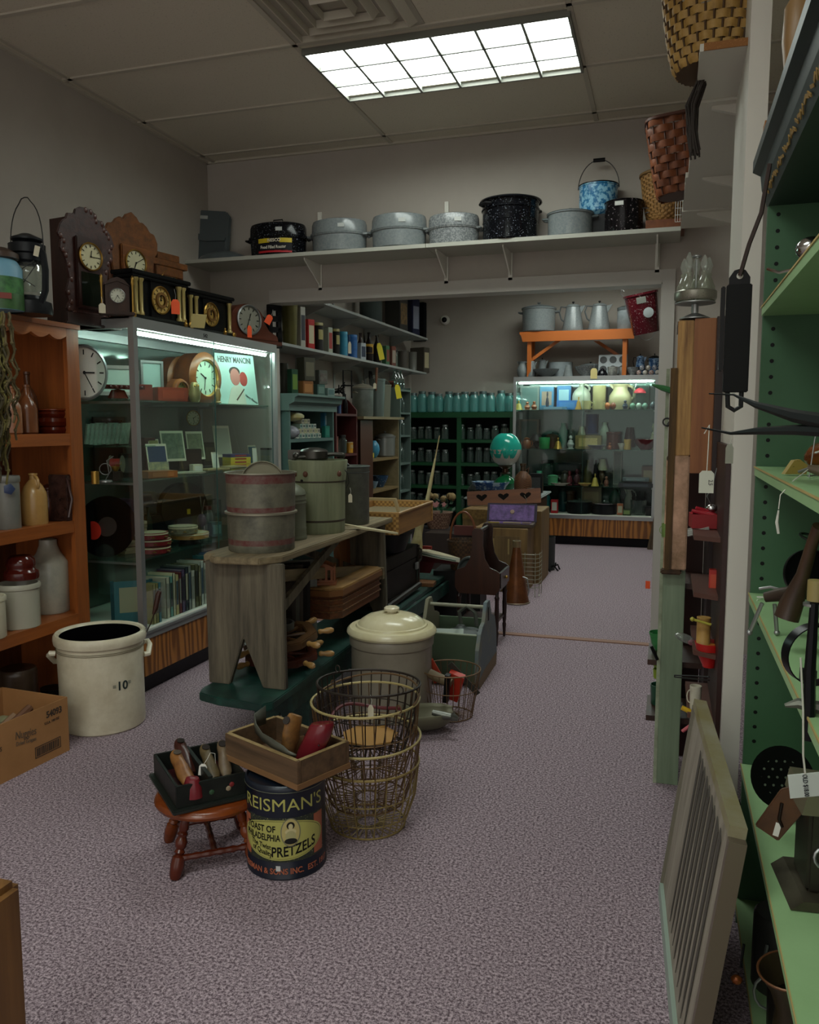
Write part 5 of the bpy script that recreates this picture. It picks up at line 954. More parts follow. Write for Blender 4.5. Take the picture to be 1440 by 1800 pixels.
M().tube([(-.2, -.053, .495), (-.05, -.062, .472), (.08, -.055, .447), (.16, -.025, .43)], .004, 5).o('green_stripe', mat('3f5a4a', .5), t)
tl = thing('sail', 'furled pale cloth sail wrapped round the leaning boat mast', 'sail', (-1.44, 5.1, 0)); 
m0 = Vector((-.10, 0, .50)); m1 = Vector((.04, .0, 1.235))
M().tube([m0, m0.lerp(m1, .25), m0.lerp(m1, .6), m1], [.009, .008, .006, .003], 8).o('mast', mat('a9966a', .5), t)
a = M().tube([m0 + Vector((-.015, 0, -.005)), m0 + Vector((-.005, 0, .07)), m0 + Vector((.012, 0, .2)), m0.lerp(m1, .42), m0.lerp(m1, .62), m0.lerp(m1, .8)], [.045, .03, .018, .014, .011, .006], 9).o('cloth', mat('c2b88e', .7, 0, 'mottle', 'a39460', 14, 2, .5, .4), tl)
M().cb((-.03, -.035, .51), (.06, .02, .02)).o('red_trim', mat('8a2a20', .5), t)
tag(M().prism([(-.06, -.05), (.05, -.07), (.07, .03), (-.02, .07), (-.07, .03)], 0, .022, 'z').o('wooden_pad', mat('6a431f', .5), None, (-1.43, 4.88, GZ + .001), (0, 0, .3)), 'brown wooden block lying on the green bench behind the trunk', 'block')
# ================================================================== tote, stand and wares near the doorway
t = thing('tool_tote', 'blue-grey and green painted wooden tote with scalloped ends', 'tote', (-1.02, 4.08, 0), radians(1)); BG = mat('56656a', .6, 0, 'rust', '6d6f62', 6, 2, .5); GG = mat('44563f', .6); 
def tend(): return [(-.25, .055), (-.21, 0), (.21, 0), (.26, .04), (.235, .2), (.19, .28), (.14, .30), (.09, .31), (.06, .36), (.035, .40), (-.035, .40), (-.06, .36), (-.09, .31), (-.14, .30), (-.19, .27), (-.235, .2)]
M().prism(tend(), .145, .163, 'x').o('end_panel', BG, t, sm=False, bev=.002); M().prism(tend(), -.163, -.145, 'x').o('end_panel', mat('75735c', .6), t, sm=False, bev=.002)
M().prism(tend(), .1635, .1645, 'x').o('painted_face', BG, t, sm=False)
M().prism([(-.22, .001), (.24, .001), (.25, .07), (-.1, .065), (-.235, .04)], .165, .1655, 'x').o('bare_wood_patch', mat('7a664c', .7), t, sm=False)
M().box(.1655, .167, -.012, .012, .30, .37).o('hand_slot', mat('1c1f1c', .6), t, sm=False)
M().box(-.145, .145, -.205, -.19, .02, .265).o('side_board', GG, t, sm=False); M().box(-.145, .145, -.205, -.19, .265, .27).o('pale_edge', mat('9aa58e', .5), t, sm=False); M().box(-.145, .145, .19, .205, .02, .26).o('side_board', GG, t, sm=False); M().box(-.145, .145, -.19, .19, .02, .035).o('bottom', GG, t, sm=False)
M().tube([(-.16, 0, .368), (.16, 0, .368)], .010, 10).o('handle_rod', mat('8d8d78', .5), t)
t = thing('watering_funnel', 'grey metal funnel lid with a curved strap handle inside the tote', 'funnel', (-1.0, 4.08, .215)); M().lathe([(0, .05), (.02, .05), (.03, .035), (.09, .012), (.095, 0), (0, 0)], 30).o('cone', GALVD, t)
M().tube([(.0, 0, .06), (-.01, 0, .12), (.03, 0, .155), (.075, 0, .12), (.085, 0, .05)], .011, 4).o('strap_handle', mat('6f736a', .4, .5), t)
tag(M().lathe([(0, 0), (.055, .0), (.055, .19), (.05, .195), (0, .19)], 24).o('metal_canister', GALVD, None, (-.97, 4.14, .036)), 'small galvanised cylinder standing in the tote', 'canister')
tag(M().box(-.1, .1, -.03, .03, 0, .005).o('tin_sheet', mat('8f9a90', .4, .3), None, (-1.07, 4.0, .24), (.3, 0, .2)), 'pale bent tin sheet lying in the front of the tote', 'tin sheet')
# dark stand with carved handle
t = thing('sewing_stand', 'dark wooden handled stand with turned legs and a shelf', 'stand', (-1.045, 4.80, 0), radians(0)); DS = mat('2c150e', .35, 0, 'wood', '1b0c07', 20)
hp = [(-.135, .30), (.135, .30), (.135, .44), (.115, .455), (.075, .47), (.045, .52), (.032, .6), (.034, .68), (.02, .70), (-.02, .70), (-.034, .68), (-.032, .6), (-.045, .52), (-.075, .47), (-.115, .455), (-.135, .44)]
hp[0:2] = [(-.135, .345), (-.11, .31), (.11, .31), (.135, .345)]
M().prism(hp, -.145, -.13, 'y').o('end_panel', mat('3f2013', .35, 0, 'wood', '2a140b', 20), t, sm=False, bev=.002); M().prism(hp, .13, .145, 'y').o('end_panel', DS, t, sm=False, bev=.002)
M().tube([(0, -.14, .68), (0, .14, .68)], .012, 10).o('handle_rod', DS, t)
M().box(-.13, .13, -.13, .13, .33, .345).box(-.135, -.125, -.13, .13, .345, .43).o('tray', DS, t, sm=False); d_ = M().box(.125, .14, -.13, .13, .35, .44).o('drawer_front', DS, t, sm=False); M().ball((.147, 0, .395), .010, 10, 6).o('knob', BRASS, d_)
for sx in (-1, 1):
    for sy in (-1, 1): M().lathe([(0, 0), (.007, 0), (.010, .05), (.013, .08), (.009, .09), (.012, .11), (.014, .2), (.012, .27), (.016, .29), (.010, .3), (.013, .345), (0, .345)], 10).o('leg', DS, t, (sx * .115, sy * .12, 0))
M().box(-.115, .115, -.12, .12, .13, .145).o('lower_shelf', mat('3a1d12', .4), t, sm=False)
tag(M().lathe([(0, 0), (1, 0), (1, .1), (.9, 1), (.8, 1), (.7, .3), (0, .3)], 30, r=.085, h=.02).o('steel_lid', GALVD, None, (-1.12, 4.78, .43), (radians(80), 0, -.3)), 'grey round lid standing inside the dark handled stand', 'lid')
tag(M().ball((0, 0, .03), (.04, .05, .035), 10, 6).o('lace_bundle', mat('b5b8ab', .8, 0, 'mottle', '7f837a', 60), None, (-.97, 4.80, .348)), 'bundle of pale lace inside the dark handled stand', 'cloth')
t = thing('splint_basket', 'small dark splint basket with a cane hoop handle left of the dark stand', 'basket', (-1.30, 5.35, .0))
M().lathe([(0, 0), (.75, 0), (1, 1), (.95, 1), (.7, .05)], 20, r=.11, h=.2, c=(0, 0, .33)).o('body', mat('4b3219', .6, 0, 'weave', '2f1e0e', 60, 2, .5), t); M().tube([(.09 * cos(a), 0, .53 + .19 * sin(a)) for a in [pi * i / 14 for i in range(15)]], .008, 6).o('hoop_handle', mat('6a3a18', .5), t)
tag(M().box(-.16, .16, -.13, .13, 0, .33).o('black_box', mat('131211', .5), None, (-1.32, 5.36, 0), (0, 0, .05)), 'black wooden box under the hoop-handled basket', 'box')
t = item('pail', 'galvanised ribbed pail on the carpet behind the dark stand', 'pail', .21, .21, (-1.33, 5.75, 0), mat('767f7e', .4, .4, 'mottle', '656d6c', 14))
M().ring(.095, .003, .07, 32).ring(.10, .003, .13, 32).o('rib', GALV, t)
t = thing('megaphone', 'brown metal megaphone horn standing on its wide end', 'megaphone', (-1.03, 5.90, 0)); HB = mat('7d4822', .38, .35, 'mottle', '4e2a12', 8)
M().lathe([(1, 0), (1.0, .01), (.96, .03), (.27, .9), (.24, .9), (.9, .03)], 36, r=.098, h=.46).o('cone', HB, t); M().lathe([(.24, .88), (.29, .9), (.28, .95), (.33, .98), (.32, 1), (.2, 1), (.2, .9)], 24, r=.098, h=.46).o('mouthpiece', mat('8a7a58', .35, .6), t); M().ring(.098, .005, .006, 40).o('rim', mat('8a7a66', .4, .5), t)
M().tube([(.05, -.03, .2), (.085, -.03, .19), (.1, -.03, .10), (.09, -.02, .06)], .005, 6).o('handle', STEEL, t)
t = thing('wire_rack', 'white wire rack leaning against the tan crate', 'rack', (-.975, 6.12, 0)); a = M()
for k in range(9): z = .07 + .032 * k; a.tube([(-.1, 0, z), (.05, 0, z), (.075, .05, z), (.075, .16, z)], .0025, 4)
for x, y in ((-.1, 0), (-.03, 0), (.05, 0), (.075, .05), (.075, .16)): a.tube([(x, y, .0), (x, y, .34)], .0025, 4)
a.o('wires', mat('9b9a88', .4, .3), t); M().ball((.075, .05, .006), .008, 8, 5).o('foot', WHITE, t)
# crates with the purple case
CR = mat('86693c', .65, 0, 'wood', '5f4825', 22, 2, .5); CR2 = mat('57431f', .6)
t = thing('wooden_crate', 'tall tan wooden crate behind the megaphone', 'crate', (-1.19, 6.42, 0)); M().box(-.24, .18, -.17, .16, 0, .50).o('body', CR, t, sm=False, bev=.004); M().box(-.2, .12, -.175, -.17, .04, .44).o('front_panel', mat('7a623c', .6, 0, 'wood', '5c4726', 22), t, sm=False)
for x in (-.09, .03): M().box(x, x + .012, -.18, -.175, .3, .42).o('slat', mat('9a8352', .5), t, sm=False)
t = thing('wooden_crate', 'larger tan wooden crate behind, topped by the purple-lined case', 'crate', (-1.2, 6.86, 0)); M().box(-.42, .24, -.22, .25, 0, .60).o('body', CR, t, sm=False, bev=.004); M().box(-.42, .0, -.225, -.22, .52, .6).o('frayed_edge', mat('8a6d3a', .9, 0, 'mottle', '5c4522', 50, 2, .5, .6), t, sm=False)
t = thing('cutlery_case', 'open case lined with crumpled purple satin on the tan crate', 'case', (-1.17, 6.42, .505), radians(3))
M().box(-.2, .19, -.13, .06, 0, .025).o('tray', mat('4a3b2c', .6), t, sm=False, bev=.003); M(Tm((0, .06, .02), (radians(-18), 0, 0))).box(-.205, .195, 0, .02, 0, .155).o('lid', mat('2d2238', .6), t, sm=False, bev=.004)
M(Tm((0, .058, .02), (radians(-18), 0, 0))).box(-.185, .175, -.006, 0, .012, .14).o('satin_lining', mat('7d5aa0', .35, 0, 'mottle', '3a2254', 26, 2, .5, 1), t, sm=False); M().box(-.17, .16, -.115, .04, .025, .03).o('satin_bed', mat('5c3f78', .4, 0, 'mottle', '35204c', 34), t, sm=False)
M(Tm((0, .05, .02), (radians(-18), 0, 0))).lathe([(0, 0), (.018, .0), (.014, .004), (0, .005)], 14, c=(0, -.004, .085), rot=(pi / 2, 0, 0)).o('badge', mat('a58a78', .5), t)
for i, (x, w_) in enumerate(((-.12, .09), (.02, .14), (.13, .06))): M().box(x - w_ / 2, x + w_ / 2, -.12 + .01 * i, -.10 + .01 * i, .028, .04).o('knife_handle', mat(['a59250', 'a89a78', '8d8060'][i], .4), t, bev=.003)
t = thing('heart_board', 'stained wooden rack board with three heart cutouts', 'rack', (-1.33, 6.95, .62), rot=(radians(-8), radians(-4), radians(2)))
M().box(-.32, .32, -.01, .01, 0, .125).o('board', mat('7d4820', .35, 0, 'wood', '562c10', 16, 0), t, sm=False, bev=.003)
hh = [(0, -.03), (.045, .005), (.048, .02), (.03, .03), (.008, .022), (0, .012), (-.008, .022), (-.03, .03), (-.048, .02), (-.045, .005)]
for k in (-1, 0, 1): M(Tm((k * .19, -.011, .065), (0, 0, 0))).prism(hh, -.001, .001, 'y').o('heart_cutout', mat('0d0805', .8), t, sm=False)
M().tube([(.18, -.014, .07), (.20, -.014, .03), (.19, -.014, -.02)], .002, 4).o('cord', mat('8a8070', .8), t)
tag(M().box(-.2, .2, -.02, .02, 0, .075).o('red_board', mat('5c2a22', .5), None, (-1.42, 6.38, .42), (0, 0, .05)), 'dull red wooden board behind the hoop-handled basket', 'board')
tag(M().box(-.22, .2, -.1, .1, 0, .42).o('dark_chest', mat('2a1c14', .5), None, (-1.66, 6.5, 0)), 'dark wooden chest behind the hoop-handled basket', 'chest')
for i, (x, y) in enumerate(((-1.34, 6.3), (-1.42, 6.28), (-1.27, 6.2))): tag(M().ball((0, 0, .03), (.045, .04, .035), 9, 6).o('dried_flower', mat(['2c1216', '1f1614', '3a1a1c'][i], .7), None, (x, y + .1, .42)), 'dark ' + ['red', 'brown', 'maroon'][i] + ' cloth bundle behind the cane hoop handle', 'cloth')
# flower basket
t = thing('flower_basket', 'little basket of pink artificial flowers and foliage behind the mast', 'flower basket', (-1.90, 6.90, 0))
M().box(-.2, .2, -.14, .14, 0, .40).o('stand_box', mat('221a1c', .6), t, sm=False); M().lathe([(0, 0), (.7, 0), (1, 1), (.9, 1), (0, .9)], 20, r=.13, h=.14, c=(0, 0, .40)).o('basket', mat('9a7a66', .6, 0, 'weave', '6f4f40', 60), t)
a = M(); f = M(); g = M()
for i in range(40):
    A = RN.uniform(0, 6.28); q = RN.uniform(.02, .17); p = Vector((q * cos(A), q * sin(A), .54 + RN.uniform(0, .12)))
    a.T = Tm(p, (RN.uniform(-1, 1), RN.uniform(-1, 1), A)); a.prism([(0, -.03), (.014, 0), (0, .03), (-.014, 0)], 0, .001)
for i in range(9):
    A = RN.uniform(0, 6.28); q = RN.uniform(.05, .17); p = Vector((q * cos(A), -abs(q * sin(A)), .5 + RN.uniform(0, .12)))
    for k in range(5): f.T = Tm(p, (1.4, 0, 0)) @ Tm((0, 0, 0), (0, 0, k * 1.256)); f.prism([(0, 0), (.009, .013), (0, .026), (-.009, .013)], 0, .002)
for i in range(7): A = RN.uniform(0, 3.1); g.ball((.12 * cos(A), .1 * sin(A), .66 + RN.uniform(-.03, .05)), (.035, .03, .03), 8, 6)
a.o('leaves', mat('35503c', .7), t, sm=False); f.o('pink_petals', mat('b57a78', .6), t, sm=False); g.o('dried_blossom', mat('9c865c', .9, 0, 'mottle', '75603a', 50, 2, .5, .8), t)
# enamel topped table with lamp, bowl, wicker bottle
t = thing('enamel_table', 'white enamel-topped brown table behind the heart board', 'table', (0, 0, 0)); ez = .66
M().box(-1.72, -1.06, 7.08, 8.0, ez - .018, ez).o('enamel_top', mat('a5abaa', .2), t, sm=False, bev=.008); M().box(-1.66, -1.1, 7.12, 7.95, ez - .20, ez - .018).o('apron', MIDWOOD, t, sm=False)
for x in (-1.65, -1.11):
    for y in (7.13, 7.94): M().box(x - .03, x + .03, y - .02, y + .02, 0, ez - .2).o('leg', MIDWOOD, t, sm=False)
d_ = M().box(-1.1, -1.092, 7.2, 7.85, ez - .18, ez - .05).o('drawer', mat('4f2f18', .4), t, sm=False); M().ball((-1.085, 7.5, ez - .11), .012, 8, 6).o('knob', BLACK, d_)
t = thing('hurricane_lamp', 'parlour lamp with a green and white painted glass globe', 'lamp', pos(888, ez, y=7.42))
M().lathe([(0, 0), (.6, 0), (.65, .06), (.5, .1), (.45, .14), (1, .42), (1.05, .55), (.8, .75), (.4, .88), (.35, 1), (0, 1)], 32, r=.105, h=.20).o('font', mat('0f5c34', .12), t)
M().lathe([(0, 0), (.9, 0), (1, .1), (.6, .2), (.55, .6), (.9, .7), (1.3, 1), (0, 1)], 24, r=.05, h=.075, c=(0, 0, .195)).o('burner', mat('4a3420', .35, .5), t)
G1 = mat('1f9a88', .15, 0, 'mottle', '2aa896', 3); gr = .146
M().lathe([(q, z) for q, z in [(.32, .0), (.5, .035), (.72, .12)]] + [(.86, .24), (.97, .38), (1.0, .5)], 40, r=gr, h=.292, c=(0, 0, .272)).o('white_globe', mat('b8b4a8', .12), t); M().lathe([(1.0, .5), (.97, .62), (.86, .76), (.7, .88), (.5, .96), (.33, 1)], 40, r=gr, h=.292, c=(0, 0, .272)).o('green_globe', G1, t)
for A, s_ in ((-1.95, .045), (-1.35, .03), (-.9, .035), (-2.6, .04)): # green paint runs reaching down the white glass
    b = M(); P = []
    for i in range(9):
        u = i / 8; ph = A + .0; lat = -.75 * u; wd = (1 - u) ** .7 * s_ / gr * 1.3 + .02; P.append((ph - wd, ph + wd, lat))
    def sp(a_, l_): return (gr * 1.006 * cos(l_) * cos(a_), gr * 1.006 * cos(l_) * sin(a_), .418 + gr * 1.006 * sin(l_))
    for (a0, a1, l0), (b0, b1, l1) in zip(P, P[1:]): b.quad(sp(a0, l0), sp((a0 + a1) / 2, l0), sp((b0 + b1) / 2, l1), sp(b0, l1)); b.quad(sp((a0 + a1) / 2, l0), sp(a1, l0), sp(b1, l1), sp((b0 + b1) / 2, l1))
    b.o('painted_run', G1, t)
M().lathe([(.9, 0), (1, .5), (.9, 1)], 20, r=.026, h=.06, c=(0, 0, .55)).o('glass_chimney', CLEAR, t)
p = pos(862, ez, y=7.28); t = thing('serving_bowl', 'wide blue and white china bowl with a scalloped rim on the enamel table', 'bowl', p)
M().lathe([(0, 0), (.5, 0), (.5, .12), (.55, .16), (.78, .5), (.82, .66), (1, .95), (1, 1), (.9, .97), (.7, .5), (0, .2)], 36, r=.175, h=.13, sy=.8).o('body', mat('8fa3b5', .15, 0, 'swirl', '2a4a7a', 14), t); M().lathe([(.785, .5), (.79, .2), (.6, .17)], 36, r=.172, h=.13, sy=.8).o('blue_pattern', mat('1c2c4c', .2, 0, 'swirl', '4a6a90', 40), t)
p = pos(919, ez, y=7.22); t = thing('wicker_bottle', 'wicker-covered brown bottle on the enamel table', 'bottle', p)
M().lathe([(0, 0), (.95, 0), (1, .03), (1, .5), (.9, .62), (.5, .74), (.3, .78)], 28, r=.078, h=.3).o('wicker_cover', mat('6d4526', .6, 0, 'weave', '452a14', 110, 2, .5, .5), t); M().lathe([(.3, .78), (.28, .93), (.36, .94), (.36, 1), (.2, 1)], 20, r=.078, h=.3).o('bottle_neck', mat('3a2a18', .3), t); M().tube([(.02, 0, .24), (.05, 0, .265), (.045, 0, .22)], .005, 6).o('cane_loop', mat('5a3820', .5), t)
for (px, w_, h_, kd, c_, lb, ct) in ((840, 34, 18, 'lid', '2b2f2d', 'dark tureen lid on the enamel table behind the blue bowl', 'lid'), (943, 22, 34, 'box', '141516', 'small black camera-like box on the enamel table beyond the wicker bottle', 'box'), (933, 12, 18, 'can', '3a3128', 'small dark jar on the enamel table edge', 'jar'), (838, 16, 12, 'can', '1f1e1c', 'black inkwell at the front left corner of the enamel table', 'inkwell'), (866, 14, 8, 'can', '2a2620', 'dark coaster in front of the blue bowl', 'coaster'), (950, 10, 26, 'bottle', '4b3a2a', 'thin brown bottle at the far right of the enamel table', 'bottle')):
    yy = 7.75 if px in (840, 943, 950) else 7.14; p = pos(px, ez + .001, y=yy); item(kd, lb, ct, w_ * mpp(p), h_ * mpp(p), p, mat(c_, .35), m2=mat('2b2d2d', .4), n=16)
t = thing('plant_pot', 'dark green cylinder can with black roots at the crate foot', 'can', (-1.02, 7.35, 0)); M().lathe(PF['tall'], 24, r=.085, h=.30).o('body', mat('2b332f', .5), t); a = M()
for i in range(9): A = i * .7; a.tube([(.06 * cos(A), .06 * sin(A), .02), (.11 * cos(A), .11 * sin(A), .05), (.13 * cos(A + .3), .13 * sin(A + .3), .0)], .008, 5)
a.o('iron_feet', BLACK, t)
# ================================================================== back room, left side: wall shelves
def wshelf(label, z, y0, y1, x1=-2.64):
    t = thing('wall_shelf', label, 'shelf', (0, 0, 0)); M().box(-2.939, x1, y0, y1, z - .02, z).o('board', mat('9fa39f', .5), t, sm=False)
    y = y0 + .35
    while y < y1: M().prism([(-2.94, z - .02), (-2.68, z - .02), (-2.68, z - .03), (-2.93, z - .13), (-2.94, z - .13)], y, y + .015, 'y').box(-2.938, -2.93, y - .01, y + .025, z - .3, z + .3).o('bracket', mat('9a9d98', .5), t, sm=False); y += .8
wshelf('upper white wall shelf on the left wall of the back room', 2.275, 5.08, 9.1); wshelf('lower white shelf with tins on the back room left wall', 1.888, 5.08, 9.05)
def SX(px, w, h, z, x): p = pos(px, z, x=x); k = mpp(p); return p, w * k, h * k
def WI(kind, label, cat, px, w, h, z, x, c, c2=None, rz=70, **k):
    p, W, Hh = SX(px, w, h, z, x); m = c if not isinstance(c, str) else mat(c, .4); m2 = c2 if (c2 is None or not isinstance(c2, str)) else mat(c2, .45)
    return item(kind, label, cat, W, Hh, p, m, rz=radians(rz), m2=m2, n=k.pop('n', 18), **k)
zl = 1.89
WI('pail', 'brass-yellow lard pail at the near end of the lower wall shelf', 'pail', 510, 30, 74, zl, -2.78, mat('6d6734', .4, .3, 'mottle', '57522a', 9), '3a3a30')
WI('box', 'white printed carton behind the brass-yellow pail', 'carton', 527, 12, 72, zl, -2.76, 'b5b3a8', '2a2c38', d=.08)
WI('box', 'tall bright red tin with a cream label', 'tin', 540, 17, 52, zl, -2.74, 'b51e1c', 'c9bf9c', d=.1)
WI('canl', 'black round tin with a gold oval label beside the red tin', 'tin', 558, 21, 50, zl, -2.74, '16120e', 'a39a60')
WI('box', 'small white, red and green striped carton between the two black tins', 'carton', 577, 11, 46, zl, -2.74, 'a8b0a0', 'a03a34', d=.06)
WI('canl', 'black round tin with a gold oval label beside the light blue tin', 'tin', 590, 15, 46, zl, -2.74, '16120e', 'a39a60')
WI('canl', 'light blue round tin on the lower wall shelf', 'tin', 604, 15, 44, zl, -2.74, '2e87a8', '3d94b0')
WI('canl', 'deep blue round tin with a white tag', 'tin', 620, 17, 42, zl, -2.74, '155a9c', '2a6aa8')
WI('box', 'white and navy printed carton beside the deep blue tin', 'carton', 635, 14, 30, zl, -2.72, 'a5adb0', '1d2a44', d=.06)
WI('bottle', 'dark red-brown bottle behind the white and navy carton', 'bottle', 634, 14, 52, zl, -2.84, '2a1212')
WI('bottle', 'dark glass bottle with a yellow label', 'bottle', 649, 15, 52, zl, -2.74, '1b1210')
WI('can', 'yellow label wrapped on the dark glass bottle neck shelf spot', 'label', 649, 15.6, 16, zl + .085, -2.74, 'c2962a')
WI('bottle', 'black bottle with white lettering to the right of the yellow-labelled bottle', 'bottle', 663, 15, 50, zl, -2.74, '15130f')
WI('box', 'green and red Christmas-coloured box', 'box', 678, 10, 34, zl, -2.72, '3a6a48', '7a3a2a', d=.06)
WI('box', 'small red and white patterned tin next to the green box', 'tin', 688, 12, 36, zl, -2.74, '6b3a2e', '9a8f80', d=.07)
WI('jar', 'cloudy glass jar behind the red and white tin', 'jar', 694, 14, 34, zl, -2.82, JARC, DKST)
WI('can', 'brown-grey metal canister toward the far end of the lower wall shelf', 'canister', 709, 20, 32, zl, -2.74, '4a443c')
WI('can', 'pale grey canister second from the far end of the lower wall shelf', 'canister', 725, 16, 34, zl, -2.76, '66665e')
WI('box', 'brown metal box with a cream tag at the far end of the lower wall shelf', 'tin', 738, 17, 44, zl, -2.76, '4a453c', 'b8ae8c', d=.2)
hangtag('yellow price tag hanging from the lower wall shelf jars', pos(672, zl + .03, x=-2.635), YELLOW_TAG, .06, .16, .9, -.25)
hangtag('white price tag in front of the deep blue tin', pos(615, zl + .02, x=-2.63), PAPER, .03, .1, .9)
hangtag('bright yellow price tag on the tall galvanised pail', pos(702, 1.545, x=-2.40), YELLOW_TAG, .055, .13, .8, -.2)
zu = 2.277
WI('tall', 'big grey-green metal drum on the upper wall shelf', 'drum', 652, 40, 60, zu, -2.76, mat('3f4a48', .5, .3))
WI('box', 'dark coffee tin with an orange and cream picture on the upper wall shelf', 'tin', 697, 24, 60, zu, -2.78, '2c2c28', mat('8a6a3a', .5, 0, 'mottle', '2a2a24', 30), d=.2)
WI('box', 'dark blue crate with white lettering at the end of the upper wall shelf', 'crate', 719, 22, 64, zu, -2.80, '141c3c', '8a90a0', d=.2)
WI('box', 'black metal box behind the dark blue crate', 'box', 741, 20, 66, zu, -2.82, '0f1114', '14161a', d=.15)
# ------------------------------------------------------------------ teal hutch
HX1 = -2.45
t = thing('teal_cupboard', 'teal-grey painted cupboard with a heavy cornice past the glass case', 'cupboard', (0, 0, 0))
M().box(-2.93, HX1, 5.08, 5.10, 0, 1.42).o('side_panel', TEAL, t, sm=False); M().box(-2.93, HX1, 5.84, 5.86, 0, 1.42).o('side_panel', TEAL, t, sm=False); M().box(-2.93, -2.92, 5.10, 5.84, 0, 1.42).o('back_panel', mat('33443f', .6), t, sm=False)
for z in (.45, .84, 1.205): M().box(-2.92, HX1, 5.10, 5.84, z - .022, z).o('shelf', TEAL, t, sm=False)
M().prism([(-2.93, 1.40), (HX1 + .01, 1.40), (HX1 + .01, 1.44), (HX1 + .05, 1.46), (HX1 + .055, 1.49), (HX1 + .08, 1.50), (HX1 + .08, 1.515), (-2.93, 1.515)], 5.06, 5.90, 'y').o('cornice', mat('587069', .5), t, sm=False)
tz = 1.517
for (kd, px, w_, h_, x, c_, c2, lb, ct) in (('box', 515, 16, 44, -2.56, '1e4a34', '6a8a3a', 'green picture tin standing on the teal cupboard', 'tin'), ('box', 536, 26, 24, -2.52, '8a5a30', 'b07a48', 'tan and orange slotted box at the front of the teal cupboard top', 'box'), ('box', 560, 20, 20, -2.5, '4a6a62', '6d8a80', 'small blue-green tin on the teal cupboard', 'tin'), ('box', 578, 18, 14, -2.46, '8aa09a', '5c7a7a', 'open pale blue card packet at the end of the teal cupboard top', 'packet'), ('tall', 500, 14, 56, -2.7, '4a4a40', None, 'tall dark metal canister at the near end of the teal cupboard top', 'canister')):
    WI(kd, lb, ct, px, w_, h_, tz, x, c_, c2)
WI('box', 'dark olive tin with embossed lettering stacked on the tan slotted box', 'tin', 538, 28, 40, tz + .105, -2.54, '47473a', '6d6a56'); WI('box', 'framed grey landscape tin stacked beside the olive tin', 'tin', 563, 22, 24, tz + .09, -2.52, '5d6058', mat('7d8078', .5, 0, 'mottle', '4a3028', 30))
t = thing('iron_trivet_toy', 'black iron tangled toy with a flywheel on the teal cupboard end', 'iron toy', pos(596, tz, x=-2.52), 1.2); a = M()
for k in range(8): a.tube([(.0, 0, .03 + .01 * k), (.04 * cos(k), .03, .05 + .015 * sin(k * 2)), (.07, .0, .02 + .015 * k)], .005, 5)
a.tube([(.05, 0, 0), (.05, 0, .22), (.15, 0, .22), (.15, 0, 0)], .006, 6).ring(.05, .004, .1, 20, (.1, 0)); a.o('iron_frame', BLACK, t)
# soap boxes on the hutch shelf
n = 0; names = ['white', 'cream', 'pale green', 'ivory']
for row, z0, cnt in ((0, 1.207, 9), (1, 1.242, 8), (2, 1.277, 6), (3, 1.312, 3)):
    for i in range(cnt):
        yb = 5.32 + .048 * i + .03 * row; cidx = (i * 2 + row) % 4
        t = thing('pill_box', names[cidx] + ' medicine carton piled on the teal cupboard shelf, ' + ['bottom row', 'second row', 'third row', 'top of the pile'][row] + ', ' + nth(i), 'carton', (-2.50, yb, z0), pi / 2, 'medicine cartons on the teal shelf')
        M().box(-.022, .022, -.0, .07, 0, .033).o('carton', mat(['b9bcae', 'b3ad8a', '8fa595', 'b5b09a'][cidx], .5), t, sm=False, bev=.001); M().box(-.015, .015, -.0008, 0, .008, .026).o('printed_label', mat(['4a5a5a', '8a8a6a', '3a5a5a', '6a6a60'][cidx], .5), t, sm=False)
WI('box', 'turquoise carton at the end of the medicine pile', 'carton', 573, 12, 20, 1.207, -2.5, '2a7a6a', '3a8a78'); WI('box', 'blue plastic bottle pack above the medicine pile', 'packet', 572, 14, 26, 1.28, -2.52, '3a7a9a', 'a8c0c8')
tag(M().ball((0, 0, .03), (.11, .06, .035), 14, 7).o('plastic_bag', mat('8fa3ae', .2, 0, 'mottle', 'b9a63a', 9), None, (-2.52, 5.24, 1.33)), 'bulging clear plastic bag with a yellow strip on the teal shelf', 'bag'); tag(M().ball((0, 0, .045), (.09, .06, .05), 14, 7).o('plastic_bag', mat('6a6a78', .2, 0, 'mottle', '9a9aa0', 12), None, (-2.52, 5.20, 1.207)), 'grey clear plastic bag of small packets at the near end of the teal shelf', 'bag')
for i, (px, w_, h_, kd, c_, lb) in enumerate(((505, 16, 30, 'jar', JARC, 'pale glass jar on the lower teal shelf behind the drum'), (523, 18, 22, 'can', '2c2c2c', 'black round tin on the lower teal shelf'), (590, 0, 0, None, None, None))):
    if kd: WI(kd, lb, 'jar' if kd == 'jar' else 'tin', px, w_, h_, .842, -2.5, c_, DKST)
# red shelf
RS = mat('4f1714', .5)
t = thing('red_shelf', 'dark red painted shelf unit with a rounded side top', 'shelf unit', (0, 0, 0)); HS = [(-2.93, 0), (-2.45, 0), (-2.45, 1.42), (-2.52, 1.50), (-2.60, 1.54), (-2.93, 1.56)]
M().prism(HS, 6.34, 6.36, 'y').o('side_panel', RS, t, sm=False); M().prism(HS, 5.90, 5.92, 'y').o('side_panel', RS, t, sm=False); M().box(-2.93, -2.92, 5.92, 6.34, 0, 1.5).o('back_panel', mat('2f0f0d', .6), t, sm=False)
for z in (.3, .72, 1.07, 1.39): M().box(-2.92, -2.45, 5.92, 6.34, z - .018, z).o('shelf', RS, t, sm=False)
WI('bottle', 'dark bottle with a white oval label on top of the red shelf', 'bottle', 607, 9, 34, 1.392, -2.5, '141010'); WI('can', 'small blue tin on the upper board of the red shelf', 'tin', 596, 8, 26, 1.392, -2.52, '2c4a78')
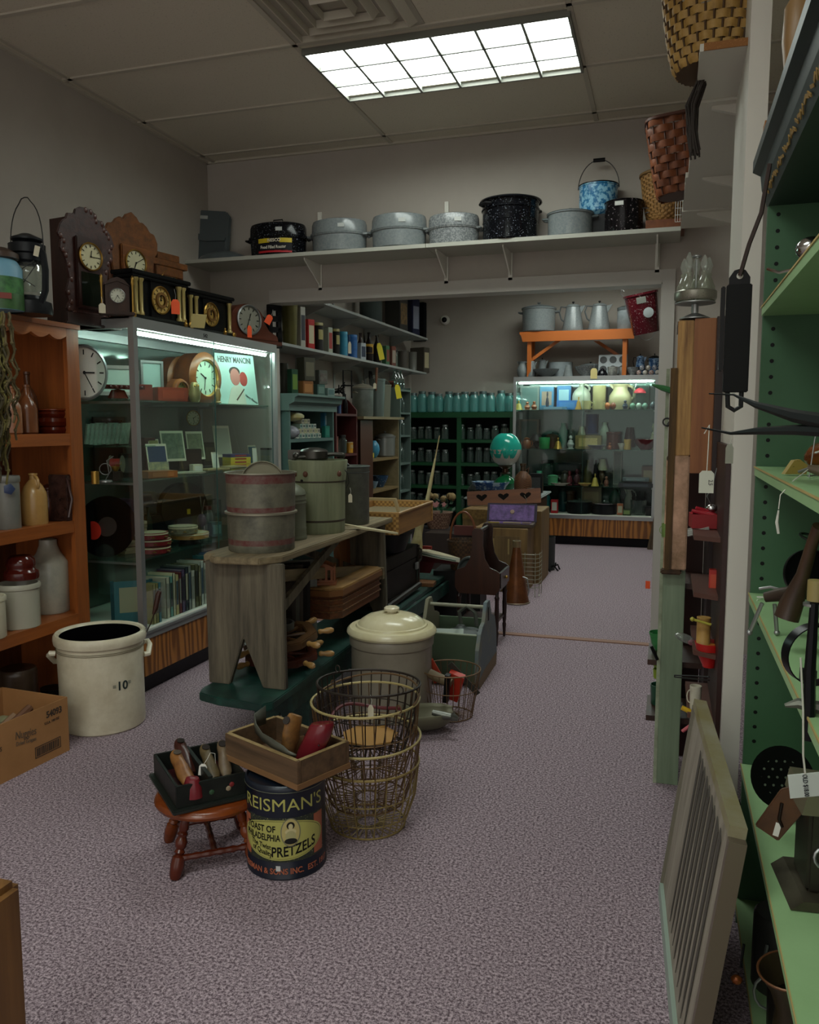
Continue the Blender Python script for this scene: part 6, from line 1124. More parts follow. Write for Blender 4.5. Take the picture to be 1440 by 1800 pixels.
WI('canl', 'small yellow jar with an orange lid on the red shelf', 'jar', 615, 12, 19, 1.072, -2.5, 'c58a1c', 'b8a070'); WI('can', 'white-labelled tin behind on the red shelf', 'tin', 591, 8, 30, 1.072, -2.55, '9a6a60'); WI('jar', 'cluttered glass jar of buttons on the red shelf', 'jar', 602, 16, 32, 1.072, -2.52, JARC, DKST)
# tan bookcase
TN = mat('8a7d5c', .55, 0, 'wood', '776b4c', 20, 1); t = thing('tan_bookcase', 'tan and brown open bookcase holding enamelware and pails', 'bookcase', (0, 0, 0))
M().box(-2.93, -2.45, 6.42, 6.44, 0, 1.34).o('side_panel', mat('4a2616', .5), t, sm=False); M().box(-2.46, -2.445, 6.42, 6.72, 0, 1.34).o('face_board', mat('4a2818', .5), t, sm=False); M().box(-2.93, -2.45, 7.44, 7.46, 0, 1.37).o('side_panel', TN, t, sm=False); M().box(-2.93, -2.92, 6.44, 7.44, 0, 1.34).o('back_panel', mat('6a6049', .6), t, sm=False)
for z in (.26, .72, 1.0): M().box(-2.92, -2.45, 6.44, 7.44, z - .02, z).o('shelf', mat('7d6844', .5), t, sm=False)
M().box(-2.93, -2.40, 6.38, 7.47, 1.35, 1.372).o('top', TN, t, sm=False)
tp = 1.374
t = WI('pot', 'galvanised poultry drinker with a conical top on the tan bookcase', 'poultry drinker', 638, 38, 62, tp, -2.62, GALV, mat('7a7668', .5))
WI('pail', 'tall galvanised pail leaning with a wooden handle on the tan bookcase', 'pail', 664, 28, 66, tp, -2.58, mat('6d7a76', .4, .4)); WI('pail', 'square tapered pale metal pail on the tan bookcase', 'pail', 678, 26, 56, tp, -2.54, mat('8a8f7e', .45, .3), n=4); WI('tall', 'grey metal canister behind the yellow tag on the tan bookcase', 'canister', 700, 26, 52, tp, -2.6, mat('5c6360', .4, .4))
tag(M().lathe([(0, 0), (1, 0), (1.05, .1), (1, 1), (0, 1)], 36, r=.13, h=.03).o('iron_pan', mat('1a1613', .5), None, pos(651, 1.69, x=-2.80), (0, radians(82), .4)), 'large black round iron pan hanging behind the galvanised pails', 'pan')
tag(M().lathe([(0, 0), (1, 0), (1.05, .1), (1, 1), (0, 1)], 30, r=.10, h=.03).o('iron_pan', mat('23211e', .5), None, pos(690, 1.68, x=-2.82), (0, radians(82), .4)), 'smaller dark round pan hanging right of the big iron pan', 'pan')
t = thing('scoop_brush', 'wooden handled brush sticking up from the galvanised pail', 'brush', pos(661, 1.66, x=-2.56)); M().tube([(0, 0, -.05), (.0, .02, .16)], [.008, .014], 8).o('handle', mat('6a4026', .5), t); hangtag('white price tag hung on the wooden handled brush', pos(659, 1.62, x=-2.5), PAPER, .03, .05, .8)
tag(M().cb((0, 0, 0), (.05, .02, .22), (.9, 0, .3)).o('brush', mat('5a2c20', .5), None, pos(688, 1.64, x=-2.55)), 'red-brown brush lying across the square pail', 'brush')
for z, rows in ((1.002, (('pot', 677, 36, 44, '8f918c', 'steel double boiler on the tan bookcase shelf'), ('pot', 695, 16, 56, '7a7d78', 'tall steel coffee urn behind the double boiler'), ('globe', 657, 22, 30, '3f88a8', 'bright blue glass dome on the tan bookcase shelf'), ('box', 652, 10, 9, 'b8a03a', 'small yellow packet below the blue dome'))), (.722, (('bowl', 668, 30, 20, '2a4a6a', 'blue speckled basin on the lower tan bookcase shelf'), ('box', 688, 30, 28, '6a8a9a', 'light blue enamel box at the end of the lower tan shelf'), ('bowl', 657, 16, 12, '7a94a8', 'small blue and white dish in front on the lower tan shelf'))), (.262, (('can', 660, 20, 30, '1c1c1e', 'black round canister on the bottom tan shelf'),))):
    for kd, px, w_, h_, c_, lb in rows:
        WI(kd, lb, {'pot': 'pot', 'globe': 'glass dome', 'box': 'box', 'bowl': 'bowl', 'can': 'canister'}[kd], px, w_, h_, z, -2.56, mat(c_, .3, .5 if kd == 'pot' else 0, *(('speck', 'c8d2da', 60) if c_ == '2a4a6a' else ())), None)
# grey-green narrow bookcase with clear bottles
t = thing('grey_bookcase', 'grey-green bookcase of clear bottles beside the tan one', 'bookcase', (0, 0, 0)); GB = mat('55665f', .55)
M().box(-2.93, -2.45, 7.50, 7.52, 0, 1.66).o('side_panel', GB, t, sm=False); M().box(-2.93, -2.45, 7.82, 7.84, 0, 1.66).o('side_panel', GB, t, sm=False); M().box(-2.93, -2.92, 7.52, 7.82, 0, 1.66).o('back_panel', GB, t, sm=False)
GBZ = (.4, .66, .93, 1.2, 1.42, 1.64)
for z in GBZ: M().box(-2.92, -2.45, 7.52, 7.82, z - .018, z).o('shelf', GB, t, sm=False)
protoC = None
zn = ['lowest', 'second', 'third', 'fourth', 'fifth', 'top']
for k, z in enumerate(GBZ):
    for j in range(3):
        lb = 'clear glass bottle on the ' + zn[k] + ' board of the grey-green bookcase, ' + ('nearest', 'middle', 'farthest')[j]; p = (-2.53, 7.57 + .1 * j, z)
        if protoC is None: protoC = item('bottle', lb, 'bottle', .075, .19, p, JARC, group='clear bottles in the grey-green bookcase', n=14)
        else: dup(protoC, p, None, lb)
# ------------------------------------------------------------------ green jar bookcase on the back wall
t = thing('green_bookcase', 'green painted bookcase filled with glass canning jars', 'bookcase', (0, 0, 0)); gy = 9.12; gx0, gx1 = -2.93, -1.66; GD = mat('0c3a20', .5)
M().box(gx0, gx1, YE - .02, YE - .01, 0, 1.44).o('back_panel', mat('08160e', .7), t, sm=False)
for x in (gx0, -2.30, gx1 - .03): M().box(x, x + (.05 if x == -2.30 else .03), gy, YE - .02, 0, 1.44).o('upright', GREENB, t, sm=False)
GJ = (.34, .60, .865, 1.13)
for z in GJ: M().box(gx0 + .03, gx1 - .03, gy + .005, YE - .02, z - .035, z).o('shelf', GREENB, t, sm=False)
M().box(gx0, gx1 + .02, gy - .01, YE - .02, 1.38, 1.442).o('top', GREENB, t, sm=False)
protoA = protoJ = None
GZN = mat('5a6a68', .4, .4)
for i in range(13):
    p = pos(727 + 15.2 * i + RN.uniform(-2, 2), 1.443, y=9.22); s = RN.uniform(.92, 1.08); lb = 'aqua glass canning jar on top of the green bookcase, ' + nth(i)
    if i == 0: protoA = item('jar', lb, 'jar', .118, .225, p, JARA, group='aqua jars on top of the green bookcase', m2=GZN, n=16)
    else: dup(protoA, p, None, lb, (1, 1, s))
for i in range(6):
    p = pos(741 + 30 * i, 1.443, y=9.34); dup(protoA, p, None, 'aqua canning jar in the rear row on the green bookcase, ' + nth(i), (.95, .95, .95))
for k, z in enumerate(GJ):
    for i in range(12):
        if i == 5 : continue
        x = -2.85 + .098 * i; 
        if x > -1.72: continue
        lb = 'clear glass canning jar on the ' + ['bottom', 'third', 'second', 'top'][k] + ' inner shelf of the green bookcase, ' + nth(i if i < 5 else i - 1); p = (x + RN.uniform(-.01, .01), 9.19 + .03 * (i % 2), z + .001); s = RN.uniform(.75, 1.05)
        if protoJ is None: protoJ = item('jar', lb, 'jar', .09, .17, p, JARC, group='clear jars inside the green bookcase', m2=mat('7d8380', .35, .5), n=14)
        else: dup(protoJ, p, None, lb, (.95, .95, s))
# ------------------------------------------------------------------ far display case
bc = showcase('far aluminium glass display case with laminate base in the back room', ((-1.62, 8.93, 0), 0), 1.51, .46, 1.815, (1.46, 1.035, .64), 2, .29)
M().box(.03, 1.48, .445, .45, .34, 1.03).box(.03, 1.48, .445, .45, 1.03, 1.77).o('mirror_back', mat('36423e', .1, .6), bc, sm=False)
def B(kd, lb, ct, px, w_, h_, z, c_, c2=None, y=9.08, **k):
    p = pos(px, z + .0, y=y); m = c_ if not isinstance(c_, str) else mat(c_, .35); m2 = c2 if (c2 is None or not isinstance(c2, str)) else mat(c2, .4)
    return item(kd, lb, ct, w_ * mpp(p), h_ * mpp(p), p, m, m2=m2, n=k.pop('n', 16), **k)
s1 = 1.462
for a_ in (('frame', 'silver framed picture on the top shelf of the far case', 'picture frame', 931, 34, 42, s1, '8f9a94', '6d8a86', 9.25), ('box', 'blue boxed toy with a cream top at the left of the top shelf', 'box', 962, 24, 40, s1, '4a86a8', 'a08a78', 9.25), ('box', 'bright blue carton on the top shelf of the far case', 'carton', 992, 24, 34, s1 + .05, '2f7ab0', '9ac0c8', 9.27), ('box', 'flat blue box lying under the bright blue carton', 'box', 998, 36, 16, s1, '2a6aa8', '3c7cb4', 9.15), ('box', 'thin pale blue box lying at the front of the top shelf', 'box', 974, 44, 5, s1, '5a94b8', '8ab4c8', 9.05), ('fig', 'dark carved bottle figure among the blue boxes', 'figurine', 962, 7, 32, s1, '2a2c38', None, 9.05), ('jug', 'round pale stoneware canteen jug on the top shelf', 'jug', 1022, 32, 46, s1, 'a8aa98', None, 9.2), ('tall', 'cream tin milk bottle bank on the top shelf', 'tin', 1053, 23, 42, s1, 'b5a878', None, 9.2), ('pitcher', 'large cream and blue banded pitcher on the top shelf', 'pitcher', 1090, 40, 44, s1, 'bdb088', None, 9.2), ('can', 'glass candy jar with red and blue lettering on the top shelf', 'jar', 1126, 30, 44, s1, JARC, None, 9.2), ('lid', 'red cap and blue letters inside the candy jar', 'label', 1125, 20, 10, s1 + .17, 'b03038', None, 9.12),
            ('bell', 'small yellow ceramic bell at the left of the top shelf', 'bell', 912, 15, 16, s1, 'b0a24a', None, 9.02), ('fig', 'orange and white cat figurine', 'figurine', 927, 12, 14, s1, 'a0603a', None, 9.02), ('fig', 'brown squirrel figurine beside the cat', 'figurine', 939, 12, 15, s1, '8a5030', None, 9.02), ('bell', 'little amber glass bell with a ring', 'bell', 1017, 12, 22, s1, 'a07c2a', None, 9.02), ('mug', 'cream mug with a printed arch, left of its twin', 'mug', 1031, 17, 15, s1, 'b8b07a', None, 9.02), ('mug', 'cream mug with a printed arch, right of its twin', 'mug', 1052, 17, 15, s1, 'bcb480', None, 9.02), ('globe', 'orange glass ball ornament beside the mugs', 'ornament', 1068, 10, 12, s1, 'a85a1c', None, 9.02), ('globe', 'brown glass ball ornament right of the orange one', 'ornament', 1078, 10, 12, s1, '7a3a18', None, 9.02), ('fig', 'dark blue bird figurine', 'figurine', 1099, 11, 16, s1, '28384a', None, 9.02), ('globe', 'green and white glass marble ornament, leftmost of four', 'ornament', 1112, 10, 11, s1, '5f8a72', None, 9.02), ('globe', 'green and white glass marble ornament, second of four', 'ornament', 1123, 10, 11, s1, '9ab0a0', None, 9.02), ('globe', 'green glass marble ornament, third of four', 'ornament', 1134, 10, 11, s1, '6f9482', None, 9.02), ('globe', 'dark glass marble ornament, last of four', 'ornament', 1148, 11, 13, s1, '3c4c50', None, 9.02),
            ('lamp', 'black iron with a dark handle on the second shelf of the far case', 'iron', 943, 26, 26, 1.037, '101214', '16181a', 9.1), ('cup', 'green glass box-shaped lamp with a flower', 'glass lamp', 957, 20, 20, 1.037, '3f9a5a', None, 9.02), ('bell', 'brass hand bell on the second shelf of the far case', 'bell', 981, 17, 20, 1.037, BRASS, None, 9.02), ('pots', 'red-brown stoneware pot behind the brass hand bell', 'pot', 971, 22, 28, 1.037, '5a2c1c', None, 9.25), ('bell', 'clear glass cloche over a skull-like white figure', 'glass dome', 1004, 26, 50, 1.037, CLEAR, None, 9.18), ('fig', 'white skeleton figurine with a black and white base', 'figurine', 1003, 14, 24, 1.037, 'a8aea8', None, 9.04), ('box', 'gold daisy-patterned tin box on the second shelf', 'tin', 1035, 44, 24, 1.037, '6d6030', mat('a8955a', .4, 0, 'speck', '2a2414', 90), 9.12), ('tall', 'cobalt blue glass vase hanging above the daisy tin', 'vase', 1040, 20, 34, 1.20, '1a3568', None, 9.3), ('plate', 'silver dish leaning by the daisy tin', 'dish', 1049, 32, 8, 1.037, '8a9296', None, 9.0), ('crock', 'brown tobacco jar right of the daisy tin', 'jar', 1078, 24, 30, 1.037, '4a2218', None, 9.15), ('shade', 'dark maroon glass cone beside the tobacco jar', 'glass cone', 1106, 22, 34, 1.06, '2c1616', None, 9.2), ('can', 'yellow and white small tin in front of the maroon shade', 'tin', 1103, 13, 18, 1.037, 'a88a4a', None, 9.0), ('plate', 'white knotted cloth figure by the yellow tin', 'figurine', 1093, 14, 11, 1.037, 'a8a69a', None, 9.0), ('bowl', 'long deep red glass bowl at the right of the second shelf', 'bowl', 1135, 42, 18, 1.037, '5c1418', None, 9.05), ('fig', 'copper candle holder on the second shelf', 'candle holder', 1072, 9, 12, 1.037, '8a4a2a', None, 8.99),
            ('pots', 'green enamel two-handled sugar bowl on the third shelf', 'bowl', 972, 18, 20, .642, '4a8a62', None, 9.02), ('teapot', 'dark patterned teapot on the third shelf', 'teapot', 993, 22, 26, .642, '2c2a20', None, 9.05), ('bell', 'brass bell on the third shelf of the far case', 'bell', 1046, 14, 22, .642, 'b09a4a', None, 9.0), ('fig', 'red-clothed doll figurine on the third shelf, left', 'figurine', 1001, 12, 26, .642, '5a1a24', None, 9.02), ('fig', 'red-clothed doll figurine on the third shelf, right', 'figurine', 1014, 13, 30, .642, '3c1620', None, 9.04), ('bottle', 'tall olive green glass bottle on the third shelf', 'bottle', 1033, 14, 44, .642, '3a3a1c', None, 9.1), ('bottle', 'black slender bottle behind the brass bell', 'bottle', 1047, 9, 44, .642, '14161a', None, 9.15), ('box', 'black metal tray stack at the right of the third shelf', 'tray', 1118, 58, 7, .642, '23282a', '3a4448', 9.05), ('box', 'grey metal box lid resting on the black tray stack', 'lid', 1118, 44, 6, .70, '4a5a5c', '6a7a7c', 9.1), ('fig', 'small copper and white figurine right of the brass bell', 'figurine', 1066, 10, 18, .642, '7a5040', None, 9.0), ('plate', 'white lace dish on the third shelf front', 'dish', 985, 34, 5, .642, 'a8a898', None, 8.99), ('box', 'dark shadow box behind the third shelf dolls', 'box', 1000, 44, 14, .78, '15191b', '1c2224', 9.3),
            ('jar', 'teal glass jar on the floor of the far case', 'jar', 960, 16, 34, .337, '1c5c5c', DKST, 9.1), ('box', 'bright red small box with a white tag in the far case', 'box', 975, 12, 24, .337, 'b02028', 'c8c0b8', 9.0), ('jar', 'dark teal glass jar right of the red box', 'jar', 989, 14, 40, .337, '163c40', DKST, 9.2), ('pot', 'dark oval roasting pan with a glass lid on the floor of the far case', 'pot', 1018, 42, 26, .337, '14181a', JARC, 9.08), ('pot', 'wide black casserole with a chrome lid on the floor of the far case', 'pot', 1062, 44, 24, .337, '101416', CHROME, 9.08), ('box', 'small orange and white tin at the case floor', 'tin', 1090, 10, 20, .337, 'a85a30', 'b0a890', 9.02), ('box', 'small green and gold tin beside the orange tin', 'tin', 1102, 14, 11, .337, '2c3c1c', '7a8a4a', 9.0), ('cup', 'clear glass jar full of dark utensils on the case floor', 'jar', 1122, 28, 26, .337, JARC, None, 9.1), ('box', 'black small box in the right corner of the case floor', 'box', 1142, 14, 16, .337, '0c0d0e', '161718', 9.05)):
    kd, lb, ct, px, w_, h_, z, c_, c2, y = a_; B(kd, lb, ct, px, w_, h_, z + .001, c_, c2, y)
a = M(); p = pos(1122, .36, y=9.1)
for i in range(12): A = i * .55; a.tube([(p.x + .03 * cos(A), p.y + .03 * sin(A), .36), (p.x + .075 * cos(A), p.y + .05 * sin(A), .56 + .04 * sin(i * 2.3))], .006, 5)
tag(a.o('utensils', mat('141617', .4, .3), None), 'cluster of dark kitchen utensils standing in the clear jar', 'utensils')
for a_ in (('vase', 'tall white china vase at the back of the second shelf', 'vase', 1062, 16, 46, 1.037, 'a8aa9c', None, 9.28), ('vase', 'green glass vase behind the cloche', 'vase', 990, 16, 44, 1.037, '4a8a74', None, 9.3), ('frame', 'framed dark print at the back of the second shelf', 'picture frame', 930, 34, 50, 1.037, '4a3a2c', '2a3430', 9.3), ('teapot', 'small copper teapot at the left of the second shelf', 'teapot', 926, 20, 20, 1.037, '7a4426', None, 9.03), ('fig', 'white horse-head figurine at the right end of the second shelf', 'figurine', 1149, 16, 46, 1.037, 'a39a84', None, 9.2), ('lamp', 'little lamp with a pale shade in the middle of the second shelf', 'lamp', 1022, 16, 40, 1.037, '6a5a3a', 'b0ac90', 9.28),
            ('stem', 'green glass goblet at the left of the third shelf', 'goblet', 948, 12, 24, .642, '4f9a7c', None, 9.03), ('jar', 'square glass battery jar behind the sugar bowl', 'jar', 960, 24, 40, .642, JARC, DKST, 9.28), ('lamp', 'small lamp with a cream shade on the third shelf', 'lamp', 1058, 20, 46, .642, '5a4a34', 'a8a488', 9.25), ('plate', 'gold rimmed saucer on the third shelf', 'saucer', 1028, 24, 5, .642, 'a08a4a', None, 8.99), ('frame', 'tall narrow framed sign at the back of the third shelf', 'picture frame', 1085, 14, 58, .642, '8f8f84', '5a625c', 9.3), ('box', 'brown clock radio at the right back of the third shelf', 'radio', 1140, 24, 34, .642, '4a2c1c', '8a7a5c', 9.25),
            ('crock', 'small brown crock at the back of the case floor', 'crock', 1000, 22, 34, .337, '4a2c1c', None, 9.3), ('box', 'cardboard carton at the back of the case floor', 'carton', 1040, 34, 44, .337, '6a5438', '8a7450', 9.3), ('jug', 'dark green jug at the back of the case floor', 'jug', 1080, 20, 44, .337, '1f4034', None, 9.3), ('vase', 'pale blue vase at the back of the case floor', 'vase', 945, 18, 46, .337, '7a9aa0', None, 9.28), ('pitcher', 'white pitcher at the back right of the case floor', 'pitcher', 1106, 18, 40, .337, 'a8a89c', None, 9.3)):
    kd, lb, ct, px, w_, h_, z, c_, c2, y = a_; B(kd, lb, ct, px, w_, h_, z + .001, c_, c2, y)
# on top of the far case
ct_ = 1.817
for a_ in (('pitcher', 'grey enamel pitcher at the left end of the far case top', 'pitcher', 918, 19, 27, ENG, None, 9.02), ('coffee', 'small grey enamel coffee pot right of the pitcher', 'coffee pot', 934, 18, 31, ENG, mat('a09880', .4), 9.02), ('coffee', 'grey enamel coffee pot with a dome lid behind the loaf pan', 'coffee pot', 953, 18, 34, ENG, mat('8f8a70', .4), 9.12), ('bowl', 'grey enamel loaf pan at the front of the far case top', 'loaf pan', 960, 46, 13, ENG, None, 9.0), ('tall', 'wide grey enamel dish pan standing behind', 'dish pan', 985, 42, 26, ENL, None, 9.22), ('shade', 'small grey enamel funnel on the far case top', 'funnel', 999, 18, 20, ENG, None, 9.05), ('bowl', 'grey wire-look enamel colander on the far case top', 'colander', 1030, 40, 17, ENM, None, 9.05), ('pots', 'grey enamel covered pan stacked behind the colander', 'pan', 1038, 34, 26, ENG, None, 9.22), ('lid', 'small black enamel lid in front of the muffin tin', 'lid', 1059, 17, 14, ENK, None, 9.0), ('cup', 'white and grey swirl enamel mug under the muffin tin', 'mug', 1077, 18, 15, mat('a8a8a0', .3, 0, 'mottle', '33363a', 14), None, 9.0), ('cup', 'black and white striped enamel mug right of the swirl mug', 'mug', 1095, 16, 15, mat('9a9a98', .3, 0, 'mottle', '16181a', 18), None, 9.03), ('bowl', 'round grey enamel dish at the right of the far case top', 'dish', 1112, 24, 14, ENM, None, 9.03), ('coffee', 'blue enamel teapot with a black spout by the orange shelf leg', 'coffee pot', 1125, 19, 38, mat('2a4a72', .2, 0, 'swirl', '7a94b0', 30), BLACK, 9.12), ('pots', 'blue swirl enamel bean pot at the right end of the far case top', 'pot', 1150, 20, 38, mat('2a4a72', .2, 0, 'swirl', '7a94b0', 30), BLACK, 9.15)):
    kd, lb, ct, px, w_, h_, c_, c2, y = a_; B(kd, lb, ct, px, w_, h_, ct_, c_, c2, y)
for i in range(8):
    p = pos(1123 + 5.5 * i, ct_ + (.05 if i % 2 else 0), y=9.0); tag(M().lathe(PF['globe'], 12, r=.026, h=.05).o('ceramic_mushroom', mat(['8a2a22', '2c4a80', 'b8b0a4', '9a8a80'][i % 4], .25, 0, 'mottle', 'c8c4bc', 50), None, p), ['red', 'blue', 'white', 'speckled'][i % 4] + ' glazed knob in the little heap by the blue teapot, ' + nth(i), 'knob', 'glazed knobs heaped by the blue teapot')
hangtag('cream price tag hanging over the top rail of the far case', pos(1044, ct_ - .035, y=8.915), TAGY, .07, .11, .25)
t = thing('muffin_tin', 'grey enamel six-cup muffin tin standing on edge', 'muffin tin', pos(1077, ct_ + .02, y=9.1), rot=(radians(-8), 0, 0)); M().box(-.15, .15, 0, .006, 0, .21).o('plate', ENL, t, sm=False, bev=.002)
for i in range(3):
    for j in range(2): M().lathe([(1, 0), (.8, .03), (0, .03)], 20, r=.04, h=1, c=(-.1 + .1 * i, -.001, .055 + .1 * j), rot=(-pi / 2, 0, 0)).o('cup', mat('3a3d3d', .4), t); M().lathe([(0, 0), (.95, 0)], 20, r=.04, h=1, c=(-.1 + .1 * i, -.0012, .055 + .1 * j), rot=(pi / 2, 0, 0)).o('cup_mouth', mat('2c2f30', .5), t); M().lathe([(.95, 0), (1.05, 0), (1.05, .004), (.95, .004)], 24, r=.041, h=1, c=(-.1 + .1 * i, -.001, .055 + .1 * j), rot=(pi / 2, 0, 0)).o('cup_rim', ENL, t)
# orange shelf with enamelware
t = thing('orange_shelf', 'orange painted wooden bench used as a shelf on the far case', 'shelf', (0, 0, 0)); OS = mat('b5601a', .5)
M().box(-1.565, -.345, 8.95, 9.25, 2.275, 2.295).o('top_board', OS, t, sm=False); M().prism([(-1.565, 2.28), (-.345, 2.28), (-.35, 2.25), (-.37, 2.235), (-.365, 2.19), (-1.53, 2.19), (-1.545, 2.25)], 8.94, 8.955, 'y').o('apron', OS, t, sm=False)
for x in (-1.46, -.46): M().box(x - .022, x + .022, 8.97, 9.0, ct_, 2.275).box(x - .022, x + .022, 9.2, 9.23, ct_, 2.275).o('leg', OS, t, sm=False)
M().prism([(-1.44, 1.98), (-1.44, 2.02), (-1.18, 2.2), (-1.12, 2.2)], 9.0, 9.015, 'y').o('brace', OS, t, sm=False); M().prism([(-.48, 1.98), (-.48, 2.02), (-.74, 2.2), (-.8, 2.2)], 9.18, 9.2, 'y').o('brace', OS, t, sm=False)
zo = 2.297
for a_ in (('pot', 'big grey enamel stock pot at the left of the orange shelf', 'stock pot', 947, 58, 52, ENG, mat('5c6466', .3), 9.1), ('coffee', 'grey enamel coffee boiler with a bail, left of its twin', 'coffee pot', 1007, 37, 52, ENG, mat('4c5456', .3), 9.1), ('coffee', 'grey enamel coffee boiler, right of its twin', 'coffee pot', 1053, 38, 52, ENG, mat('4c5456', .3), 9.1), ('churn', 'grey enamel covered canister at the right of the orange shelf', 'canister', 1102, 34, 34, ENL, None, 9.12)):
    kd, lb, ct, px, w_, h_, c_, c2, y = a_; B(kd, lb, ct, px, w_, h_, zo, c_, c2, y, n=28)
p = pos(1102, zo + .2, y=9.12); tag(M().lathe([(0, 0), (1, 0), (1.02, .5), (.6, .8), (.15, .85), (.15, 1), (0, 1)], 24, r=.098, h=.06).o('lid', mat('5a6264', .25), None, p), 'dark lid on the grey enamel canister of the orange shelf', 'lid')
t = thing('enamel_bucket', 'maroon speckled enamel bucket hanging tilted at the doorway corner', 'bucket', (-.24, 8.75, 2.22), rot=(radians(8), radians(-10), 0)); M().lathe(PF['pail'], 32, r=.165, h=.40).o('body', ENR, t); M().tube([(.165 * cos(a_), .0, .38 - .5 * sin(a_) * .9) for a_ in [pi * i / 16 for i in range(17)]], .003, 5).o('bail_handle', STEEL, t); M().cb((.0, -.165, .33), (.09, .004, .06), (.25, 0, 0)).o('price_sticker', mat('8a8c84', .6), t); M().lathe([(0, 0), (.05, .0), (.0, .006)], 16, c=(.05, -.158, .20), rot=(pi / 2, 0, 0)).o('chipped_spot', mat('8f9494', .5), t)
M().tube([(-.15, 0, .38), (-.19, 0, .44), (-.17, 0, .48), (-.15, 0, .45)], .004, 5).o('hook', STEEL, t)
for i in range(3): tag(M().tube([(-.155 + .03 * i, 8.86, .0), (-.085 + .02 * i, 8.9, .42)], .018, 7).o('wooden_pole', mat('4a3a2a', .6), None), ['leftmost', 'middle', 'rightmost'][i] + ' of three brown wooden poles leaning at the right end of the far case', 'pole')
# ================================================================== wares on the shelf over the doorway
YS = 4.78; sz = SZ + .001
def O(px, w, h, y=YS, z=sz): p = pos(px, z, y=y); k = mpp(p); return p, w * k, h * k
def roaster(label, px, w, h, m, y=YS, dd=.24, rz=0, deco=None):
    p, W, Hh = O(px, w, h, y); t = thing('roasting_pan', label, 'roaster', p, rz); r = W / 2; sy = dd / W
    M().lathe([(0, 0), (.9, 0), (.96, .03), (.985, .48), (1.03, .5), (1.03, .53), (.96, .53)], 44, r=r, h=Hh, sy=sy).o('body', m, t)
    L_ = M().lathe([(1.02, .53), (1.05, .535), (1.05, .57), (1.0, .58), (.99, .84), (.95, .93), (.8, .97), (.3, 1), (0, 1)], 44, r=r, h=Hh, sy=sy).o('lid', m, t)
    for s in (-1, 1): M().tube([(s * r * .98, -.05, Hh * .5), (s * r * 1.1, -.04, Hh * .52), (s * r * 1.1, .04, Hh * .52), (s * r * .98, .05, Hh * .5)], .007, 6).o('handle', m, t)
    M().cb((r * .35, -dd / 2 * .93 - .003, Hh * .72), (.04, .003, .022), (0, 0, .17)).o('price_sticker', mat('b5b8b4', .6), t)
    return t, r, Hh, sy
t = thing('bread_pan', 'big grey enamel rectangular pan lid standing on edge in the corner', 'pan lid', pos(358, sz, y=4.80), rot=(radians(-7), radians(4), radians(14)), s=(1.22, 1, 1.06))
P = [(-.13, .01), (-.12, 0), (.12, 0), (.13, .01), (.125, .30), (.10, .335), (-.10, .335), (-.13, .31)]
M().prism(P, 0, .03, 'y').o('shell', mat('4a5254', .35), t, sm=False, bev=.006); M().prism([(-.11, .19), (.11, .17), (.105, .15), (0, .14), (-.10, .16)], -.016, 0, 'y').o('ridge', mat('4a5254', .35), t, sm=False); M().prism([(x * .82, z * .5 + .012) for x, z in P], -.004, 0, 'y').o('recess', mat('3f4749', .35), t, sm=False); M().cb((-.02, -.002, .29), (.045, .002, .02)).o('price_sticker', mat('a5a8a4', .6), t)
p, W, Hh = O(392, 90, 26, 4.74); t = thing('roaster_lid', 'long grey enamel oval lid lying beside the tall pan lid', 'lid', p, .12); M().lathe([(0, 0), (1, 0), (1.02, .1), (.9, .5), (.5, .9), (0, 1)], 36, r=W / 2, h=.06, sy=.55).o('shell', mat('586062', .3, 0, 'mottle', '4c5456', 20), t); M().ring(W / 2 * 1.01, .004, .003, 40, sy=.55).o('rim', mat('3c4446', .3), t)
t, r, Hh, sy = roaster('black speckled oval roaster with a yellow and red paper label', 490, 104, 57, ENK, 4.75, .26)
M().tube([(-.035, 0, Hh * .99), (-.03, 0, Hh * 1.13), (.03, 0, Hh * 1.13), (.035, 0, Hh * .99)], .004, 6).o('wire_handle', BLACK, t)
def arcband(a0, a1, z0, z1, m, nm, off=.002):
    M().lathe([(1.0 * r * .985 + off, z0), (1.0 * r * .985 + off, z1)], 16, a0=a0, a1=a1, sy=sy).o(nm, m, t)
arcband(-2.0, -.75, Hh * .33, Hh * .46, mat('c9b01e', .5), 'yellow_band'); arcband(-2.0, -.75, Hh * .09, Hh * .32, mat('15151c', .5), 'black_band'); arcband(-2.0, -.75, Hh * .04, Hh * .11, mat('b01c24', .5), 'red_band'); arcband(-1.55, -1.2, Hh * .32, Hh * .48, BLACK, 'logo_patch', .003)
RB = dep(t.location)
letter('NESCO', .026, mat('e0d8c0', .5), t, (.035, -.132, Hh * .35), (pi / 2, 0, .06), 'logo_lettering', 1.0, .0006); letter('Food Filled Roaster', .026, mat('d8d4c4', .5), t, (.03, -.133, Hh * .15), (pi / 2, 0, .06), 'script_lettering', .8, .0004)
roaster('smooth grey enamel oval roaster right of the black one', 597, 100, 57, ENG, 4.76, .26)
roaster('grey enamel oval roaster in the middle of the shelf', 702, 98, 59, ENG, 4.76, .27)
roaster('mottled grey enamel roaster left of the black stock pot', 798, 90, 54, ENM, 4.77, .25)
p, W, Hh = O(897, 98, 80, 4.77); t = thing('stock_pot', 'tall black speckled enamel canner with a lid', 'stock pot', p)
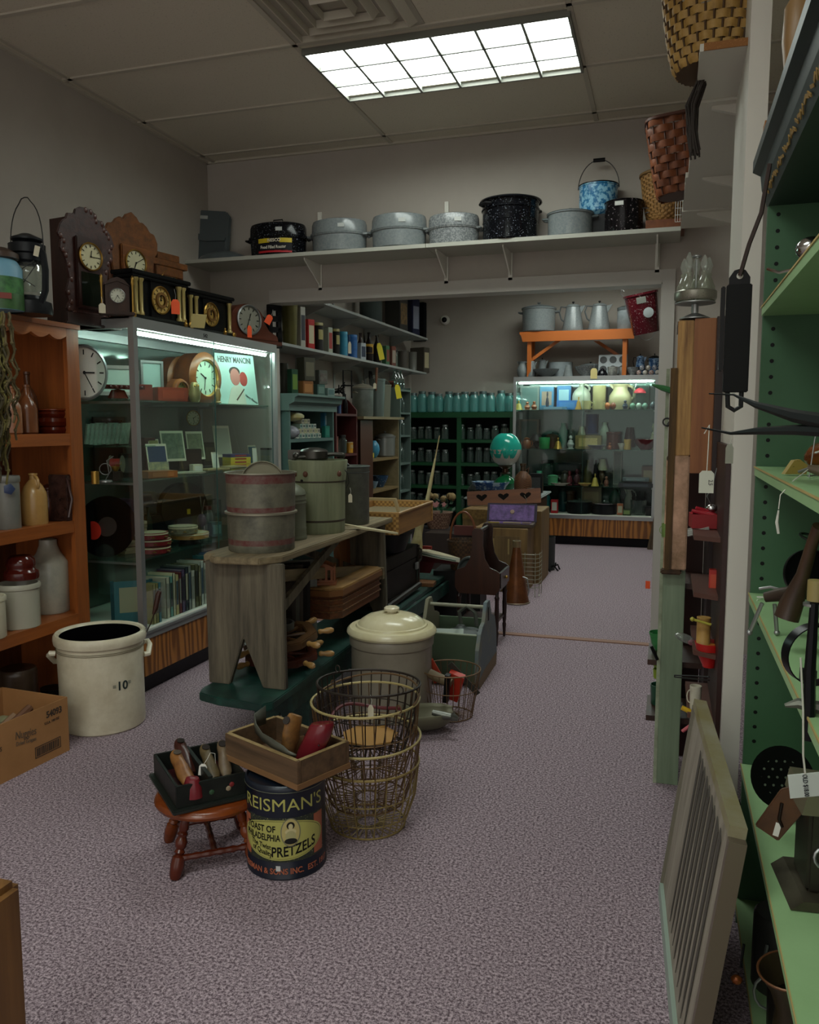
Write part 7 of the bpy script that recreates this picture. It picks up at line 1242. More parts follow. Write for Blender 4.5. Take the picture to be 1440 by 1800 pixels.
r = W / 2; M().lathe([(0, 0), (.93, 0), (.97, .02), (.985, .4), (1.0, .41), (.985, .42), (1, .66), (1.04, .67), (1.04, .69), (1.0, .7), (1.01, .82), (1.04, .84)], 44, r=r, h=Hh).o('body', ENK, t); L_ = M().lathe([(1.08, .83), (1.12, .84), (1.1, .87), (.8, .93), (.3, .96), (0, .97)], 44, r=r, h=Hh).o('lid', mat('15161a', .15), t); M().tube([(-.03, 0, Hh * .96), (-.02, 0, Hh * 1.03), (.02, 0, Hh * 1.03), (.03, 0, Hh * .96)], .004, 6).o('wire_handle', STEEL, L_)
for s, A in ((-1, -2.3), (1, .8)): M(Tm((r * 1.02 * cos(A), r * 1.02 * sin(A), Hh * .74), (0, 0, A + pi / 2))).tube([(-.035, 0, 0), (-.025, -.03, 0), (.025, -.03, 0), (.035, 0, 0)], .010, 8).o('handle', BLACK, t)
p, W, Hh = O(1002, 78, 52, 4.77); item('pot', 'grey enamel lidded saucepot with side handles right of the canner', 'pot', W, Hh, p, ENG, n=40, m2=mat('565e60', .25))
p, W, Hh = O(1096, 66, 53, 4.73); t = thing('speckled_pot', 'open black and white speckled enamel pot near the shelf end', 'pot', p); M().lathe([(0, 0), (.95, 0), (.98, .03), (1, .97), (1.04, .98), (1.04, 1), (.97, 1), (.95, .9), (.93, .05), (0, .05)], 36, r=W / 2, h=Hh).o('body', mat('141214', .15, 0, 'speck', 'a89aa0', 70), t); M().cb((-.02, -W / 2 - .003, Hh * .85), (.045, .003, .022), (0, 0, -.1)).o('price_sticker', mat('c4c6c0', .6), t); M().tube([(W / 2, 0, Hh * .8), (W / 2 + .03, -.01, Hh * .75), (W / 2 + .035, -.01, Hh * .65), (W / 2 + .01, 0, Hh * .62)], .003, 5).o('wire_ear', STEEL, t)
p, W, Hh = O(1050, 66, 58, 4.84); t = thing('blue_kettle', 'bright blue mottled enamel kettle with a raised bail perched behind the speckled pot', 'kettle', (p.x, 4.85, SZ + .128)); r = W / 2
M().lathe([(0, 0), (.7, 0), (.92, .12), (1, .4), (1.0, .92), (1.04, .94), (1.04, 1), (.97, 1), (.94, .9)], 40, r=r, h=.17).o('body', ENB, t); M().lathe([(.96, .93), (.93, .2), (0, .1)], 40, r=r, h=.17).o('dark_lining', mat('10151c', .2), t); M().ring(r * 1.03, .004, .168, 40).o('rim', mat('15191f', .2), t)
M().tube([(r * 1.06 * cos(a), 0, .155 + .155 * sin(a)) for a in [pi * i / 18 for i in range(19)]], .0028, 5).o('bail_handle', DKST, t); M().tube([(-.032, 0, .309), (.032, 0, .309)], .011, 8).o('grip', BLACK, t)
tag(M().box(-.08, .08, -.08, .08, 0, .125).o('wood_riser', mat('1c1c1e', .5), None, (p.x, 4.85, SZ + .001)), 'small dark block lifting the blue kettle above the shelf', 'block')
# baskets at the right end
def weave_basket(label, c, R1, R0, h, rows, nst, m, md, sq=1, tilt=(0, 0, 0), st=.006):
    t = thing('splint_basket', label, 'basket', c, rot=tilt); N = nst * 2
    a = M(); 
    for k in range(rows):
        z0 = h * k / rows; z1 = h * (k + .93) / rows
        rr = []
        for z in (z0, (z0 + z1) / 2, z1):
            u = z / h; q = R0 + (R1 - R0) * u ** .55; ring_ = []
            for i in range(N * 3):
                A = 2 * pi * i / (N * 3); off = st * sin(A * nst + (pi if k % 2 else 0)) + (st * .3 if z not in (z0, z1) else 0)
                cc, ss = cos(A), sin(A); e = sq; f = (abs(cc) ** e + abs(ss) ** e) ** (-1 / e) if e != 1 else 1
                ring_.append(a._v(((q + off) * f * cc, (q + off) * f * ss, z)))
            rr.append(ring_)
        for A_, B_ in zip(rr, rr[1:]):
            for i in range(N * 3): j = (i + 1) % (N * 3); a.b.faces.new((A_[i], A_[j], B_[j], B_[i]))
    a.o('woven_splints', m, t)
    b = M()
    e = sq
    for i in range(N):
        A = 2 * pi * (i + .5) / N; cc, ss = cos(A), sin(A); f = (abs(cc) ** e + abs(ss) ** e) ** (-1 / e) if e != 1 else 1
        P = [((R0 + (R1 - R0) * u ** .55) * f * cc, (R0 + (R1 - R0) * u ** .55) * f * ss, h * u) for u in (0, .25, .5, .75, 1)]; b.tube(P, .0035, 4)
    b.lathe([(0, 0), (R0, 0), (R0, .006), (0, .006)], N)
    b.o('stakes', md, t)
    r_ = M(); P = []
    for i in range(48):
        A = 2 * pi * i / 48; cc, ss = cos(A), sin(A); f = (abs(cc) ** e + abs(ss) ** e) ** (-1 / e) if e != 1 else 1; P.append((R1 * f * cc, R1 * f * ss, h))
    r_.tube(P, .010, 6, True); r_.o('rim', md, t); return t
SP = mat('b58f4c', .6, 0, 'mottle', '8d6a2e', 30, 2, .5); SPD = mat('4b3418', .7); RBK = mat('8a4a22', .5, 0, 'mottle', '54280f', 14); WK = mat('a87e45', .6, 0, 'mottle', '8a6232', 30)
weave_basket('large tan splint basket on the near end of the high shelf', (.095, 2.72, 2.35), .155, .105, .26, 11, 18, SP, SPD, tilt=(0, 0, .2), st=.0045)
weave_basket('reddish brown woven splint basket with squared sides behind the large tan one', (.01, 4.10, 2.352), .115, .085, .33, 10, 9, RBK, mat('45200f', .5), sq=5, tilt=(0, radians(-6), 0))
weave_basket('light wicker basket at the right end of the doorway shelf', (-.06, 4.78, SZ + .055), .125, .075, .25, 20, 17, WK, mat('7a5a30', .6), st=.003)
tag(M().box(-.09, .11, -.1, .1, 0, .052).o('basket_base', mat('7a431f', .5, 0, 'wood', '5a2c10', 24, 1), None, (-.06, 4.78, SZ + .001)), 'orange-brown wooden box under the light wicker basket', 'box')
t = thing('wire_rack', 'white wire rack between the wicker basket and the high shelf boards', 'rack', (.0, 4.66, SZ + .03)); a = M()
for i in range(5): a.tube([(.012 * i, 0, 0), (.012 * i, 0, .2)], .0015, 4)
for k in range(6): a.tube([(0, 0, .035 * k), (.05, 0, .035 * k)], .0015, 4)
a.o('wires', WHITE, t)
t = thing('net_bundle', 'dark feathery net bundle hanging under the large tan basket', 'net', (0, 0, 0)); a = M()
for i in range(16): x = .045 + .006 * (i % 5); y = 2.70 + .012 * (i // 4); a.tube([(x + .012, y, 2.345), (x - .02 + .006 * sin(i), y + .0, 2.26), (x - .015 + .005 * cos(i), y, 2.19), (x - .005, y, 2.12 + .01 * sin(i * 2))], .003, 5)
a.o('strands', mat('2a221c', .8), t)
# ================================================================== right side: primitive cupboard, red shelf, post
t = thing('post_cupboard', 'old cupboard with rough timber uprights and pale green paint', 'cupboard', (0, 0, 0))
M().box(.0, .075, 3.02, 3.05, 0, .80).o('green_side', mat('7f9076', .6, 0, 'wood', '5f7058', 14, 2, .5), t, sm=False, bev=.002); M().box(-.012, .0, 3.02, 3.10, 0, 1.50).o('pale_edge', mat('a5b095', .6, 0, 'mottle', '70785f', 10), t, sm=False)
M().box(-.002, .075, 2.985, 3.05, .80, 1.20).o('pink_side', mat('d0a488', .6, 0, 'mottle', '6b5232', 10, 2, .5, .3), t, sm=False, bev=.004); M().box(.002, .025, 2.98, 2.986, .80, 1.50).o('rotten_wood', mat('5c431f', .8, 0, 'wood', '2c1f10', 40, 2, .5, .8), t, sm=False)
M().box(-.01, .06, 2.97, 3.05, .785, .80).o('worn_ledge', mat('4a331c', .8, 0, 'mottle', '2a1c10', 30, 2, .5, .6), t, sm=False, bev=.004)
M().box(.022, .075, 2.99, 3.05, 1.20, 1.66).o('timber_post', mat('c09454', .6, 0, 'wood', '6b4520', 30, 2, .5, .3), t, sm=False, bev=.003); M().box(.075, .145, 2.99, 3.02, 1.14, 1.665).o('orange_board', mat('9a6030', .5, 0, 'wood', '7d4820', 20, 2), t, sm=False, bev=.002)
M().box(.145, .17, 2.95, 3.3, 0.0, 1.665).o('dark_upright', mat('200c08', .5), t, sm=False)
for z in (pt(1165, 1238, y=3.2).z - .02, pt(1165, 1143, y=3.2).z - .021, .72, 1.645): M().box(-.045 if z < .7 else .02, .144, 3.06, 3.30, z, z + .02).o('shelf', DKWOOD, t, sm=False)
M().box(.076, .144, 3.31, 3.33, 0, 1.64).o('back_board', mat('331208', .5), t, sm=False)
t = thing('red_hutch', 'dark red shelf cupboard between the green post and the white strip', 'shelf unit', (0, 0, 0)); RH = mat('2a0f0a', .5)
M().box(.158, .171, 2.46, 2.94, 0, 1.25).o('side_panel', RH, t, sm=False)
for z, x0 in ((.42, .085), (.62, .095), (.80, .09), (.975, .085)): M().prism([(x0, 2.60), (.158, 2.56), (.158, 2.93), (x0, 2.93)], z - .014, z, 'z').o('shelf', mat('54342a', .5), t, sm=False)
def rp(px, py, y): return pt(px, py, y=y)
def RI(kd, lb, ct, px, py, w_, h_, y, c_, c2=None, rz=0, **k):
    p = rp(px, py, y); m = c_ if not isinstance(c_, str) else mat(c_, .35); m2 = c2 if (c2 is None or not isinstance(c2, str)) else mat(c2, .4); s = mpp(p)
    return item(kd, lb, ct, w_ * s, h_ * s, p, m, rz=rz, m2=m2, **k)
# castor set on the cupboard top
t = thing('cruet_set', 'pressed glass cruet set with pointed stoppers in a silver stand', 'cruet set', (.075, 3.03, 1.667)); 
M().lathe([(0, 0), (.05, 0), (.05, .004), (.012, .02), (.012, .05), (.0, .05)], 24).o('foot', STEEL, t); M().ring(.062, .004, .075, 32).lathe([(.064, .06), (.07, .068), (.07, .09), (.064, .095)], 36).o('pierced_band', mat('8f8d80', .3, .6, 'speck', '3f3d34', 200), t); M().lathe([(0, .052), (.066, .052), (.066, .056), (0, .056)], 28).o('plate', STEEL, t)
for i in range(5):
    A = i * 1.257 + .3; b_ = M().lathe([(0, 0), (.9, 0), (1, .05), (1, .38), (.7, .5), (.4, .6), (.5, .66), (.45, .7)], 14, r=.022, h=.14, c=(.042 * cos(A), .042 * sin(A), .057)).o('bottle', clear('eef4ea', .35, 'a5a698', .7), t)
    M().lathe([(.3, 0), (.5, .1), (1, .45), (.7, .75), (.2, 1), (0, 1)], 7, r=.014, h=.055 + .012 * (i % 2), c=(.042 * cos(A), .042 * sin(A), .152)).o('stopper', clear('f4f8f4', .35, 'b5b8b0', .7), b_)
M().tube([(0, 0, .05), (0, 0, .2)], .003, 6).ring(.014, .003, .21, 16).o('centre_handle', STEEL, t)
# black tin box hanging
t = thing('match_holder', 'tall black hinged tin hanging from a brown strap beside the post', 'tin box', (.131, 1.90, 1.377)); 
M().box(-.022, .028, -.012, .012, 0, .225).o('tin_body', mat('030303', .6), t, sm=False, bev=.002); M().box(-.033, -.024, -.010, .010, .045, .222).o('side_flap', mat('0c0b0b', .35), t, sm=False, bev=.002)
P = [(-.018, .226), (.024, .226), (.024, .24), (.014, .255), (.003, .258), (-.008, .255), (-.018, .24)]; M().prism(P, -.001, .001, 'y').o('hanging_tab', mat('0c0c0d', .4), t, sm=False); M().lathe([(0, 0), (.0065, 0), (.0065, .003), (0, .003)], 14, c=(.003, .0, .243), rot=(pi / 2, 0, 0)).o('tab_hole', mat('b5b0a6', .6), t)
M().tube([(-.012, 0, 0), (-.01, 0, -.03), (.003, 0, -.038), (.016, 0, -.03), (.016, 0, .0)], .005, 6).o('lower_loop', BLACK, t)
t = thing('leather_strap', 'narrow brown leather strap holding the black tin', 'strap', (0, 0, 0)); M().tube([(.134, 1.895, 1.62), (.148, 1.88, 1.68), (.168, 1.87, 1.74), (.180, 1.87, 1.835)], .0045, 6).o('strap', mat('2c1a14', .5), t)
hangtag('small grey price tag on a thread below the black tin', (.1275, 1.89, 1.225), mat('8a8a7c', .6), .016, .042, 0)
t = thing('shepherd_tool', 'long thin black iron rods reaching across from the green cabinet, upper one', 'iron rod', (0, 0, 0)); M().tube([pt(1247, 692, y=1.80), pt(1290, 694, y=1.75), pt(1330, 712, y=1.65), pt(1400, 732, y=1.5), pt(1455, 742, y=1.4)], [.0015, .002, .006, .011, .013], 7).o('rod', mat('101214', .4), t)
t = thing('shepherd_tool', 'long thin black iron rod with a white string tag, lower of the pair', 'iron rod', (0, 0, 0)); M().tube([pt(1234, 752, y=1.80), pt(1285, 762, y=1.75), pt(1330, 758, y=1.65), pt(1400, 756, y=1.5), pt(1455, 758, y=1.4)], [.0015, .003, .007, .009, .010], 7).o('rod', mat('101214', .4), t)
p = pt(1242, 848, y=1.79); t = thing('price_tag', 'white string price tag hanging from the lower black rod', 'price tag', p); k = mpp(p)
M().prism([(-.0145, -.022), (.0145, -.022), (.0145, .018), (.009, .024), (-.009, .024), (-.0145, .018)], -.0006, .0006, 'y').o('tag', mat('b8b8aa', .6), t, sm=False); M().tube([(0, 0, .022), (.001, 0, .07), (.0015, 0, .118), (-.008, 0, .10)], .0011, 5).o('string', mat('c8c4b8', .7), t)
letter('2.5', .012, mat('3a3a3c', .6), t, (.004, -.001, .0), (pi / 2, pi / 2, 0), 'printed_price', .8)
# things on the red shelves
t = thing('red_wooden_box', 'small red painted box holding red handled utensils', 'box', (.118, 2.80, .977), .1); a = M().box(-.04, .04, -.04, -.036, 0, .045).box(-.04, .04, .036, .04, 0, .045).box(-.04, -.036, -.036, .036, 0, .045).box(.036, .04, -.036, .036, 0, .045).box(-.036, .036, -.036, .036, 0, .004); a.o('box', mat('8a1c20', .5), t, sm=False)
for i, (dx, dz, ry) in enumerate(((-.01, .05, .5), (.0, .055, .9), (.02, .045, 1.2), (-.02, .04, .7))): tag(M().tube([(-.03, 0, 0), (.0, 0, .0), (.04, 0, 0)], [.005, .008, .006], 8).o('red_utensil', mat('a0202c', .3), None, (.12 + dx, 2.77 + .012 * i, .977 + dz), (0, ry * .4, .3 * i)), ['lowest', 'second', 'third', 'topmost'][i] + ' red utensil handle sticking out of the small red box', 'utensil')
tag(M().ball((0, 0, 0), (.018, .014, .014), 10, 6).o('metal_bulb', CHROME, None, (.142, 2.79, 1.04)), 'shiny metal bulb on the red handled utensils', 'utensil'); tag(M().tube([(0, 0, 0), (-.015, -.01, .03), (.0, -.01, .06), (.012, 0, .12)], .0014, 5).o('whisk_wire', STEEL, None, (.14, 2.78, 1.05)), 'thin curled wire rising from the red handled utensils', 'wire')
for i in range(5): tag(M().tube([(-.03, -.0, 0), (.035, .0, .018)], .003, 5).o('straw', mat('9a9a94', .5), None, (.10, 2.74 + .008 * i, .955 + .004 * i), (0, 0, .15)), 'grey metal knitting needle in the sheaf below the red box, ' + ['nearest', 'second', 'third', 'fourth', 'farthest'][i], 'knitting needle', 'needles below the red box')
RI('box', 'red plastic ribbed comb box on the shelf under the red box', 'box', 1253, 1040, 14, 40, 2.7, 'b0261c', 'c04a30', d=.03)
RI('can', 'tan turned wooden cylinder standing in the red bowl', 'wooden roller', 1236, 1132, 24, 48, 2.62, mat('b08a4a', .5), d=.04); tag(M().tube([(-.02, 0, 0), (.03, 0, -.012)], .004, 8).ball((-.024, 0, .001), .007, 8, 6).o('peg', mat('a8a03a', .4), None, pt(1232, 1090, y=2.58)), 'yellow-green peg across the turned wooden cylinder', 'peg')
RI('bowl', 'red enamel bowl with yellow inside on the middle red shelf', 'bowl', 1246, 1172, 50, 44, 2.62, 'b01c18', n=28); tag(M().ball((0, 0, 0), (.03, .03, .010), 14, 6).o('yellow_contents', mat('c5902c', .5, 0, 'mottle', 'b03020', 30), None, pt(1248, 1137, y=2.62)), 'yellow and red printed pieces filling the red bowl', 'packets')
t = thing('plastic_bag', 'clear crumpled plastic bag beside the red bowl', 'bag', pt(1205, 1122, y=2.72)); M().ball((0, 0, 0), (.035, .02, .014), 12, 6, (0, .35, 0)).o('film', clear('e8ecea', .25, '9a9f98', .6), t); M().ball((.022, 0, -.012), (.015, .012, .010), 8, 5).o('pink_contents', mat('a05060', .5), t)
tag(M().tube([pt(1186, 1187, y=2.6), pt(1215, 1188, y=2.55), pt(1247, 1190, y=2.5)], .0022, 5).tube([pt(1186, 1187, y=2.6), pt(1186, 1190, y=2.6), pt(1247, 1196, y=2.5)], .0022, 5).o('wire_hook', DKST, None), 'long grey wire prong jutting from the lower red shelf', 'hook')
t = RI('mug', 'white enamel mug with red and yellow leaves on the lower red shelf', 'mug', 1222, 1246, 20, 42, 2.62, 'c8c4b0', rz=pi, n=24); M().lathe([(1.0, .3), (1.01, .75)], 12, r=.0178, h=.076, a0=-2.2, a1=-1.0).o('leaf_print', mat('c4b8a0', .5, 0, 'mottle', 'b03018', 90), t)
tag(M().tube([(-.016, 0, .006), (.018, 0, -.008)], .0078, 10).o('yellow_utensil', mat('c9a21e', .4), None, pt(1208, 1248, y=2.62)), 'bright yellow wooden handle below the leaf-printed mug', 'utensil'); tag(M().tube([(-.014, 0, -.01), (.01, 0, .012)], .0055, 8).o('pink_utensil', mat('b5525a', .4), None, pt(1208, 1281, y=2.62)), 'small pink handle sticking out below the yellow handle', 'utensil')
RI('box', 'deep red tin behind the leaf-printed mug', 'tin', 1240, 1275, 16, 36, 2.7, '8a1418', '9a2a20', d=.03)
# green bakelite things poking out at the left edge of the cupboard
tag(M().tube([pt(1146, 676, y=3.0), pt(1165, 682, y=3.0), pt(1190, 690, y=3.0)], [.003, .010, .011], 8).o('green_tool', mat('2c6a38', .35), None), 'green painted tool handle poking out left of the timber post', 'tool')
t = thing('scissors', 'dark metal clip hanging on the left side of the timber post', 'clip', pt(1173, 742, y=2.99)); M().ring(.014, .003, 0, 14).o('ring', DKST, t, (0, 0, 0), (1.2, .4, 0)); M().cb((.01, 0, -.008), (.02, .008, .012), (0, .6, 0)).o('jaw', DKST, t)
tag(M().ball((0, 0, 0), (.010, .01, .012), 8, 5).o('iron_stud', DKST, None, pt(1177, 806, y=2.99)), 'small dark iron stud on the side of the timber post', 'stud')
RI('mug', 'pale green glass mug at the left edge of the cupboard', 'mug', 1170, 944, 14, 24, 3.0, '6f8a4a', rz=pi); 
for i, s in enumerate((1, .8)): tag(M().lathe([(0, 0), (.45, 0), (.5, .06), (.8, .35), (.96, .8), (1, 1), (1.04, 1), (1.04, .9), (.9, .75)], 30, r=.042 * s, h=.07 * s).o('mixing_bowl', mat('2f7a40', .3), None, pt(1161, 1143 - 4 * i, y=3.2)), ['larger', 'smaller'][i] + ' nested green mixing bowl at the left edge of the cupboard', 'bowl')
tag(M().tube([pt(1145, 1136, y=2.98), pt(1156, 1160, y=2.98)], .006, 8).o('black_utensil', BLACK, None), 'black utensil handle below the green mixing bowls', 'utensil')
for i, (py, c_, w_, h_) in enumerate(((1172, '7a9a2c', 24, 14), (1192, '8aa030', 24, 17), (1238, '1c4a34', 34, 36))): RI('cup', ['yellow-green small cup below the black handle', 'lower yellow-green small cup', 'dark green deep bowl low on the cupboard edge'][i], 'bowl', 1160, py, w_, h_, 3.2, c_)
tag(M().cb((0, 0, 0), (.026, .002, .045)).o('orange_tag', ORANGE_TAG, None, pt(1139, 1028, y=4.9)), 'small orange tag on the edge of the doorway casing', 'price tag')
# leaning framed screen
t = thing('wooden_screen', 'weathered grey framed panel with peeling stripes leaning by the cabinet', 'panel', (0, 0, 0)); 
P0 = Vector((.024, 2.284, .0)); P1 = Vector((.066, 1.56, 0)); upv = Vector((.072, 0, .5525)).normalized(); ln = (P1 - P0).length; dr = (P1 - P0).normalized(); nrm = dr.cross(upv).normalized()
if nrm.x > 0: nrm = -nrm
T_ = Matrix((( dr.x, nrm.x, upv.x, P0.x), (dr.y, nrm.y, upv.y, P0.y), (dr.z, nrm.z, upv.z, P0.z + .012), (0, 0, 0, 1)))
HH = .54; SWD = mat('a0978a', .65, 0, 'wood', '7a7264', 26, 2, .5, .3)
q = [(0, 0), (ln, 0), (ln, HH * .62), (ln * .62, HH), (0, HH)]
q = [(0, 0), (ln, 0), (ln, HH), (0, HH)]
M(T_).prism(q, -.022, -.002, 'y').o('board', SWD, t, sm=False); M(T_).box(0, ln, -.026, .006, HH, HH + .022).o('top_rail', mat('8f8974', .5, 0, 'mottle', '7a6f3e', 9), t, sm=False); M(T_).box(0, ln, -.026, .008, -.01, .018).o('bottom_rail', mat('9fb0a4', .4, .3), t, sm=False); M(T_).box(ln, ln + .02, -.026, .006, 0, HH).o('side_rail', mat('6a5f50', .4, .3), t, sm=False); M(T_).box(-.012, 0, -.026, .006, 0, HH).o('side_rail', mat('6f6a5c', .5), t, sm=False)
a = M(T_)
for i in range(9): x = .22 + .05 * i; a.prism([(x, .08 + .03 * (i % 3)), (x + .012, .05), (x + .022 + .01 * (i % 2), HH * .9), (x - .004, HH * .93)], -.001, .0005, 'y')
a.o('worn_stripes', mat('48433c', .7), t, sm=False)
# ================================================================== green cabinet at the right edge
GX = .212; GY1 = 2.2; GY0 = .7
t = thing('green_cabinet', 'tall green painted open cabinet with peg holes and pale green shelves', 'cabinet', (0, 0, 0))
M().box(GX, .50, GY1, GY1 + .02, .0, 1.86).o('end_panel', GREENC, t, sm=False); M().box(.50, .515, GY0, GY1 + .02, 0, 1.93).o('back_panel', GREENC, t, sm=False)
a = M()
for i in range(38):
    z = .50 + .0385 * i
    if min(abs(z - q) for q in (.886, 1.205, 1.593)) > .02: a.lathe([(0, 0), (.005, 0)], 10, c=(.236, GY1 - .0008, z), rot=(pi / 2, 0, 0))
a.o('peg_holes', BLACK, t, sm=False)
CABZ = (.07, .437, .886, 1.205, 1.593)
for z in CABZ: M().box(GX - .004, .50, GY0, GY1 - .002, z - .022, z).o('shelf', GREENS, t, sm=False); M().box(GX - .006, GX - .004, GY0, GY1, z - .003, z + .0008).o('worn_edge', mat('b09a60', .6), t, sm=False)
M().box(GX + .03, .50, GY0, GY1, 0, .05).o('plinth', mat('0c0f0d', .6), t, sm=False)
CN = mat('1c2624', .45); M().prism([(GX, 1.83), (GX - .014, 1.872), (GX - .018, 1.905), (GX - .036, 1.915), (GX - .036, 1.94), (.50, 1.94), (.50, 1.83)], GY0, GY1 + .02, 'y').o('cornice', CN, t, sm=False)
a = M()
for i in range(40): y = 1.2 + .024 * i; a.cb((GX - .009, y, 1.850 + .004 * sin(i * 1.7)), (.002, .02, .006), (.6 * sin(i), -.33, 0))
a.o('gold_stencil', mat('8a6a30', .5), t, sm=False)
def GI(px, py, y=None, z=None): return pt(px, py, y=y, z=z)
# items on the cabinet shelves
def gi(px, z, y): return pos(px, z, y=y)
zc = 1.595
p = gi(1424, zc, 1.75); t = thing('gravy_ladle', 'silver plated ladle and bowl on the top green shelf', 'ladle', p); M().ball((0, 0, .045), (.028, .028, .022), 14, 8).ball((-.004, 0, .018), .010, 10, 6).o('bowl', CHROME, t); M().tube([(-.02, 0, .01), (-.05, .03, .008), (-.07, .05, .02)], .003, 5).o('handle', CHROME, t)
zc = 1.207
t = thing('wooden_horn_cup', 'glossy brown wooden cup lying on its side on the third green shelf', 'cup', (.285, 1.86, zc + .032), rot=(radians(80), 0, .5)); M().lathe([(0, 0), (.6, 0), (.9, .3), (1, 1), (.93, 1), (.8, .3), (0, .1)], 28, r=.032, h=.07).o('body', mat('4a200c', .15, 0, 'wood', '6d3a14', 20), t)
t = thing('carved_wedge', 'small carved yellow wedge with leaf pattern beside the brown cup', 'carving', (.248, 1.83, zc + .001), .3); M().prism([(-.022, 0), (.022, 0), (.024, .018), (.008, .03), (-.004, .028)], -.008, .008, 'y').o('body', mat('9a8440', .5, 0, 'speck', '4a3a14', 120), t, sm=False)
t = thing('wire_whisk', 'long thin wire rod standing on the third green shelf', 'rod', (.24, 1.72, zc)); M().tube([(.02, 0, .0), (.026, 0, .07), (.036, 0, .15)], .0012, 5).o('rod', STEEL, t)
t = thing('handled_tool', 'grey and wooden handled tool with a white tie on the third green shelf', 'tool', (.262, 1.66, zc + .014)); M().tube([(-.015, 0, .008), (.02, 0, .0), (.08, -.02, 0)], [.006, .013, .014], 10).o('handle', mat('6b5a4a', .4), t); M().tube([(-.03, 0, .0), (-.01, 0, .008)], .003, 5).o('ferrule', STEEL, t)
tag(M().tube([pt(1430, 818, y=1.66), pt(1395, 845, y=1.64), pt(1372, 870, y=1.63), pt(1369, 895, y=1.63)], .0011, 5).tube([pt(1369, 897, y=1.63), pt(1366, 918, y=1.63), pt(1369, 938, y=1.63)], [.0015, .003, .0025], 6).o('white_string', mat('c8c6bc', .7), None), 'white string tie dangling over the third green shelf edge', 'string')
tag(M().tube([(.0, .0, .0), (.02, .03, 0), (.06, .0, .002), (.04, -.05, 0), (.10, -.08, .0)], .0018, 5).o('wire_coil', STEEL, None, (.262, 1.75, zc + .002)), 'loose loop of thin wire lying on the third green shelf', 'wire')
zc = .888
t = thing('meat_grinder', 'old iron food chopper with two long steel legs hanging over the second green shelf', 'chopper', (0, 0, 0)); IR = mat('3c3026', .45, .5)
M().tube([pt(1345, 1050, y=1.75), pt(1375, 1045, y=1.74), pt(1410, 1038, y=1.70)], [.010, .014, .012], 10).o('iron_body', IR, t)
for q in ((1340, 1060, 1318, 1112), (1362, 1062, 1366, 1112)): b_ = M().tube([pt(q[0], q[1], y=1.75), pt(q[2], q[3], y=1.76)], .004, 6).ball(pt(q[2], q[3], y=1.76), .006, 8, 6); b_.o('steel_leg', STEEL, t)
M().tube([pt(1335, 1035, y=1.78), pt(1355, 1032, y=1.77), pt(1370, 1036, y=1.76)], .003, 6).o('toothed_bar', STEEL, t)
t = thing('wooden_pestle', 'long dark brown wooden pestle leaning on the second green shelf', 'pestle', (0, 0, 0)); M().tube([pt(1383, 1087, y=1.62), pt(1392, 1060, y=1.62), pt(1412, 1010, y=1.60), pt(1428, 955, y=1.58), pt(1440, 925, y=1.56)], [.022, .021, .012, .010, .011], 12).o('body', mat('2e2018', .35, 0, 'wood', '4a3424', 20, 2), t)
tag(M().lathe([(0, 0), (.95, 0), (1, .3), (1, 1), (.95, 1), (.93, .4), (0, .3)], 36, r=.055, h=.015).o('iron_pan', mat('070708', .4), None, pt(1420, 1010, y=1.95), (radians(78), 0, .25)), 'round black iron pan standing behind the pestle', 'pan')
tag(M().ring(.020, .003, 0, 20).o('wire_ring', mat('15201a', .4), None, pt(1424, 945, y=1.9), (.2, .3, 0)), 'black wire ring lying against the cabinet back above the pestle', 'ring')
t = thing('price_tag', 'white string tag at the corner of the second green shelf', 'price tag', (.222, 2.12, .89)); M().cb((.004, 0, .002), (.014, .008, .002)).o('tag', WHITE, t); M().tube([(0.004, -.01, .0), (-.004, -.02, .0), (-.010, -.02, -.06)], .0009, 4).o('string', WHITE, t)
t = thing('black_strap_ring', 'wide black curved metal band standing on the second green shelf', 'band', pt(1432, 1150, y=1.32), rot=(radians(92), 0, radians(20))); M().lathe([(.96, -.5), (1, -.5), (1, .5), (.96, .5), (.96, -.5)], 40, r=.046, h=.02).o('band', mat('0d0e10', .3), t)
t = thing('iron_stand', 'dark upright iron clamp with a grey screw near the right picture edge', 'clamp', (0, 0, 0)); M().tube([pt(1422, 1300, y=1.28), pt(1424, 1180, y=1.28), pt(1432, 1060, y=1.28)], [.009, .008, .006], 8).o('column', mat('17171a', .35, .4), t); M().tube([pt(1380, 1240, y=1.3), pt(1402, 1236, y=1.3), pt(1440, 1245, y=1.3)], [.003, .008, .011], 8).o('thumb_screw', mat('6a6c62', .4, .6), t)
M().lathe([(0, 0), (1, 0), (1, 1), (0, 1)], 16, r=.014, h=.004).o('washer', STEEL, t, pt(1430, 1065, y=1.29)); M().lathe([(0, 0), (1, 0), (1, 1), (0, 1)], 16, r=.012, h=.03).o('wooden_spool', mat('8a7a4a', .5), t, pt(1434, 1056, y=1.29))
tag(M().box(-.012, .012, -.008, .008, 0, .02).o('magnet_block', mat('111214', .4), None, gi(1420, .888, 1.45)), 'small black block with a white top on the second green shelf', 'block')
zc = .439
t = thing('skimmer', 'round black perforated skimmer standing on the lower green shelf', 'skimmer', (.262, 1.90, .535), rot=(radians(72), 0, radians(12))); M().lathe([(0, -.004), (.6, -.002), (.97, .006), (1, .01), (.97, .01), (.6, .004), (0, .002)], 36, r=.068, h=1).o('disc', mat('101210', .35, .3), t)
a = M()
for i in range(7):
    for j in range(7):
        x, y = (i - 3) * .018 + .009 * (j % 2), (j - 3) * .017
        if x * x + y * y < .0036: a.lathe([(0, 0), (.0028, 0)], 8, c=(x, y, .0045))
a.o('punched_holes', mat('55604f', .6), t, sm=False)
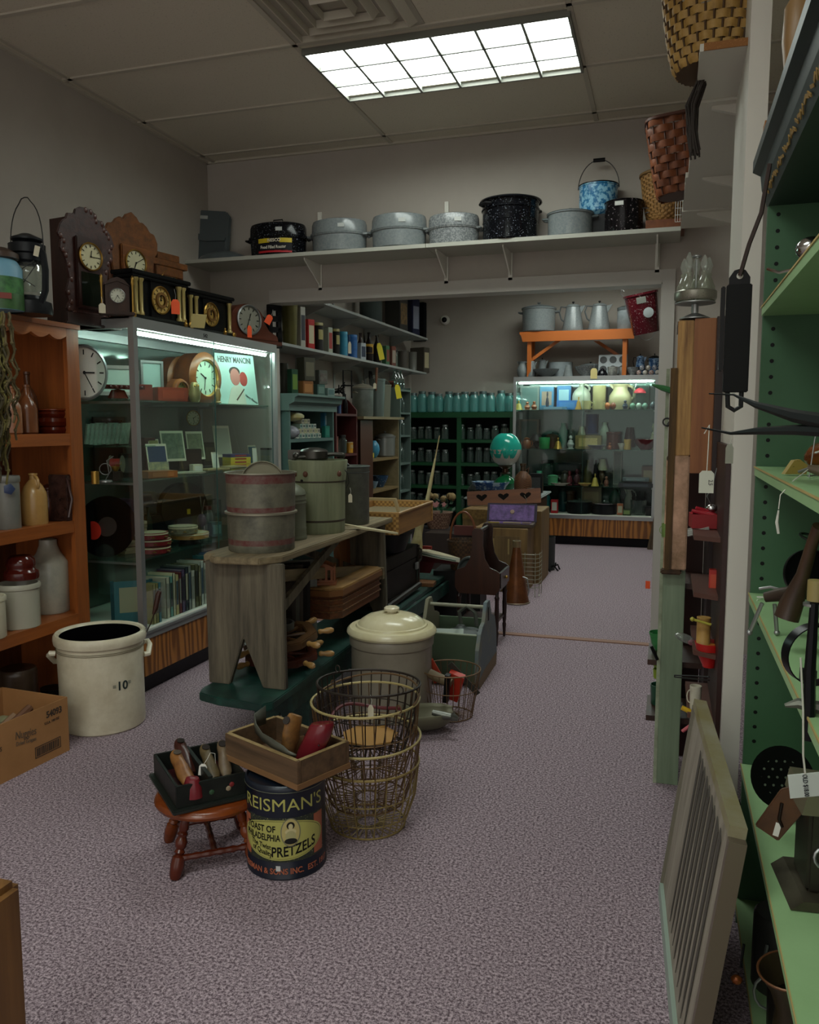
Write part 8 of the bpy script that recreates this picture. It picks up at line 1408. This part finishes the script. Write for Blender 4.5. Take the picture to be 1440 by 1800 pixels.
t = thing('door_lock', 'brown leathery wooden holder with a latch on the lower green shelf', 'holder', pt(1375, 1430, y=1.62), rot=(0, radians(28), radians(-8))); M().prism([(-.025, -.05), (.022, -.05), (.026, .02), (.01, .055), (-.012, .06), (-.026, .04)], -.005, .005, 'y').o('body', mat('5a3614', .45, 0, 'mottle', '3d220c', 12), t, sm=False, bev=.002); M().tube([(-.012, -.007, .02), (.0, -.008, -.01), (.012, -.007, -.02)], .003, 6).o('latch', mat('1a120c', .4), t); M().cb((.008, -.007, -.03), (.010, .002, .026), (0, -.3, 0)).o('price_sticker', WHITE, t)
t = thing('coffee_grinder', 'square rusty tin lamp with a flared base standing on the lower green shelf', 'tin lamp', (.305, 1.62, zc), .1, s=(1.5, 1.6, 1.5)); TNM = mat('5a5444', .4, .5, 'mottle', '3a352b', 14)
M().prism([(-.05, 0), (.06, 0), (.045, .012), (-.035, .012)], -.05, .05, 'y').o('base', TNM, t, sm=False); M().box(-.028, .035, -.03, .03, .012, .115).o('tin_body', mat('3d3a30', .4, .4, 'mottle', '25231c', 12), t, sm=False, bev=.004); M().prism([(-.04, .115), (.045, .115), (.04, .135), (-.035, .14)], -.04, .04, 'y').o('top_plate', mat('7d7862', .35, .5), t, sm=False); M().ring(.012, .002, 0, 14).o('drawer_ring', STEEL, t, (-.01, -.034, .06), (1.4, 0, 0)); M().tube([(.0, -.036, .05), (.018, -.038, .04), (.02, -.038, .02)], .004, 6).o('spout', STEEL, t)
p = pt(1418, 1380, y=1.13); t = thing('price_tag', 'large white string tag at the right picture edge', 'price tag', p, rot=(0, -.15, .2)); M().box(-.022, .022, -.0006, .0006, -.016, .016).o('tag', mat('c4cbc6', .6), t, sm=False); M().tube([(-.0, 0, .014), (.0, 0, .04), (.006, 0, .10), (.01, 0, .17)], .0014, 5).o('string', mat('b8b8ac', .7), t); letter('OLD $18.00', .0085, mat('3a3c40', .6), t, (-.004, -.0012, .0), (pi / 2, pi / 2, 0), 'printed_price', .7)
zc = .072
t = thing('oil_can', 'grey tin canister under the lower green shelf', 'canister', (.27, 1.86, .073)); M().lathe(PF['churn'], 28, r=.055, h=.17).o('body', mat('3c3c38', .4, .4), t); M().tube([(-.03, -.05, .12), (-.04, -.075, .09), (-.02, -.06, .05)], .004, 6).o('handle', STEEL, t)
t = thing('coal_scuttle', 'dark brown tapered metal pitcher leaning on the bottom green shelf', 'pitcher', (.285, 1.55, .074), rot=(radians(0), radians(-10), .3)); M().lathe([(0, 0), (.7, 0), (.9, .15), (1, .3), (.85, .5), (.62, .7), (.7, .85), (1.0, 1), (.96, 1), (.6, .8)], 28, r=.055, h=.25).o('body', mat('2e261b', .4, .3, 'mottle', '43381f', 8), t); M().ring(.055, .0025, .25, 28).o('rim', mat('6b452a', .4, .4), t); M().tube([(.05, 0, .23), (.09, 0, .2), (.085, 0, .12), (.05, 0, .08)], .006, 6).o('handle', mat('6a4128', .4), t)
t = thing('small_cup', 'small dark metal cup with a looped handle behind the leaning pitcher', 'cup', (.262, 1.70, .073)); M().lathe(PF['cup'], 20, r=.035, h=.13).o('body', mat('231f1a', .4, .3), t); M().tube(handle(-1, .033, .12, .05, .025, 0), .003, 6).o('handle', STEEL, t)
t = thing('drop_chain', 'black chain with a brass hook hanging from the lower green shelf', 'chain', (0, 0, 0)); M().tube([pt(1308, 1660, y=1.62), pt(1302, 1700, y=1.62)], .0025, 5).o('chain', BLACK, t); M().ball(pt(1295, 1722, y=1.62), (.011, .008, .010), 8, 6).o('brass_end', mat('8a4a20', .35, .5), t)
t = thing('black_handle_pan', 'black handle of a frying pan poking past the lower green shelf edge', 'pan handle', (0, 0, 0)); M().tube([pt(1263, 1397, y=1.86), pt(1280, 1406, y=1.86), pt(1296, 1414, y=1.88)], [.008, .010, .010], 8).o('grip', mat('1c1d1f', .4), t); M().tube([pt(1290, 1410, y=1.87), pt(1302, 1470, y=1.84)], .006, 6).o('stem', mat('22221f', .35, .5), t)
t = thing('glass_dish', 'pale pressed glass dish at the lower right picture edge', 'dish', gi(1438, .072, 1.18)); M().lathe([(0, 0), (.6, 0), (.7, .1), (.8, .6), (1, .9), (1, 1), (.9, .9), (.6, .2), (0, .15)], 6, r=.06, h=.12).o('body', clear('d8dcd4', .35, '9aa296', .6), t, sm=False)
# turned wooden thing and board above the cornice
t = thing('turned_spindle', 'turned wooden newel with a slotted foot on top of the green cabinet', 'wooden spindle', (.240, 2.0, 1.942), s=(1.25, 1.25, 1.75)); NW = mat('8a6a42', .45, 0, 'wood', '6a4a28', 16)
M().lathe([(0, 0), (.012, 0), (.028, .10), (.026, .14), (.018, .15), (.020, .16), (.030, .19), (.031, .22), (.024, .25), (.03, .27), (0, .3)], 20).o('spindle', NW, t); M().prism([(-.006, .02), (.006, .02), (.007, .075), (0, .085), (-.007, .075)], -.032, -.026, 'y').o('slot', mat('1c120a', .6), t)
tag(M().box(-.01, .03, -.02, .02, 0, .055).o('pine_block', mat('9a6430', .5), None, (.198, 2.12, 1.941)), 'orange pine block on top of the green cabinet by the post', 'block')
